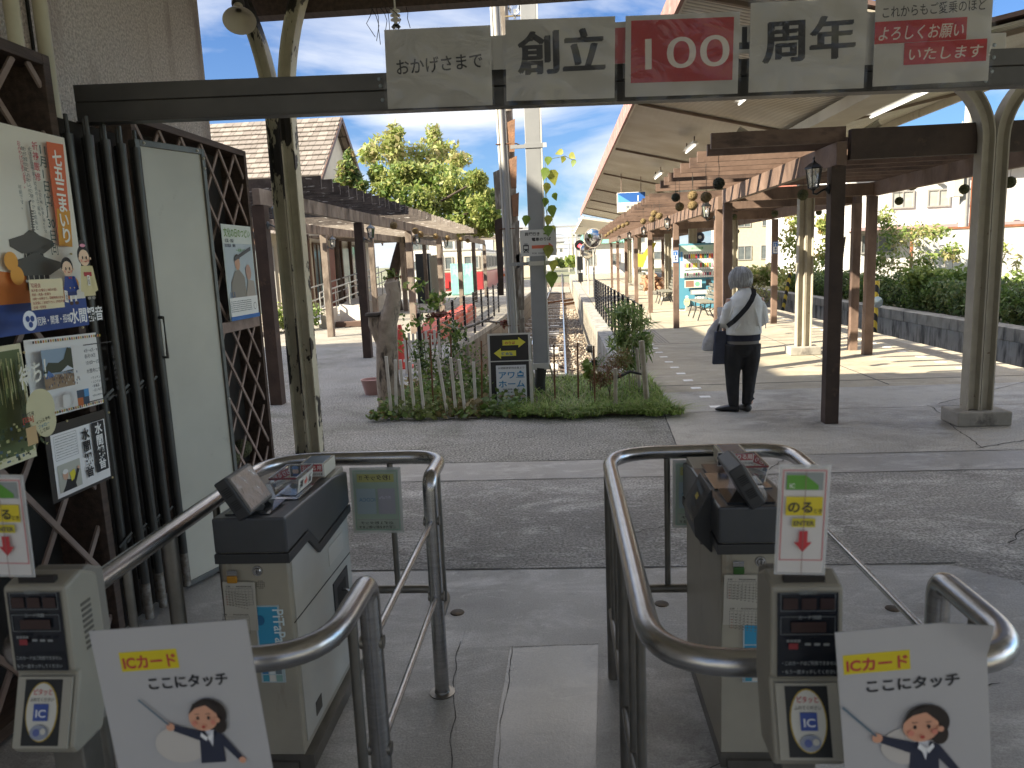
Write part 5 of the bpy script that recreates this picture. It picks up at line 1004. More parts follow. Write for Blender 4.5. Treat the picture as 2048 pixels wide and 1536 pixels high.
# vending machine
t = thing('vending_machine', 'teal drinks vending machine with rows of bottles on the right platform', 'vending machine', (3.85,22.2,0))
b = MB(); b.box(-.52,-.3,.06,.52,.45,1.90,mat('teal_paint', (.13,.34,.42), rough=.4)); b.box(-.50,-.27,.0,.50,.43,.06,plain('d9d9d4')); b.build('cabinet', t, bevel=.012)
v = Board(1.0,1.80,plain('4f8ba3'),.004); v.rect(.03,.86,.97,1.77,'b9c6c4'); v.rect(.03,1.62,.97,1.76,'a9c2b4'); v.text('お〜いお茶', .34,1.66,.07,'3f8f4a',.02,w=.34); v.rect(.04,1.34,.10,1.60,'4f8fc9')
rr = random.Random(9)
for j, (yy, hh) in enumerate(((1.40,.17),(1.15,.17),(.92,.12))):
    v.rect(.12,yy-.05,.96,yy-.01,'f2f2ee')
    for i in range(13):
        x = .14+i*.063; c = rr.choice(('c23b4a','3f7f4a','d9c83f','e2e0da','8a2f5a','2b3f5f','d98a9f','4a2f22','e07f2f')); v.rect(x,yy,x+.046,yy+hh*.72,c); v.rect(x+.012,yy+hh*.72,x+.034,yy+hh,'e9e9e4'); v.rect(x+.006,yy-.038,x+.03,yy-.022,'4a8fd0')
v.rect(.14,.58,.62,.80,'c9cfc2'); v.rect(.17,.60,.40,.78,'8a6a5a'); v.disc(.50,.68,.07,'6fae8f'); v.rect(.74,.62,.88,.80,'16181b'); v.rect(.30,.38,.90,.52,'8d9496'); v.rect(.34,.40,.86,.50,'c9c7be'); v.text('水間鉄道十六番', .42,.27,.07,'e2ecec',.02,w=.46); v.disc(.20,.18,.085,'d9cf9a',ry=.12); v.disc(.20,.33,.05,'a8cfd2',ry=.04); v.disc(.17,.20,.012,'3a3a2a'); v.disc(.23,.20,.012,'3a3a2a')
v.place('front', (-.50,-.3045,.08), (1,0,0), (0,0,1), t)
q = MB(); q.lathe([(0,.09),(.12,.09),(.15,.03),(.15,-.03),(.12,-.09),(0,-.09)], mat('navy_drum', (.02,.03,.08), rough=.3), n=20, M=Matrix.Rotation(math.pi/2,4,'X')); q.tube([(-.17,0,-.16),(.17,0,-.16)],.02,M_lan,n=6); q.tube([(0,-.1,0),(0,-.12,0)],.05,plain('b9bcc2'),n=12)
o = q.build('hose_reel'); o.location = (3.95,22.1,2.07); tag(o, 'dark blue drum lying on top of the vending machine', 'drum')
# benches
def bench(label, x, y):
    t = thing('bench', label, 'bench', (x,y,0), 'slatted benches on the right platform')
    m = mat('grey_green_slat', (.15,.15,.125), (.21,.205,.17), rough=.7, scale=6); b = MB()
    for k in range(5): b.box(-.02+k*.085,-.85,.42,.05+k*.085,.85,.445,m)
    b.build('seat', t); b = MB()
    for k in range(4): b.bar((.43+k*.03,-.85,.52+k*.095),(.43+k*.03,.85,.52+k*.095),.022,.075,m,up=(-.3,0,1))
    b.build('backrest', t)
    for y_ in (-.7, 0, .7):
        b = MB(); b.tube([(.0,y_,.415),(.02,y_,.25),(-.06,y_,0)],.016,M_lan,n=6); b.tube([(.40,y_,.415),(.36,y_,.2),(.46,y_,0)],.016,M_lan,n=6); b.tube([(.0,y_,.41),(.42,y_,.41),(.55,y_,.88)],.014,M_lan,n=6); b.tube([(0,y_,.3),(.2,y_,.22),(.38,y_,.3)],.010,M_lan,n=6); b.build('leg_frame', t)
    return t
bb = bench('slatted bench right of the vending machine, nearer one', 3.35, 19.3); dup(bb, (3.25, 25.4, 0), None, 'slatted bench beyond the vending machine, farther one')
# fences
def rail_fence(label, p, q, n, h, wires, m_post, m_wire, z0=0, wr=.006, name='wire_fence', pr=.024):
    p = Vector(p); q = Vector(q); t = thing(name, label, 'fence', p)
    for i in range(n): c = p.lerp(q, i/(n-1)); b = MB(); b.box(c.x-pr,c.y-pr,z0,c.x+pr,c.y+pr,z0+h,m_post); b.build('post', t, world=True)
    for k in range(wires): z = z0+h*(.14+.84*k/(wires-1)); b = MB(); b.tube([(p.x,p.y,z),(q.x,q.y,z)], wr, m_wire, n=6); b.build('rod', t, world=True)
    return t
M_fblk = mat('black_fence_paint', (.012,.013,.018), rough=.4, metal=.3)
rail_fence('black post fence with grey rods along the left platform edge', (-2.08,10.75,0), (-2.05,24.2,0), 9, .95, 9, M_fblk, mat('grey_rod', (.20,.20,.19), rough=.4, metal=.6))
t = rail_fence('black barred fence along the right platform edge', (1.12,10.9,0), (1.06,24.0,0), 14, .95, 10, M_fblk, M_fblk, name='barred_fence', wr=.009)
# steel pole, wooden pole bundle and direction sign
M_gpole = mat('grey_painted_steel', (.30,.31,.32), (.26,.27,.28), rough=.45, scale=3)
M_gedge = mat('pale_edge_paint', (.58,.57,.53), rough=.5)
t = thing('steel_pole', 'square grey steel pole standing in the planted bed', 'pole', (-.281,8.95,0))
b = MB(); b.box(-.088,-.05,.42,.088,.10,6.5,M_gpole); b.build('shaft', t, bevel=.006); b = MB(); b.box(.0885,-.052,.42,.105,.10,6.5,M_gedge); b.build('edge_cover', t); b = MB(); b.box(-.095,-.06,.34,.11,.12,.418,M_gedge); b.build('foot_collar', t, bevel=.004)
b = MB(); b.tube([(-.03,.0,.0),(-.02,0,.2),(0,0,.36)],[.075,.07,.075],mat('black_wrap', (.02,.02,.022), rough=.5),n=10); b.build('wrapped_base', t)
for z, w_ in ((1.60,.22),(2.93,.16)):
    b = MB(); b.box(-.10,-.058,z-.025,.115,-.050,z+.025,M_gedge if z < 2 else M_gpole); b.box(.115,-.058,z-.025,.155,-.052,z+.025,M_gedge); b.box(-.10-w_,-.03,z-.02,-.10,.0,z+.02,M_gpole); b.build('band', t)
t = thing('old_wooden_pole', 'weathered wooden pole strapped with white pipes and peeling bark strips', 'pole', (-.62,9.95,0))
M_ow = mat('old_pole_wood', (.24,.21,.18), (.15,.125,.10), rough=.9, scale=5, bump=.8, bscale=14, third=((.45,.43,.39), 6, .5, .62, (3, 3, .4)))
M_orr = mat('orange_rust_bark', (.34,.18,.10), (.22,.13,.085), rough=.9, scale=9, bump=.5)
b = MB(); b.tube([(.02,0,-1),(.02,0,1),(-.01,0,2.5),(-.02,0,6.4)],[.095,.09,.08,.07],M_ow,n=12); b.build('trunk', t)
for x, r_, mm in ((-.135,.017,M_gedge),(-.085,.036,mat('grey_pipe', (.33,.33,.32), rough=.5)),(-.038,.014,M_gedge)): b = MB(); b.tube([(x+.07,-.12,-.6),(x+.03,-.11,2.0),(x-.03,-.11,6.3)], r_, mm, n=10); b.build('pipe', t)
rr = random.Random(4)
for z0_, z1_, x, m in ((.1,.9,.07,M_ow),(1.0,1.75,.09,M_ow),(1.55,2.15,.05,M_ow),(2.2,2.5,.06,M_orr),(2.55,2.95,.05,M_orr),(3.0,3.4,.045,M_orr),(3.5,4.1,.02,M_ow),(1.2,2.2,-.17,M_bk),(2.3,2.8,-.16,M_ow),(4.2,4.8,-.02,M_ow)):
    b = MB(); b.prism([(-.035,0),(.03,0),(.05,z1_-z0_),(-.05,z1_-z0_-.04)], .02, m, Matrix(((1,0,0,x),(0,0,-1,-.10),(0,1,0,z0_),(0,0,0,1)))); b.build('loose_strip', t)
for z in (.8, 2.05, 3.1): b = MB(); b.tube([(-.16,-.13,z),(.1,-.11,z),(.13,0,z)],.008,M_rust,n=6); b.build('strap', t)
t = thing('floodlight', 'small round glass floodlight beside the wooden pole top', 'floodlight', at(1030, 22, Y=9.7)); b = MB(); b.lathe([(0,.0),(.05,.0),(.075,.03),(.08,.05)], film('lamp_glass', (.8,.85,.9), .35, .05), n=16, M=Matrix.Rotation(math.radians(70),4,'X')); b.box(-.02,-.01,-.09,.01,.01,.02,M_gpole); b.box(-.12,0,-.06,.1,.02,-.045,plain('8a7a5a')); b.build('lens', t)
o_ = at(1040,513,Y=8.83); s_ = Board(.420,.300,plain('c9c9c6'),.003); s_.text('貝塚行き',.055,.236,.042,'1c1c20',.03,w=.175); s_.text('電車のりば',.135,.174,.042,'1c1c20',.03,w=.225)
s_.poly([(.135,.085),(.135,.122),(.330,.122),(.330,.150),(.385,.103),(.330,.058),(.330,.085)],'c9694f'); s_.text('FOR  KAIZUKA',.135,.022,.026,'4a4a4c',.008,w=.20)
s_.rect(.035,.060,.100,.130,'2d2f33'); s_.rect(.044,.085,.091,.115,'c9c9c6'); s_.disc(.048,.070,.006,'c9c9c6',n=10); s_.disc(.088,.070,.006,'c9c9c6',n=10); s_.poly([(.035,.040),(.045,.040),(.055,.060),(.045,.060)],'2d2f33'); s_.poly([(.090,.040),(.100,.040),(.090,.060),(.080,.060)],'2d2f33'); s_.rect(.040,.046,.095,.051,'2d2f33'); s_.rect(.05,.133,.085,.137,'2d2f33'); s_.rect(.045,.140,.09,.145,'2d2f33')
tag(s_.place('direction_sign', (-.468,8.83,1.685), (1,0,0), (0,0,1)), 'white direction sign FOR KAIZUKA with a train symbol and red arrow on the grey pole', 'sign')
# A-board
t = thing('sandwich_board', 'black notice board with yellow arrows and a white poster in the planted bed', 'notice board', (-.60,8.36,0))
lean = Vector((0,.10,1)); b = MB(); b.prism([(0,0),(.46,0),(.46,.80),(0,.80)], .02, plain('141416',.4), Matrix.Translation((-.245,.0,.02)) @ Matrix.Rotation(math.radians(84),4,'X')); b.build('panel', t)
b = MB(); R_ = Matrix.Translation((-.245,-.003,.02)) @ Matrix.Rotation(math.radians(84),4,'X')
for a in ((-.012,0,.012,.80),(.448,0,.472,.80),(-.012,.80,.472,.82),(0,.50,.46,.512)): b.box(a[0],a[1],-.002,a[2],a[3],.028,M_gedge, M=R_)
b.build('frame', t)
b = MB(); b.bar((-.24,.45,0),(-.24,.10,.78),.02,.03,M_gedge); b.bar((.23,.45,0),(.23,.10,.78),.02,.03,M_gedge); b.build('rear_leg', t)
s_ = Board(.44,.28,None); s_.poly([(.15,.175),(.15,.235),(.33,.235),(.33,.265),(.41,.205),(.33,.145),(.33,.175)],'d9d24a'); s_.poly([(.05,.09),(.13,.025),(.13,.055),(.30,.055),(.30,.115),(.13,.115),(.13,.145)],'d9d24a'); s_.text('のりば',.175,.188,.036,'a83a3a',.03,w=.12); s_.text('待合室',.135,.068,.036,'2f6a9a',.03,w=.13); s_.rect(.145,.18,.148,.23,'141416'); s_.rect(.155,.18,.158,.23,'141416')
s_.place('arrow_sheet', (-.235,-.032,.535), (1,0,0), (0,.10,1), t)
W, H = .34, .45; s_ = Board(W,H,plain('d9dde0')); s_.text('水間観音駅待合室より',.02,H-.04,.024,'4a4f55',.01,w=W-.04); s_.text('アワ',.02,H-.145,.09,'2f7fb0',.02,w=.19); s_.text('ホーム',.02,H-.245,.09,'2f7fb0',.02,w=W-.04); s_.rect(.24,H-.13,.31,H-.085,'2f7fb0'); s_.rect(.25,H-.113,.30,H-.095,'d9dde0'); s_.disc(.275,H-.078,.014,'2f7fb0'); s_.rect(.225,H-.142,.325,H-.135,'2f7fb0')
s_.text('撮影風景パネル',.07,H-.280,.020,'55585c',.01,w=.19); s_.text('撮影で使用したセットなど',.015,H-.312,.020,'55585c',.01,w=W-.03); s_.text('展　示　中',.02,H-.368,.036,'c98468',.01,w=W-.04); s_.text('ご自由にご覧ください',.02,H-.415,.022,'3a4550',.01,w=W-.04)
s_.place('poster_sheet', (-.170,-.05,.035), (1,0,0), (0,.10,1), t)
# stump, pickets, rods
M_stump = mat('pale_bark', (.40,.34,.27), (.24,.20,.155), rough=.9, scale=7, bump=.8, bscale=22, third=((.06,.05,.04), 5, .54, .64, (1.6, 1.6, .5)))
t = thing('tree_stump', 'tall pollarded tree stump with pale bark at the left end of the bed', 'tree stump', (-2.02,8.45,0))
b = MB(); b.tube([(.0,0,-.05),(-.02,0,.35),(0,0,.75),(.02,0,1.0),(.08,0,1.15),(.12,0,1.32),(.10,.02,1.45),(.09,.02,1.50)],[.15,.13,.125,.115,.10,.085,.095,.05],M_stump,n=16); b.tube([(-.02,0,.75),(-.12,.0,1.0),(-.13,.0,1.10)],[.10,.085,.065],M_stump,n=12); b.ball((.13,-.02,1.22),(.06,.06,.06),M_stump,10,8,.1); b.build('trunk', t)
b = MB(); b.lathe([(0,.03),(.09,.025),(.10,0),(.07,-.02)],mat('dark_fungus', (.06,.05,.04), rough=.9),c=(-.13,-.02,1.10),n=12); b.build('dark_cap', t)
pk = npr.normal(size=(60,3))*np.array([.04,.04,.03])+np.array([.10,0,1.54]); foliage('sprouts', pk+np.array([-2.02,8.45,0]), .028, [mat('sprout_green', (.10,.14,.03), rough=.6, trans=.3), mat('sprout_red', (.25,.10,.05), rough=.6)], t)
M_pick = mat('grey_white_picket', (.70,.68,.62), (.55,.52,.46), rough=.7, scale=8)
for i, (x0_, y0_, x1_, h) in enumerate(((-1.88,7.86,-1.90,.69),(-1.83,7.85,-1.80,.65),(-1.74,7.86,-1.745,.65),(-1.634,7.90,-1.66,.62),(-1.52,7.85,-1.55,.65),(-1.26,7.83,-1.34,.68),(-1.17,7.83,-1.20,.66),(-1.07,7.82,-1.11,.64),(-.968,7.93,-.972,.59),(-.364,8.08,-.362,.57))):
    b = MB(); b.bar((0,0,-.02),(x1_-x0_,rnd.uniform(-.01,.02),h),.030,.026,M_pick,up=(0,1,0)); o = b.build('picket', bevel=.002); o.location = (x0_,y0_,0)
    tag(o, ('leftmost','second','third','fourth','fifth','sixth','seventh','eighth','ninth','tenth')[i]+' grey white wooden picket from the left along the front of the bed', 'picket', 'pickets along the bed')
for i, (x, y, h, dx) in enumerate(((-1.95,9.2,.75,0),(-1.483,8.2,.87,.01),(-1.27,8.25,.86,.02),(-.92,8.07,.80,.03),(-.117,8.35,.70,.008),(.143,8.22,.73,.01),(.32,8.02,.71,0))):
    b = MB(); b.tube([(0,0,-.02),(dx,0,h)],.0095,M_rust,n=8); o = b.build('rusty_rod'); o.location = (x,y,0); tag(o, ('first','second','third','fourth','fifth','sixth','seventh')[i]+' thin rusty rod from the left standing in the bed', 'rod', 'rusty rods in the bed')
M_bam = mat('dry_bamboo', (.42,.37,.28), (.30,.26,.19), rough=.6, scale=6)
for i, (x, y, h, dx, r_) in enumerate(((.529,7.87,.48,.008,.020),(.891,8.07,.74,-.06,.030),(.90,8.9,.56,-.04,.02),(.93,9.5,.5,-.03,.018))):
    b = MB(); pts = [(dx*k/4,0,-.02+(h+.02)*k/4) for k in range(5)]; b.tube(pts, r_, M_bam, n=12)
    for k in range(1, 4): b.tube([(pts[k][0],0,pts[k][2]-.006),(pts[k][0],0,pts[k][2]+.006)], r_*1.12, M_bam, n=12)
    o = b.build('bamboo_stake'); o.location = (x,y,0); tag(o, ('short bamboo stake in front of the bamboo plant','thick bamboo stake at the right corner of the bed','bamboo stake behind the thick one','farthest bamboo stake beside the black fence')[i], 'stake', 'bamboo stakes')
b = MB(); b.tube([(0,0,0),(.08,.05,.02),(.2,.1,.06),(.34,.12,.02)],[.02,.022,.018,.012],mat('black_hose', (.015,.015,.015), rough=.5),n=8); o = b.build('dark_branch'); o.location = (.55,8.5,.27); tag(o, 'short dark branch lying across the stakes under the bamboo', 'branch')
b = MB(); b.bar((0,0,0),(-.06,0,.28),.022,.02,M_bam); o = b.build('bamboo_offcut'); o.location = (-.11,8.7,.15); tag(o, 'small split bamboo piece leaning beside the grey pole foot', 'stake')
# ------------------------------------------------------------------ plants
def lm(name, c, t=.35, r=.55): return mat(name, c, tuple(x*.72 for x in c), rough=r, scale=30, trans=t)
G1 = [lm('leaf_mid', (.12,.20,.04)), lm('leaf_light', (.22,.30,.07)), lm('leaf_deep', (.065,.11,.028))]
GY = [lm('leaf_yellow', (.46,.48,.17),.5), lm('leaf_olive', (.34,.39,.11),.5), lm('leaf_green_b', (.18,.26,.06),.5), lm('leaf_amber', (.50,.40,.14),.5)]
GG = [lm('grass_bright', (.24,.38,.07)), lm('grass_pale', (.36,.45,.12)), lm('grass_deep', (.13,.22,.04)), lm('grass_straw', (.44,.40,.20))]
GR = [lm('leaf_rust', (.26,.10,.045)), lm('leaf_brown', (.17,.085,.04)), lm('leaf_khaki', (.25,.20,.08))]
GD = [lm('hedge_deep', (.08,.13,.04)), lm('hedge_mid', (.14,.22,.06)), lm('hedge_olive', (.20,.24,.085))]
GL = [lm('bush_light', (.33,.40,.11)), lm('bush_mid', (.22,.30,.07)), lm('bush_straw', (.44,.40,.19))]
def blades(n, f, h, wd, mats, bendk=.5):
    """n grass blades, three-segment strips; f(i) -> (x, y, z0)"""
    b = MB()
    for i in range(n):
        x, y, z0 = f(i); a = rnd.uniform(0, 6.28); hh = h*rnd.uniform(.4, 1.25); bd = hh*bendk*rnd.uniform(.3, 1.6); dx, dy = math.cos(a), math.sin(a); sx, sy = -dy*wd/2, dx*wd/2
        P = []
        for k in range(4):
            t = k/3; q = t*t*bd; zz = z0+hh*(t-.35*t*t*bendk); w_ = 1-t*.85; P.append(((x+dx*q-sx*w_, y+dy*q-sy*w_, zz), (x+dx*q+sx*w_, y+dy*q+sy*w_, zz)))
        vs = [p for pr in P for p in pr]; b.add(vs, [(0,1,3,2),(2,3,5,4),(4,5,7,6)], mats[rnd.choices(range(len(mats)), [5,4,3,1][:len(mats)])[0]])
    return b
def fg(i):
    while True:
        x = rnd.uniform(-.62, 1.12); y = 7.72+rnd.random()**1.5*2.3
        if x > -.3 or rnd.random() < .5: return (x, y, .04)
b = blades(4300, lambda i: fg(i), .15, .013, GG, 1.1)
def fg2(i): x = rnd.uniform(-.5, 1.22); return (x, 7.80-rnd.random()**2*(.16+.09*math.sin(x*7+1)+.05*math.sin(x*23)), .02)
b2 = blades(1900, fg2, .16, .012, GG, 1.5); o_ = len(b.v); b.v += b2.v; b.f += [tuple(a+o_ for a in f_) for f_ in b2.f]; b.mi += [b._m(b2.mats[k]) for k in b2.mi]; b.sm += b2.sm
tag(b.build('long_grass'), 'bright drooping long grass on the right half of the planted bed', 'grass', kind='stuff')
pts = np.stack([npr.uniform(-2.05,-.45,2300), 7.80+npr.random(2300)**1.3*1.9, .05+npr.random(2300)**2.2*.17], 1); pts = np.concatenate([pts, np.stack([npr.uniform(-2.12,-.5,420), 7.79+npr.normal(size=420)*.05, .03+npr.random(420)*.07], 1)])
tag(foliage('ground_cover', pts, .030, GD[1:]+[G1[0],G1[1],GR[2]], flat=.4, asp=.75), 'dark leafy ground cover among the white pickets', 'ground cover', kind='stuff')
b = blades(1100, lambda i: (rnd.uniform(-2.1,-.4), 7.8+rnd.random()*1.6, .04), .16, .008, GG, 1.1); tag(b.build('short_grass'), 'thin grass tufts between the pickets on the left of the bed', 'grass', kind='stuff')
def stems(b, base, tips, r, m):
    for tp in tips:
        p0 = Vector(base)+Vector((rnd.uniform(-.05,.05),rnd.uniform(-.05,.05),0)); p1 = Vector(tp); mid = p0.lerp(p1,.5)+Vector((rnd.uniform(-.05,.05),rnd.uniform(-.05,.05),.05)); b.tube([p0,mid,p1],[r,r*.7,r*.3],m,n=5)
def shrub(name, label, cat, base, clumps, per, size, mats, stem_m=None, r=.008, group=None, **kw):
    t = thing(name, label, cat, base, group); b = MB(); stems(b, base, [c for c, _ in clumps], r, stem_m or mat('twig', (.12,.085,.05), (.08,.06,.035), rough=.8)); b.build('stems', t, world=True)
    foliage('leaves', clump_points(clumps, per, .6), size, mats, t, **kw); return t
shrub('leafy_shrub', 'green leafy shrub spilling over the pickets left of the black notice board', 'shrub', (-1.35,8.55,.05), [((-1.45,8.5,.42),(.30,.28,.26)),((-1.15,8.6,.50),(.30,.28,.30)),((-1.0,8.5,.28),(.28,.25,.18)),((-1.3,8.7,.80),(.18,.15,.22)),((-1.65,8.6,.55),(.14,.14,.25))], 290, .022, [G1[0],G1[2],GD[1],G1[1]], asp=.6)
shrub('tall_weed', 'tall thin weed with sunlit leaves in front of the black wire fence', 'plant', (-1.85,9.8,.05), [((-1.9,9.9,.9),(.16,.1,.14)),((-1.75,9.9,1.15),(.24,.12,.12)),((-1.9,9.8,1.38),(.20,.1,.10)),((-2.1,9.7,.75),(.16,.1,.3)),((-1.6,9.9,1.22),(.2,.1,.12))], 34, .042, [G1[0],G1[1],GL[0]], asp=.55)
t = thing('bamboo_plant', 'green bamboo plant with drooping lance leaves at the fence end', 'bamboo', (.82,9.1,.05)); b = MB()
for k in range(9): a = rnd.uniform(-.2,.2); b.tube([(.82+a*.4,9.1+rnd.uniform(-.1,.1),.0),(.80+a,9.1,.6),(.80+a*1.6,9.1+rnd.uniform(-.1,.1),1.05)],[.006,.005,.002],M_bam,n=5)
b.build('canes', t, world=True)
c = clump_points([((.74,9.05,.98),(.22,.2,.12)),((.86,9.1,.82),(.24,.2,.16)),((.70,9.1,.62),(.18,.18,.16)),((.95,9.1,.55),(.13,.15,.2)),((.80,9.1,.36),(.14,.14,.12))], 190, .6); foliage('leaves', c, .080, [lm('bamboo_leaf', (.28,.38,.12),.45), lm('bamboo_leaf_pale', (.40,.47,.19),.45), lm('bamboo_leaf_deep', (.15,.24,.07),.45)], t, asp=.13, droop=.9)
shrub('dry_shrub', 'reddish brown feathery dry shrub behind the short bamboo stake', 'shrub', (.50,8.35,.05), [((.48,8.35,.42),(.20,.16,.18)),((.62,8.35,.50),(.14,.14,.14)),((.40,8.3,.30),(.15,.14,.10))], 700, .024, [GR[0],GR[1],GR[2],G1[0]], asp=.14)
shrub('small_weed', 'small broad leaved weed beside the dry shrub', 'plant', (.28,8.7,.05), [((.28,8.7,.38),(.10,.1,.06)),((.34,8.7,.28),(.10,.1,.05))], 36, .04, [G1[0],G1[1]], asp=.8)
for i, (px, y, z, lb) in enumerate(((-1.62,9.6,1.02,'hanging cluster of dry red brown leaves on the wire fence, left one'),(-.98,10.6,.80,'hanging cluster of dry red leaves beside the wooden pole'))):
    t = thing('dry_leaf_branch', lb, 'branch', (px,y,z)); b = MB(); b.tube([(-.25,0,.02),(-.05,.02,.0),(.2,0,-.03),(.34,.03,.02)],[.004,.016,.014,.005] if i else .006,M_ow,n=7); b.build('twig', t)
    foliage('dry_leaves', clump_points([((px+(.22 if i else 0),y,z-.03),(.20,.05,.045))], 110, .8), .026, [lm('dry_red', (.16,.045,.03),.2), GR[1], GR[1]], t, asp=.6)
t = thing('bare_branch', 'bent grey bare branch tied with white string across the wire fence', 'branch', (-1.5,10.2,.8)); b = MB(); b.tube([(-.15,0,.05),(.05,0,-.06),(.2,.02,-.03),(.36,.03,.02),(.55,.02,.10)],[.012,.022,.02,.018,.012],M_ow,n=9); b.build('wood', t)
b = MB()
for k in range(9): b.tube([(.02+rnd.uniform(-.05,.05),-.03,.02+rnd.uniform(-.02,.08)),(.06,-.03,-.05),(.10+rnd.uniform(-.05,.08),-.03,-.18+rnd.uniform(-.05,.03))],.004,plain('dcdcd6'),n=4)
b.build('white_string', t)
# climbing vine on the pole
t = thing('climbing_vine', 'climbing vine with big yellow green leaves up the right side of the grey pole', 'vine', (-.16,8.86,1.9)); b = MB()
V = [at(1100,585,Y=8.86),at(1088,540,Y=8.84),at(1096,450,Y=8.84),at(1090,400,Y=8.84),at(1093,345,Y=8.84),at(1088,312,Y=8.84),at(1100,318,Y=8.84),at(1130,312,Y=8.84),at(1150,322,Y=8.84)]
b.tube(V,.004,lm('vine_stem',(.2,.24,.08),.1),n=5); b.build('stem', t, world=True)
ms = [lm('vine_leaf',(.17,.26,.04),.45), lm('vine_leaf_y',(.36,.38,.07),.45)]
def bigleaf(p, s, a, m):
    lv = MB(); s = s*1.35
    R_ = Matrix.Rotation(a,3,'Y') @ Matrix.Rotation(rnd.uniform(-.6,.6),3,'Z') @ Matrix.Rotation(rnd.uniform(-.5,.5),3,'X')
    sh = [(0,.02,.1),(-.32,0,.02),(-.48,.04,-.3),(-.25,.06,-.75),(0,.02,-1.15),(.25,.06,-.75),(.48,.04,-.3),(.32,0,.02)]; vs = [p+R_ @ Vector(q)*s for q in sh]
    lv.add(vs+[p+R_ @ Vector((0,.10,-.45))*s], [(i,(i+1)%8,8) for i in range(8)], m, True); lv.build('leaf', t, world=True)
for px, py, s, a in ((1097,322,.07,.1),(1092,345,.09,.3),(1103,350,.11,-.2),(1095,375,.08,.2),(1108,395,.06,-.4),(1092,405,.07,.4),(1103,420,.09,-.1),(1098,440,.08,.2),(1105,460,.06,-.2),(1093,475,.05,.5),(1097,500,.10,.1),(1125,310,.06,1.3),(1140,316,.06,-.9),(1148,328,.055,.2),(1128,322,.05,.4),(1053,440,.08,.1),(1108,530,.09,0)): bigleaf(at(px,py-8,Y=8.82), s, a, rnd.choice(ms))
for px, py, s, a in ((1104,555,.12,.05),(1096,462,.09,0)): bigleaf(at(px,py-10,Y=8.80), s, a, ms[0])

# trees
M_trunk = mat('dark_bark', (.07,.05,.038), (.04,.03,.024), rough=.9, scale=6, bump=.8)
def tree(name, label, base, trunk, clumps, per, size, mats, tr=.18, group=None, **kw):
    t = thing(name, label, 'tree', base, group); b = MB(); top = Vector(trunk[-1]); b.tube([Vector(p) for p in trunk], [tr*(1-.5*i/(len(trunk)-1)) for i in range(len(trunk))], M_trunk, n=10)
    for c, _ in clumps[::2]:
        s_ = Vector(trunk[-1]).lerp(Vector(trunk[len(trunk)//2]), rnd.random()*.6); m_ = s_.lerp(Vector(c), .5)+Vector((0,0,.2)); b.tube([s_,m_,Vector(c)],[tr*.35,tr*.2,tr*.06],M_trunk,n=6)
    b.build('trunk', t, world=True); foliage('crown', clump_points(clumps, per, .45), size, mats, t, **kw); return t
def rclumps(pxs, Y, k=1.0, dy=.8):
    out = []
    for px, py, rx, rz in pxs:
        q = at(px, py, Y=Y+rnd.uniform(-dy, dy)); s_ = Y/1500; out.append(((q.x, q.y, q.z), (rx*s_*k, rx*s_*k*.8, rz*s_*k)))
    return out
cl = [(770,390,35,30),(790,360,38,30),(830,352,40,28),(870,360,45,32),(905,370,42,32),(940,385,40,34),(970,415,32,36),(930,425,40,34),(880,410,46,36),(830,400,44,34),(800,430,30,22),(985,440,16,26),(960,455,28,18),(905,450,36,20),(755,350,18,22),(850,435,34,18),(810,340,30,16),(890,345,30,16),(955,360,20,18),(985,395,14,16)]
q0 = at(790, 575, Y=27)
tree('cherry_tree', 'broad cherry tree with sunlit yellow green leaves behind the left pergola', (q0.x,27,0), [(q0.x,27,0),(q0.x-.1,27,1.0),(q0.x+.15,27,1.9),(q0.x+.4,27,2.7)], rclumps(cl,27,1.0,1.3), 820, .085, [GY[1],GY[2],GY[0],G1[0],GY[1]], .26, asp=.5)
cl = [(770,300,36,30),(740,310,22,22),(790,275,20,28),(800,310,34,26),(850,305,34,30),(868,275,16,28),(890,305,34,24),(920,320,24,14),(840,330,50,18)]
tree('distant_tree', 'hazy yellow green tree rising behind the cherry tree', (-10,48,0), [(-10,48,0),(-10,48,3),(-10,48,6)], rclumps(cl,48,1.0,1.5), 420, .17, [GY[0],GL[0],GL[2],GY[1]], .3, asp=.4)
cl = [(690,345,18,26),(700,320,12,24),(708,355,16,22),(685,370,20,18),(722,372,16,14)]
tree('ivy_tree', 'dark green tree leaning against the gable of the shingled house', (-7.6,25.5,0), [(-7.6,25.5,0),(-7.6,25.5,2),(-7.6,25.5,4)], rclumps(cl,25,1.0,.5), 620, .07, [G1[0],GY[1],G1[2],GR[2]], .12, asp=.4)
cl = [(1600,440,30,28),(1590,480,34,34),(1615,520,40,34),(1590,560,36,30),(1640,560,44,36),(1660,500,24,34),(1650,450,16,20),(1570,590,24,20),(1680,585,26,28)]
tree('maple_tree', 'small yellowing tree behind the sunlit double column on the right', (10.4,29,0), [(10.4,29,-.1),(10.4,29,1),(10.5,29,2)], rclumps(cl,29,1.0,.7), 430, .075, [GY[0],GY[1],GL[0],GY[3],GL[1]], .06, asp=.55)
cl = [(1770,440,20,30),(1790,480,32,34),(1830,470,34,26),(1870,465,34,16),(1760,520,30,30),(1800,540,44,30),(1850,520,36,26),(1740,570,26,24),(1905,505,20,20)]
shrub('airy_bush', 'tall airy pale green bush in front of the white building', 'bush', (11,22,0), rclumps(cl,22,1.0,.6), 330, .055, [GL[0],GL[1],GL[2],G1[0]], r=.012, asp=.45)
cl = [(1840,555,34,22),(1885,560,40,26),(1930,560,44,26),(1985,580,46,26),(2035,575,40,34),(1900,590,50,20),(2060,610,40,40)]
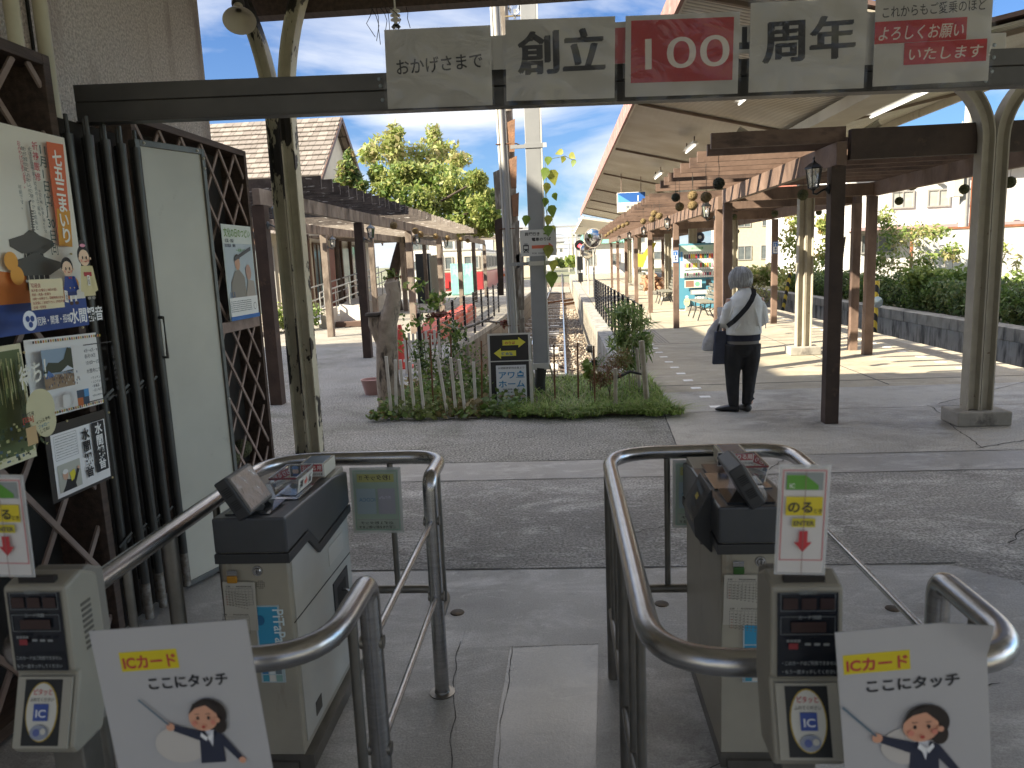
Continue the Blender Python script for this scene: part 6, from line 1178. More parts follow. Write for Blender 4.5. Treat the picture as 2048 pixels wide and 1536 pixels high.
shrub('bright_bush', 'bright green leafy bush above the dark hedge beside the near cream column', 'bush', (11.5,19,0), rclumps(cl,19,1.0,.6), 700, .055, [GL[1],GL[0],G1[0],G1[1]], asp=.6)
cl = [(2010,500,14,26),(2030,530,16,22),(1990,520,10,20)]
shrub('thin_bush', 'thin wispy bush against the white fence at the right edge', 'bush', (11.4,18,0), rclumps(cl,18,1.0,.3), 60, .07, [GY[1],GL[2]], asp=.25)
cl = []
for i in range(30): y = 10.5+i*.62; cl.append(((8.70+rnd.uniform(-.10,.12), y, .42+rnd.uniform(-.05,.08)),(.46,.45,.42)))
t = thing('hedge', 'long dark clipped hedge on top of the retaining wall', 'hedge', (8.75,9,.1)); foliage('foliage', clump_points(cl, 1500, .5), .040, GD+[G1[0]], t, asp=.6)
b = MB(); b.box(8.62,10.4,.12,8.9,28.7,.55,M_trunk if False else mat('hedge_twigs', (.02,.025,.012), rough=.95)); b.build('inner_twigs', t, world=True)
cl = [(1455,545,30,18),(1480,560,30,20),(1510,555,34,22),(1545,550,30,22),(1440,570,26,16)]
shrub('trackside_bush', 'sunlit trackside bush right of the standing person behind the posts', 'bush', (10.5,34,0), rclumps(cl,32,1.0,1.), 420, .10, [GL[1],GY[0],GL[2]], asp=.5)
cl = [(1470,585,40,14),(1520,590,44,14),(1560,600,30,16)]
shrub('dry_grass_bank', 'dry straw coloured bank growth along the far retaining wall', 'undergrowth', (9.5,30,0), rclumps(cl,29,1.0,1.), 480, .08, [GL[2],GR[2],GL[0]], asp=.15)
for i, (px, py, Y, r_, lb) in enumerate(((1143,522,150,14,'small rounded green bush where the tracks vanish'),(1168,395+140,100,9,'low green bush beside the far track poles'),(1118,525,170,9,'tiny green bush left of where the tracks vanish'))):
    shrub('distant_bush', lb, 'bush', tuple(at(px,py+10,Y=Y)), rclumps([(px,py,r_,r_*.8),(px+r_*.8,py+4,r_,r_*.6)],Y,1.0,1), 260, Y*.0026, [GL[0],GY[1],G1[1]], asp=.6)
shrub('ramp_shrub', 'rounded sunlit shrub beside the steps of the shingled house', 'shrub', (-7.4,19.5,0), [((-7.5,19.5,.4),(.55,.4,.35)),((-7.0,20,.45),(.5,.4,.4))], 700, .05, [GL[1],G1[0],GL[0]], asp=.6)
# ------------------------------------------------------------------ buildings and far things
def wall_windows(t, rects, face, pos, mw, mf, d=.05):
    """rects (u0,z0,u1,z1) on a wall facing -Y (face 'f', pos = y) or +X/-X ('r'/'l', pos = x): window > pane"""
    for u0, z0, u1, z1 in rects:
        b = MB(); fw = .06
        def bx(b, a0, b0, a1, b1, o0, o1, m):
            if face == 'f': b.box(a0,pos-o1,b0,a1,pos-o0,b1,m)
            elif face == 'r': b.box(pos+o0,a0,b0,pos+o1,a1,b1,m)
            else: b.box(pos-o1,a0,b0,pos-o0,a1,b1,m)
        for a in ((u0,z0,u1,z0+fw),(u0,z1-fw,u1,z1),(u0,z0+fw,u0+fw,z1-fw),(u1-fw,z0+fw,u1,z1-fw),((u0+u1)/2-.025,z0+fw,(u0+u1)/2+.025,z1-fw)): bx(b, *a, .002, d, mf)
        w_ = b.build('window', t, world=True); b = MB(); bx(b, u0+fw, z0+fw, u1-fw, z1-fw, .004, .02, mw)
        b.v = [(p[0]-t.location.x, p[1]-t.location.y, p[2]-t.location.z) for p in b.v]; b.build('pane', w_)
M_pane = mat('window_glass', (.10,.12,.13), (.16,.18,.18), rough=.12, scale=2); M_curt = mat('curtained_glass', (.50,.50,.46), (.36,.37,.34), rough=.25, scale=2); M_alu = mat('window_frame_metal', (.35,.34,.32), rough=.5); M_brf = mat('brown_frame', (.10,.055,.035), rough=.5)
M_wht = mat('white_render', (.66,.655,.64), (.58,.575,.56), rough=.8, scale=1.2, bump=.1); M_crm = mat('cream_render', (.52,.47,.37), (.45,.40,.32), rough=.8, scale=1.5, bump=.2)
M_shin = brick_mat('shingle_roof', (.36,.30,.26), (.22,.18,.155), (.08,.065,.055), .22, .26, .012, rough=.85, rot=(math.radians(-25),0,0), bump=.8)
# shingled house behind the left pergola
t = thing('shingled_house', 'cream house with a weathered shingle roof and shaded porch on the left', 'house', (-12,24,0))
GX = -8.3
b = MB(); b.box(-22,24.2,0,GX,33,2.9,M_crm); b.add([(GX,24.2,2.9),(GX,33,2.9),(GX,28.6,7.0),(-22,24.2,2.9),(-22,33,2.9),(-22,28.6,7.0)], [(0,1,2),(3,5,4)], M_crm); b.build('wall', t, world=True)
b = MB(); y_e, z_e, y_r, z_r = 23.4, 2.75, 28.7, 7.15
def rslab(b, xa, xb, ya, za, yb, zb, th, m): b.add([(xa,ya,za),(xb,ya,za),(xb,yb,zb),(xa,yb,zb),(xa,ya,za+th),(xb,ya,za+th),(xb,yb,zb+th),(xa,yb,zb+th)], [(0,3,2,1),(4,5,6,7),(0,1,5,4),(1,2,6,5),(2,3,7,6),(3,0,4,7)], m)
nrow = 22
for k in range(nrow):
    a0 = k/nrow; a1 = (k+1)/nrow; ya = y_e+(y_r-y_e)*a0; za = z_e+(z_r-z_e)*a0; yb = y_e+(y_r-y_e)*a1; zb = z_e+(z_r-z_e)*a1; x = -22
    while x < GX+.25: 
        wd = rnd.uniform(.16,.34); rslab(b, x, min(x+wd-.012, GX+.3), ya-.05, za+rnd.uniform(.01,.022), yb, zb-.01, .03, rnd.choice((mat('shingle_a',(.20,.175,.155),(.16,.14,.125),rough=.9,scale=9),mat('shingle_b',(.245,.215,.19),(.20,.175,.155),rough=.9,scale=9),mat('shingle_c',(.15,.13,.115),(.185,.16,.14),rough=.9,scale=9)))) ; x += wd
b.build('roof', t, world=True)
b = MB(); rslab(b, -22, GX+.3, 28.72, 7.0, 33.8, 2.75, .12, M_shin); b.build('rear_roof', t, world=True); b = MB(); b.bar((GX+.32,23.3,2.66),(GX+.32,28.7,7.08),.05,.14,M_brf); b.bar((GX+.32,33.9,2.6),(GX+.32,28.7,7.08),.05,.20,M_brf); b.build('barge_board', t, world=True)
wall_windows(t, [(26.0,3.4,27.0,4.5)], 'r', GX, M_pane, M_brf); wall_windows(t, [(-15,.9,-13,2.4),(-12.4,.1,-11.2,2.3),(-10.6,.5,-9.3,2.4)], 'f', 24.2, M_pane, M_alu)
wall_windows(t, [(25.0,.5,25.9,2.5),(29.4,.2,31.2,2.5)], 'r', GX, M_pane, M_brf)
b = MB(); b.box(GX+.003,26.6,.0,GX+.06,27.8,2.35,mat('red_brown_door', (.28,.08,.05), rough=.5)); b.build('door', t, world=True); b = MB(); b.box(GX+.003,28.0,.1,GX+.08,29.1,2.35,M_curt); b.build('door', t, world=True)
for y in (24.3,26.3,28.0,29.3,31.4): b = MB(); b.box(GX+.02,y,0,GX+.14,y+.12,2.75,M_brf); b.build('timber_stud', t, world=True)
b = MB(); rslab(b, GX+.1, GX+1.2, 24.3, 2.62, 33, 2.62, .08, M_shin); b.build('porch_roof', t, world=True)
# porch interior seen on the far left, steps, ramp with rails
t = thing('cafe_front', 'glazed wooden shop front behind the left pergola with a curtain inside', 'shop front', (-9,20.6,0))
b = MB(); b.box(-12,20.7,0,-8.2,20.9,.25,M_crm); b.box(-12,20.7,2.35,-8.2,20.9,2.8,M_brf); b.build('frame', t, world=True)
for x in (-11.4,-10.2,-9.0,-8.3): b = MB(); b.box(x,20.66,.25,x+.1,20.9,2.35,M_brf if x < -9.5 else mat('orange_brown_timber', (.32,.13,.05), rough=.6)); b.build('mullion', t, world=True)
b = MB(); b.box(-12,20.8,.25,-8.2,20.82,2.35,M_pane); b.build('glass', t, world=True); b = MB(); b.prism([(0,0),(.6,0),(.5,.8),(.1,1.7),(0,1.7)],.02,mat('yellow_curtain', (.42,.40,.24), rough=.8),Matrix(((1,0,0,-10.1),(0,0,-1,20.78),(0,1,0,.6),(0,0,0,1)))); b.build('curtain', t, world=True)
t = thing('timber_steps', 'four weathered timber steps in front of the shop front', 'steps', (-7.9,18.6,0))
for k in range(4): b = MB(); b.box(-9.2,18.2+k*.34,.0,-7.55,18.53+k*.34,.12+k*.13,M_gysl); b.build('tread', t, world=True)
M_ramp = mat('ramp_concrete', (.46,.43,.38), (.36,.34,.30), rough=.85, scale=3, bump=.3)
t = thing('access_ramp', 'pale concrete access ramp with grey rails beside the house', 'ramp', (-6.9,21,0))
b = MB(); b.prism([(20.5,0),(31,0),(31,.75),(20.5,.12)], .9, M_ramp, Matrix(((0,0,1,-7.6),(1,0,0,0),(0,1,0,0),(0,0,0,1)))); b.build('slope', t, world=True); b = MB(); b.box(-6.65,20.3,0,-6.35,20.9,.55,M_ramp); b.build('end_pier', t, world=True, bevel=.01)
M_rgr = mat('grey_handrail', (.42,.42,.40), rough=.4, metal=.5)
for x in (-7.55, -6.72):
    for h in (.45, .85): b = MB(); b.tube([(x,20.6,.12+h),(x,31,.75+h)],.022,M_rgr,n=8); b.build('handrail', t, world=True)
    for k in range(8): y = 20.6+k*1.48; z = .12+.63*k/7; b = MB(); b.tube([(x,y,z),(x,y,z+.85)],.018,M_rgr,n=8); b.build('rail_post', t, world=True)
t = thing('slanted_board', 'white slanted board leaning beside the ramp pier', 'board', (-6.1,21,.0)); b = MB(); b.prism([(0,0),(.9,0),(.75,.5),(0,.62)],.05,plain('dddbd4'),Matrix.Translation((-.2,0,0)) @ Matrix.Rotation(math.pi/2,4,'X')); b.build('panel', t)
b = MB(); b.lathe([(.10,0),(.14,.18),(.15,.2),(.13,.2),(.12,.17),(0,.17)],mat('pink_planter', (.36,.22,.20), rough=.7),n=18); o = b.build('planter'); o.location = (-2.5,9.5,0); tag(o, 'small pinkish round planter standing left of the tree stump', 'planter')
b = MB(); b.box(-.4,-.15,0,.4,.15,.16,mat('dark_planter', (.10,.06,.045), rough=.8)); o = b.build('planter', bevel=.02); o.location = (-5.9,20.6,0); tag(o, 'dark oblong planter trough near the foot of the ramp', 'planter')
# low white picket fence and red cone behind the stump
t = thing('white_picket_fence', 'low white picket fence behind the stump and bed', 'fence', (-2.2,11.3,0))
for k in range(9): b = MB(); b.box(-2.42+k*.062,11.2+k*.02,0,-2.385+k*.062,11.22+k*.02,.62+.03*math.sin(k*3),plain('d9d7cf')); b.build('picket', t, world=True)
b = MB(); b.bar((-2.45,11.23,.2),(-1.9,11.4,.2),.012,.04,plain('d9d7cf')); b.bar((-2.45,11.23,.48),(-1.9,11.4,.48),.012,.04,plain('d9d7cf')); b.build('cross_rail', t, world=True)
b = MB(); b.box(-.18,-.18,0,.18,.18,.03,mat('cone_red', (.60,.07,.05), rough=.5)); b.lathe([(.14,.03),(.10,.25),(.07,.45),(.03,.70),(0,.70)],MATS['cone_red'],n=18); o = b.build('traffic_cone'); o.location = (-2.62,11.9,0); tag(o, 'red traffic cone behind the tree stump', 'traffic cone')
# red barriers, lockers, cabinet, turquoise panels
M_rb = mat('red_plastic', (.50,.07,.04), (.42,.06,.035), rough=.45, scale=4)
rb = None
for i, (y, lb) in enumerate(((15.2,'red plastic barrier lying behind the wire fence, nearest one'),(17.5,'red plastic barrier behind the wire fence, middle one'),(19.8,'red plastic barrier behind the wire fence, farthest one'))):
    if rb is None:
        rb = thing('plastic_barrier', lb, 'barrier', (-2.75,y,0), 'red plastic barriers'); b = MB(); b.prism([(0,0),(2.2,0),(2.2,.30),(2.0,.44),(1.2,.46),(1.1,.38),(1.0,.46),(.25,.44),(0,.28)],.34,M_rb,Matrix(((0,0,1,-.17),(1,0,0,0),(0,1,0,0),(0,0,0,1)))); b.build('shell', rb, bevel=.04)
        for k in (.35, 1.45): b = MB(); b.tube(bend([(.17,k,.30),(.22,k,.34),(.22,k+.3,.34),(.17,k+.3,.30)],.03,4),.016,mat('orange_plastic',(.65,.16,.05),rough=.5),n=7); b.build('grip', rb)
    else: dup(rb, (-2.7,y,0), None, lb)
def cab(label, name, cat, px0, px1, pyt, Y, m, n=1, mh=None):
    a = at(px0, 560, Y=Y); c = at(px1, 560, Y=Y); zt = at((px0+px1)/2, pyt, Y=Y).z; t = thing(name, label, cat, (a.x, Y, 0)); w_ = (c.x-a.x); b = MB(); b.box(0,0,0,w_,.6,zt,m); b.build('casing', t, bevel=.01)
    for k in range(n):
        b = MB(); b.box(w_*k/n+.015,-.02,.05,w_*(k+1)/n-.015,-.002,zt-.05,mh or m); b.build('door', t)
    return t
cab('dark grey metal cabinet under the left pergola', 'metal_cabinet', 'cabinet', 833, 860, 507, 31.8, mat('dark_cabinet', (.06,.07,.08), rough=.5))
cab('cream lockers beside the dark cabinet under the left pergola', 'locker_bank', 'lockers', 862, 886, 510, 31.4, mat('cream_locker', (.48,.46,.38), rough=.5), 3)
M_turq = mat('turquoise_panel', (.16,.42,.38), (.25,.50,.46), rough=.6, scale=1.5, third=((.55,.62,.60), 1.2, .55, .7))
for i, (p0, p1, lb) in enumerate(((902,925,'turquoise site panel behind the pergola posts, left one'),(927,950,'turquoise site panel behind the pergola posts, right one'))): cab(lb, 'site_panel', 'panel', p0, p1, 527, 38, M_turq)
# parked train
a = at(905, 560, Y=47); t = thing('train_carriage', 'red and cream train carriage standing beyond the left pergola', 'train', (-4.6,47,-1.1)); x0, x1, y0, y1 = -7.4, -4.55, 44, 62
b = MB(); b.box(x0,y0,-.35,x1,y1,1.05,mat('train_red', (.30,.035,.04), rough=.35)); b.build('lower_body', t, world=True, bevel=.05); b = MB(); b.box(x0+.01,y0+.01,1.052,x1-.01,y1,2.25,mat('train_cream', (.62,.56,.45), rough=.35)); b.build('upper_body', t, world=True, bevel=.08)
b = MB(); b.box(x0+.2,y0+.1,2.25,x1-.2,y1,2.42,plain('8a8a88')); b.build('roof', t, world=True, bevel=.08); b = MB(); b.box(x0+.3,y0-.08,.2,x0+.8,y0,.6,plain('d02a2a')); b.build('red_sign', t, world=True)
wall_windows(t, [(x0+.2,1.25,x0+1.1,2.0),(x1-1.1,1.25,x1-.2,2.0)], 'f', y0, M_pane, M_alu); wall_windows(t, [(45+k*2.2,1.25,46.6+k*2.2,2.0) for k in range(7)], 'r', x1, M_pane, M_alu)
for k in range(4):
    b = MB()
    for y in (46+k*4.4,): b.lathe([(0,.0),(.42,.0),(.45,.06),(.40,.12),(0,.12)], M_rust, c=(x1-.35,y,-.72), n=20, M=Matrix.Rotation(math.pi/2,4,'Y'))
    b.build('wheel', t, world=True)
b = MB(); b.box(x0+.3,y0+1,-.75,x1-.3,y1-1,-.36,M_lan); b.build('underframe', t, world=True)
M_stripe = mat('hoarding_orange', (.65,.20,.05), rough=.6)
for i, (px, lb) in enumerate(((1000,'white barrier with orange stripe beyond the wooden pole, left one'),(1022,'white barrier with orange stripe beyond the wooden pole, right one'))):
    a = at(px, 590, Y=58); t = thing('road_barrier', lb, 'barrier', (a.x, 58, 0)); b = MB(); b.box(0,0,0,.8,.1,.85,plain('c9ced2')); b.build('board', t); b = MB(); b.box(0,-.02,.45,.8,-.002,.65,M_stripe); b.build('stripe', t)
# right side: white building, houses, white fence panels, utility poles
t = thing('white_building', 'large white rendered building across the far track', 'building', (16,32,0)); b = MB(); b.box(11.6,32,-.5,34,44,4.6,M_wht); b.build('wall', t, world=True)
b = MB(); b.box(11.4,31.6,4.6,34.2,44.2,4.95,mat('red_roof_edge', (.30,.10,.065), (.24,.08,.05), rough=.7)); b.box(11.5,31.9,4.95,34,44,5.3,MATS['red_roof_edge']); b.build('roof', t, world=True)
wall_windows(t, [(13.35,3.05,14.25,3.75),(14.75,3.05,15.65,3.75),(16.1,3.05,17.0,3.75),(19.2,2.9,21.2,4.1)], 'f', 32, M_curt, M_alu); wall_windows(t, [(15.2,1.3,17.0,2.1),(17.1,1.3,18.9,2.1),(12.2,1.3,13.6,2.1),(19.0,1.3,20.6,2.1)], 'f', 32, M_pane, M_alu)
for x, z in ((13.8,3.95),(15.2,3.95),(16.5,3.95),(13.5,2.4),(16.0,2.4),(18.2,2.4)): b = MB(); b.box(x-.09,31.85,z,x+.09,31.99,z+.08,plain('b5b3ad')); b.build('vent_hood', t, world=True)
b = MB(); b.box(11.7,31.2,2.22,22,31.98,2.34,mat('pink_awning', (.45,.30,.30), rough=.7)); b.build('awning', t, world=True)
for i in range(7):
    x = 10.2+i*1.75; t = thing('fence_panel', ('first','second','third','fourth','fifth','sixth','seventh')[i]+' white sheet fence panel from the left in a rusty frame before the white building', 'fence panel', (x,23,0), 'white fence panels'); b = MB(); b.box(.05,-.01,.35,1.70,.01,2.0,M_wht); b.build('sheet', t); b = MB(); b.box(0,-.03,0,.05,.03,2.08,mat('rusty_orange_frame', (.38,.16,.08), (.26,.10,.05), rough=.8, scale=9)); b.box(.05,-.03,2.002,1.75,.03,2.06,MATS['rusty_orange_frame']); b.build('frame', t)
M_cp = mat('pole_concrete', (.42,.41,.38), (.34,.33,.31), rough=.8, scale=3)
def upole(label, x, y, h, r=.15, arms=((.9,1.2),(.97,.9)), z0=0, box=None, ay=False, name='utility_pole'):
    t = thing(name, label, 'pole', (x,y,z0)); b = MB(); b.tube([(0,0,0),(0,0,h)],[r,r*.7],M_cp,n=12); b.build('shaft', t)
    for f_, w_ in arms: b = MB(); b.bar((-w_,0,h*f_),(w_,0,h*f_),.08,.08,M_gpole); [b.lathe([(.04,0),(.05,.06),(.02,.16)],plain('dcdad4'),c=(k*w_*.9,0,h*f_+.04),n=8) for k in (-1,-.4,.4,1)]; b.build('cross_arm', t)
    if box: b = MB(); b.box(-r-.28,-.2,box,-r,.2,box+.7,plain('c2bfb4')); b.tube([(r+.05,-.05,0),(r+.05,-.05,box+1.2)],.05,plain('9a5a3a'),n=8); b.build('meter_box', t)
    return t
q = at(1925,470,Y=24.5); upole('utility pole with a grey box in front of the white building', q.x, 24.5, 7.5, .15, box=3.0)
q = at(1945,300,Y=60); upole('distant utility pole above the pergola beam at the right', q.x, 60, 10.5, .17)
def house(label, x0, x1, y0, h, depth, mw, mr, rects, roof=1.4, cat='house', name='house'):
    t = thing(name, label, cat, (x0, y0, 0)); b = MB(); b.box(x0,y0,-1.2,x1,y0+depth,h,mw); b.build('wall', t, world=True); b = MB(); ym = y0+depth/2
    if roof: b.add([(x0-.3,y0-.4,h),(x1+.3,y0-.4,h),(x1+.3,y0+depth+.4,h),(x0-.3,y0+depth+.4,h),(x0+.3,ym,h+roof),(x1-.3,ym,h+roof)], [(0,3,2,1),(0,1,5,4),(1,2,5),(2,3,4,5),(3,0,4)], mr)
    else: b.box(x0-.1,y0-.1,h,x1+.1,y0+depth+.1,h+.2,mr)
    b.build('roof', t, world=True); wall_windows(t, [(x0+a*(x1-x0), b_, x0+c*(x1-x0), d_) for a, b_, c, d_ in rects], 'f', y0, M_pane, M_alu); return t
M_tile = mat('grey_tiles', (.16,.165,.17), (.22,.22,.22), rough=.6, scale=4, bump=.3); M_yel = mat('yellow_render', (.58,.52,.38), (.50,.45,.33), rough=.8); M_grn = mat('green_roof', (.12,.32,.22), rough=.6); M_grey = mat('grey_render', (.34,.34,.33), (.28,.28,.27), rough=.8)
R2 = [(.12,.9,.40,2.0),(.58,.9,.86,2.0),(.12,3.4,.38,4.4),(.6,3.4,.86,4.4)]
house('yellowish two storey house behind the posts right of the person', 13.2, 17.0, 60, 4.6, 8, M_yel, M_tile, R2)
house('pale two storey house next to the yellowish one', 17.6, 23.5, 64, 5.2, 8, M_wht, M_tile, R2)
house('grey house beyond the far track behind the maple tree', 19.5, 26, 50, 4.4, 8, M_grey, M_tile, R2)
house('small white hut with a green roof at the far end of the right platform', 2.0, 6.8, 76, 2.9, 5, M_wht, M_grn, [(.1,.8,.3,1.9),(.6,.8,.8,1.9)], 1.1, 'hut', 'hut')
for i, (x0, x1, y, h, mw, mr, lb) in enumerate(((-9,-3,120,5,M_crm,M_tile,'cream far house left of the tracks'),(-2.4,1.0,230,6.5,M_wht,M_tile,'tiny white far building straight above the tracks'),(2.8,9,150,6,M_grey,M_tile,'grey far house right of the tracks'),(-20,-11,95,5.5,M_wht,M_tile,'white far house seen through the left pergola'),(-6.5,-2.6,180,9,M_wht,M_grey,'white far block left of where the tracks vanish'),(3,8,210,10,M_crm,M_grey,'cream far block right of where the tracks vanish'),(-36,-22,80,6,M_crm,M_tile,'cream far house at the far left'),(9.5,16,110,7,M_wht,M_tile,'white far house right of the far platform hut'),(-14,-7,160,7,M_yel,M_tile,'yellow far house behind the train'))):
    house(lb, x0, x1, y, h, 9, mw, mr, R2, 1.6 if mr is not M_grey else 0)
# overhead line structures
for i, (y, lb) in enumerate(((56,'nearest overhead line frame across the tracks'),(88,'second overhead line frame across the tracks'),(130,'third overhead line frame across the tracks'),(185,'farthest overhead line frame across the tracks'))):
    t = thing('catenary_frame', lb, 'line frame', (0,y,-1.2), 'overhead line frames'); x0, x1 = -7.8, (5.4 if y < 60 else 3.0)
    for x in (x0, x1): b = MB(); b.tube([(x,0,0),(x,0,6.0)],.14,M_cp,n=10); b.build('mast', t)
    b = MB(); b.bar((x0,0,5.1),(x1,0,5.1),.10,.12,M_gpole); b.build('cross_beam', t)
    for x in (-.5,-4.0): b = MB(); b.tube([(x,0,5.0),(x,0,4.6),(x+.8,0,4.5)],.03,M_gpole,n=6); b.build('hanger_arm', t)
t = thing('overhead_wires', 'thin overhead wires running above the tracks', 'wires', (0,56,4))
for x, z in ((-.5,3.5),(-.5,4.1),(-4,3.5),(2.2,4.3),(-7.2,4.6),(3.0,4.8)): b = MB(); b.tube([(x,30,z),(x,56,z-.0),(x,190,z)],.012,M_lan,n=5); b.build('wire', t, world=True)
for i, (x, y, h, lb) in enumerate(((2.2,70,6.5,'first concrete line pole right of the far track'),(1.9,95,6.5,'second concrete line pole right of the far track'),(2.6,120,7.5,'third concrete line pole right of the far track'),(1.6,150,7,'fourth concrete line pole right of the far track'),(-3.2,110,7,'concrete line pole left of the far track'))): upole(lb, x, y, h, .14, ((.88,.7),(.95,.5)), -1.2)
# signals and mirrors at the platform end
def mirror(label, x, y, z, r, ph, tilt):
    t = thing('round_mirror', label, 'mirror', (x,y,0)); b = MB(); b.tube([(0,.1,0),(0,.1,z)],.035,M_cp,n=8); b.build('post', t)
    M_ = Matrix.Translation((0,0,z)) @ Matrix.Rotation(math.pi/2,4,'X') @ Matrix.Rotation(tilt,4,'Y'); b = MB(); b.lathe([(r*1.04,-.05),(r*1.08,.0),(r*1.02,.02),(r*.98,.01)],plain('8a8378'),n=28,M=M_); b.build('rim', t); b = MB(); b.lathe([(r,.0),(r*.7,.05),(r*.35,.075),(0,.085)],mat('mirror_face', (.7,.72,.73), rough=.04, metal=1),n=28,M=M_); b.build('glass', t)
mirror('round convex mirror on a post beside the red signal', 1.20, 34, 1.93, .34, 0, .25); mirror('larger round mirror half hidden by the far pergola slats', 1.28, 30, 2.36, .36, 0, -.4)
t = thing('railway_signal', 'railway signal with a lit red lamp at the far platform end', 'signal', (1.12,45,-.0)); b = MB(); b.tube([(0,.15,-1.2),(0,.15,2.7)],.06,M_cp,n=10); b.build('post', t)
b = MB(); b.lathe([(0,0),(.30,0),(.30,.05),(0,.05)],M_lan,c=(0,.0,2.35),n=20,M=Matrix.Rotation(math.pi/2,4,'X')); b.box(-.16,-.06,.9,.16,.1,1.7,M_lan); b.box(-.14,-.06,.2,.14,.1,.75,M_lan); b.build('head', t)
b = MB(); b.ball((0,-.08,2.30),(.11,.04,.11),mat('red_signal_lamp', (.8,.05,.05), emit=(1,.05,.06), es=3.0),12,8); b.build('lamp', t); b = MB(); b.tube([(0,-.3,2.32),(0,-.05,2.32)],.13,M_lan,n=12,cap=False); b.build('hood', t)
t = thing('switch_box', 'small black machine with a metal cap at the end of the left wall', 'machine', (-.62,13.6,-1.2)); b = MB(); b.box(-.25,-.2,0,.25,.2,.72,M_lan); b.build('casing', t, bevel=.02); b = MB(); b.lathe([(.12,0),(.12,.08),(.05,.12),(0,.12)],M_cp,c=(.05,0,.72),n=16); b.build('cap', t)
for i, (y, x) in enumerate(((13.4,.70),(16.8,.70),(19.5,.70))): b = MB(); b.box(-.09,-.12,-.08,.04,.12,.10,M_lan); b.box(-.13,-.06,-.03,-.09,.06,.05,M_cp); o = b.build('cable_clamp'); o.location = (x,y,-.72); tag(o, ('nearest','middle','farthest')[i]+' small black clamp on the right platform wall beside the rail', 'clamp')
# striped posts and wood pile
M_yb = bpy.data.materials.new('yellow_black_stripes'); M_yb.use_nodes = True; nt = M_yb.node_tree; wv = nt.nodes.new('ShaderNodeTexWave'); wv.bands_direction = 'DIAGONAL'; wv.inputs['Scale'].default_value = 2.2; tc = nt.nodes.new('ShaderNodeTexCoord'); nt.links.new(tc.outputs['Object'], wv.inputs[0]); r = nt.nodes.new('ShaderNodeValToRGB'); r.color_ramp.interpolation = 'CONSTANT'; r.color_ramp.elements[0].color = (.02,.02,.02,1); r.color_ramp.elements[1].color = (.6,.45,.05,1); r.color_ramp.elements[1].position = .5; nt.links.new(wv.outputs[0], r.inputs[0]); nt.links.new(r.outputs[0], nt.nodes['Principled BSDF'].inputs['Base Color'])
for i, (px, py, X, dx, lb) in enumerate(((1562,620,6.4,.25,'yellow and black striped stay leaning by the far wall, left one'),(1748,668,6.2,.02,'yellow and black striped post behind the right brown posts'))):
    q = at(px, py, X=X); b = MB(); b.tube([(0,0,-.3),(dx,0,1.05)],.05,M_yb,n=10); o = b.build('striped_stay'); o.location = (q.x, q.y, -.1); tag(o, lb, 'post')
q = at(1749, 640, X=6.1); b = MB(); b.lathe([(.0,0),(.10,0),(.11,.02),(.0,.03)],mat('small_mirror', (.55,.65,.7), rough=.15, metal=.6),n=18,M=Matrix.Rotation(math.pi/2,4,'X')); o = b.build('marker_disc'); o.location = (q.x, q.y-.08, .55); tag(o, 'small pale blue round marker on the striped post', 'marker')
t = thing('wood_pile', 'stack of sawn logs at the far end of the right pergola', 'wood pile', (3.9,33,0))
for k in range(26): b = MB(); b.tube([(rnd.uniform(-.5,.5),-.2,.1+rnd.uniform(0,.7)),(rnd.uniform(-.5,.5),.3,.1+rnd.uniform(0,.7))],.07,M_orr,n=8); b.build('log', t)
t = thing('yellow_cloth', 'yellow cloth hanging on a far pergola post', 'cloth', (2.85,27,1.6)); b = MB(); b.prism([(-.22,-.35),(.02,-.4),(.16,.0),(.34,.12),(.5,.45),(.3,.42),(.0,.05),(-.2,.12)],.03,mat('yellow_fabric', (.62,.55,.08), rough=.8, trans=.3),Matrix.Rotation(math.pi/2,4,'X')); b.build('fabric', t)
cab('low grey cabinet against the far pergola posts', 'equipment_cabinet', 'cabinet', 1273, 1292, 545, 36, mat('greenish_grey', (.36,.36,.30), rough=.6))
# ------------------------------------------------------------------ the standing person
PX, PY = 1.815, 7.80
t = thing('person', 'person with grey bob, pale cardigan and black trousers standing with head bowed', 'person', (PX,PY,0))
def remesh(o, v, sm=4):
    m = o.modifiers.new('fuse', 'REMESH'); m.mode = 'VOXEL'; m.voxel_size = v; m.use_smooth_shade = True; s_ = o.modifiers.new('relax', 'SMOOTH'); s_.iterations = sm; s_.factor = .5; return o
def ell(z, cx, cy, rx, ry, n=28, tilt=0): return [Vector((cx+rx*math.cos(2*math.pi*k/n), cy+ry*math.sin(2*math.pi*k/n), z+tilt*math.sin(2*math.pi*k/n))) for k in range(n)]
M_skin = mat('skin', (.50,.30,.22), (.44,.26,.19), rough=.5, sub=.1)
HC = Vector((.015,.075,1.365))
b = MB(); b.loft([ell(.66,.02,0,.13,.10),ell(.80,.02,0,.135,.10),(ell(1.0,.03,0,.135,.10)),ell(1.16,.04,.0,.15,.09),ell(1.22,.045,.01,.09,.07),ell(1.25,.04,.02,.05,.05),ell(1.31,.03,.05,.047,.05)], M_skin)
b.ball(HC, (.078,.092,.108), M_skin, 20, 14); b.ball(HC+Vector((-.01,.075,-.035)), (.05,.035,.05), M_skin, 14, 10); b.ball(HC+Vector((-.012,.100,-.01)), (.013,.022,.018), M_skin, 10, 8)
for s in (-1, 1): b.ball(HC+Vector((s*.078,.0,-.015)), (.012,.02,.03), M_skin, 10, 8)
for s in (-1, 1):
    b.tube([(.02+s*.075,0,.70),(.015+s*.085,.01,.38),(.01+s*.08,-.01,.08)],[.085,.052,.034], M_skin, n=14); 
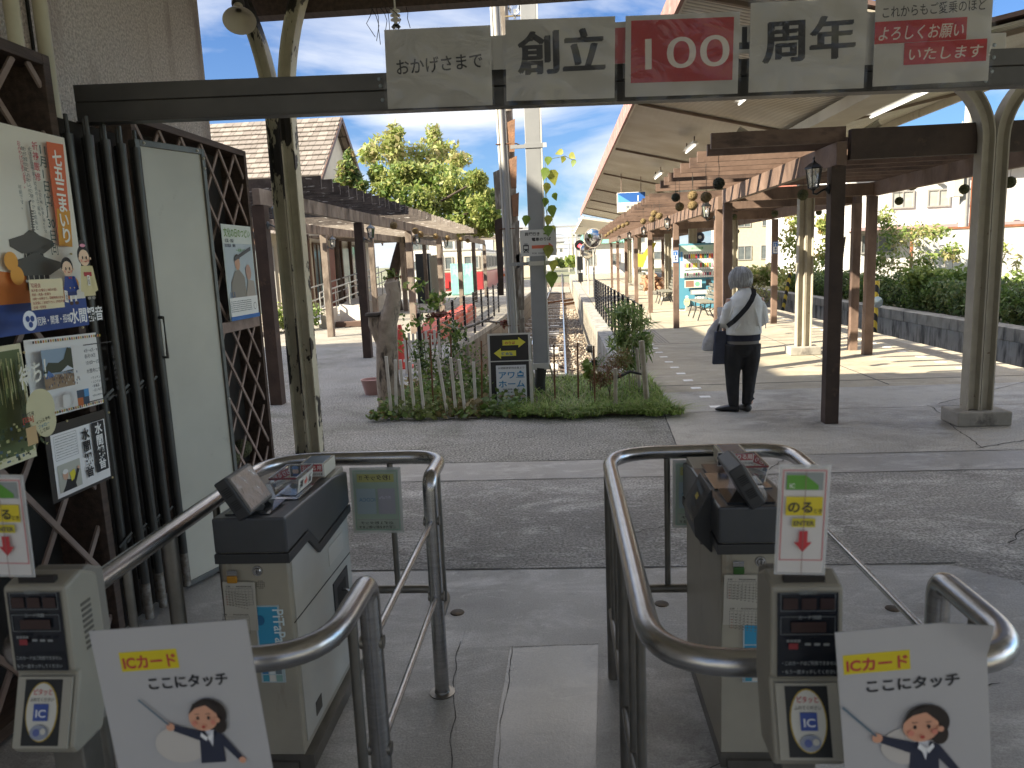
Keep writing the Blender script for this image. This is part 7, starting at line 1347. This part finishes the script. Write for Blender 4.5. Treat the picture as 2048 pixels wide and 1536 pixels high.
arms = {-1: [(-.105,.0,1.165),(-.165,-.01,.93),(-.160,.13,.945),(-.135,.20,.975)], 1: [(.185,.0,1.165),(.215,.0,.93),(.15,.16,.95),(.07,.22,.98)]}
for s in (-1, 1): b.tube(arms[s], [.045,.037,.030,.022], M_skin, n=12)
# palms and five curled fingers each
for s in (-1, 1):
    w0 = Vector(arms[s][3]); d = (w0-Vector(arms[s][2])).normalized(); sd = d.cross(Vector((0,0,1))).normalized(); up = sd.cross(d)
    b.tube([w0, w0+d*.035, w0+d*.075], [.022,.032,.028], M_skin, n=12, flat=.5)
    for k, ln_ in enumerate((.052,.062,.066,.058)):
        p0 = w0+d*.072+sd*(k-1.5)*.016; b.tube([p0, p0+d*ln_*.45-up*.006, p0+d*ln_*.7-up*.024, p0+d*ln_*.62-up*.042], [.0085,.008,.007,.006], M_skin, n=8)
    p0 = w0+d*.025+sd*.028*(-s); b.tube([p0, p0+d*.03-up*.012+sd*.014*(-s), p0+d*.055-up*.02+sd*.008*(-s)], [.010,.009,.007], M_skin, n=8)
remesh(b.build('body', t), .0065, 2)
b = MB(); M_blackt = mat('black_trouser_cloth', (.012,.012,.014), (.022,.022,.024), rough=.85, scale=9, bump=.5, bscale=18)
b.loft([ell(.58,.015,0,.10,.095),ell(.66,.018,0,.155,.125),ell(.74,.02,0,.150,.118),ell(.80,.02,0,.145,.112)], M_blackt)
b.tube([(-.055,0,.70),(-.075,.0,.55),(-.080,.012,.38),(-.078,.0,.22),(-.070,-.012,.06)],[.108,.095,.074,.064,.052], M_blackt, n=18)
b.tube([(.095,0,.70),(.100,.0,.55),(.093,.012,.38),(.080,.0,.22),(.062,-.008,.07)],[.108,.095,.074,.062,.050], M_blackt, n=18)
for z in (.13,.20,.31,.36): 
    for cx_, sg in ((-.075,1),(.083,-1)): b.tube([(cx_-.055,-.03,z+.012*sg),(cx_,-.060,z-.008),(cx_+.055,-.03,z+.006)],.009, M_blackt, n=8)
remesh(b.build('trousers', t), .009, 3)
b = MB(); b.loft([ell(.71,.02,0,.160,.128),ell(.755,.02,0,.165,.130)], mat('grey_undershirt', (.20,.19,.175), rough=.9), cap=False); b.build('undershirt', t)
b = MB(); b.loft([ell(.742,.022,0,.172,.136,tilt=.0),ell(.83,.025,0,.172,.136)], mat('navy_blouse', (.018,.020,.035), rough=.85, bump=.3, scale=10), cap=False); b.build('blouse', t)
M_card = mat('pale_cardigan', (.74,.74,.70), (.66,.66,.63), rough=.95, scale=7, bump=.5, bscale=14, bdist=.02)
b = MB(); b.loft([ell(.805,.025,-.005,.178,.146),ell(.83,.025,-.006,.180,.148),ell(.92,.03,-.005,.170,.143),ell(1.02,.035,-.008,.168,.138),ell(1.10,.04,-.010,.168,.132),ell(1.17,.042,-.006,.155,.112),ell(1.215,.044,.0,.115,.092),ell(1.25,.04,.012,.075,.072),ell(1.275,.036,.025,.058,.060)], M_card)
b.tube([(-.085,0,1.150),(-.138,-.01,1.06),(-.168,-.015,.94),(-.168,.04,.915),(-.160,.14,.945),(-.145,.175,.965)],[.052,.055,.053,.051,.044,.034], M_card, n=16)
b.tube([(.160,0,1.150),(.206,.0,1.06),(.222,-.01,.94),(.212,.04,.92),(.15,.16,.95),(.10,.195,.965)],[.052,.055,.053,.051,.044,.034], M_card, n=16)
for (x0_, z0_, x1_, z1_) in ((-.10,1.12,-.16,.95),(.10,1.10,.16,.84),(.19,1.06,.215,.86),(-.02,.95,-.10,.86),(.02,1.0,.06,.84)): b.tube([(x0_,-.128,z0_),((x0_+x1_)/2,-.140,(z0_+z1_)/2),(x1_,-.135,z1_)],[.006,.013,.006], M_card, n=8)
remesh(b.build('cardigan', t), .008, 4)
b = MB()
for k in range(1): pass
SP = [(.12,.06,1.262),(.115,-.02,1.262),(.105,-.085,1.215),(.07,-.132,1.155),(.02,-.150,1.085),(-.04,-.155,1.02),(-.10,-.140,.955),(-.15,-.09,.905)]
for i in range(len(SP)-1): b.bar(SP[i], Vector(SP[i+1])+(Vector(SP[i+1])-Vector(SP[i])).normalized()*.008, .048, .005, mat('black_strap', (.010,.010,.012), rough=.7), up=(0,-1,.5))
b.build('shoulder_strap', t)
M_hair = mat('grey_hair', (.46,.46,.46), (.36,.365,.37), rough=.45, scale=9, detail=3, stretch=(7,7,1.2), bump=.5, bscale=20)
b = MB(); b.ball(HC+Vector((-.005,-.004,.012)), (.106,.112,.108), M_hair, 22, 14); b.loft([ell(1.285,.012,.055,.082,.085,tilt=-.008),ell(1.31,.012,.055,.104,.100,tilt=-.01),ell(1.345,.014,.06,.113,.112),ell(1.385,.014,.063,.112,.114)], M_hair)
remesh(b.build('hair', t), .007, 3)
b = MB(); cw = HC+Vector((-.005,.0,.118)); HS = [M_hair, mat('pale_hair', (.60,.60,.60), rough=.4), mat('dark_hair', (.30,.30,.31), rough=.4)]
for k in range(760):
    a = rnd.uniform(0, 6.28); r1_, r2_, rz_ = .112+rnd.uniform(0,.009), .117+rnd.uniform(0,.009), .118+rnd.uniform(0,.006); front = math.sin(a) > .6; cv = rnd.uniform(.80, .98)
    lowz = 1.372 if front else 1.268+rnd.uniform(0,.030)+.010*math.cos(a+.4); c_ = HC+Vector((-.006,-.004,.006)); P = []; a0_ = a+rnd.uniform(-.5,.5)
    for th in (6, 24, 44, 64, 84, 98):
        q_ = math.radians(th); aa = a0_+(a-a0_)*min(1, th/60); P.append(c_+Vector((math.sin(q_)*r1_*math.cos(aa), math.sin(q_)*r2_*math.sin(aa), math.cos(q_)*rz_)))
    if not front: P.append(Vector((c_.x+r1_*cv*math.cos(a), c_.y+r2_*cv*math.sin(a), (P[-1].z+lowz)/2))); P.append(Vector((c_.x+r1_*cv*.86*math.cos(a), c_.y+r2_*cv*.86*math.sin(a), lowz)))
    b.tube(P, [.0012]+[.0026]*(len(P)-2)+[.0008], rnd.choice(HS), n=4, smooth=False, cap=False)
b.build('hair_strands', t)
M_shoe = mat('black_leather', (.012,.012,.014), rough=.35)
for s, x, y, rz in ((-1,-.078,-.01,math.radians(62)),(1,.060,-.005,math.radians(15))):
    b = MB(); MM = Matrix.Translation((x,y,0)) @ Matrix.Rotation(rz,4,'Z')
    rings = [[MM @ Vector((w_*math.cos(2*math.pi*k/16), yy, max(.0, zc+hh*math.sin(2*math.pi*k/16)))) for k in range(16)] for yy, w_, zc, hh in ((-.065,.012,.03,.02),(-.055,.032,.04,.036),(-.02,.038,.045,.048),(.03,.040,.038,.042),(.09,.044,.028,.032),(.14,.040,.022,.024),(.175,.022,.016,.014),(.185,.006,.014,.006))]
    b.loft(rings, M_shoe); b.build('shoe', t)
# held things
b = MB(); b.prism([(-.10,0),(.10,0),(.085,.34),(-.075,.34)],.06,mat('navy_tote_cloth', (.020,.026,.050), (.035,.042,.075), rough=.6, scale=5, bump=.5, bscale=12),Matrix(((1,0,0,0),(0,0,1,-.03),(0,1,0,0),(0,0,0,1)))); 
t = thing('tote_bag', 'dark navy tote bag hanging from the person\'s left arm', 'bag', (PX-.185,PY+.02,.50)); b.build('bag_body', t, bevel=.012)
for yy in (-.025, .025): b = MB(); b.tube(bend([(-.05,yy,.33),(-.02,yy,.46),(.03,yy,.46),(.05,yy,.33)],.04,5),.006,M_lan,n=6); b.build('handle', t)
t = thing('plastic_bag', 'crumpled white plastic bag held beside the navy tote', 'bag', (PX-.285,PY+.08,.63)); M_pb = mat('white_plastic', (.58,.58,.60), (.45,.45,.48), rough=.3, scale=9, bump=.9, bscale=15, bdist=.03, trans=.3)
b = MB(); b.loft([[Vector((cx+rx*math.cos(a_)*(1+.10*math.sin(a_*5+z*30)),ry*math.sin(a_),z)) for a_ in [2*math.pi*k/20 for k in range(20)]] for z, cx, rx, ry in ((0,.0,.06,.02),(.02,-.01,.085,.04),(.12,.01,.088,.045),(.22,.04,.072,.035),(.31,.075,.045,.02),(.35,.10,.015,.01))], M_pb); b.build('bag_body', t)
t = thing('phone', 'small phone held in the person\'s left hand', 'phone', (PX-.15,PY+.27,1.0)); b = MB(); b.box(-.035,-.004,-.06,.035,.004,.07,plain('d9d9dc',.3)); b.build('casing', t, bevel=.004)
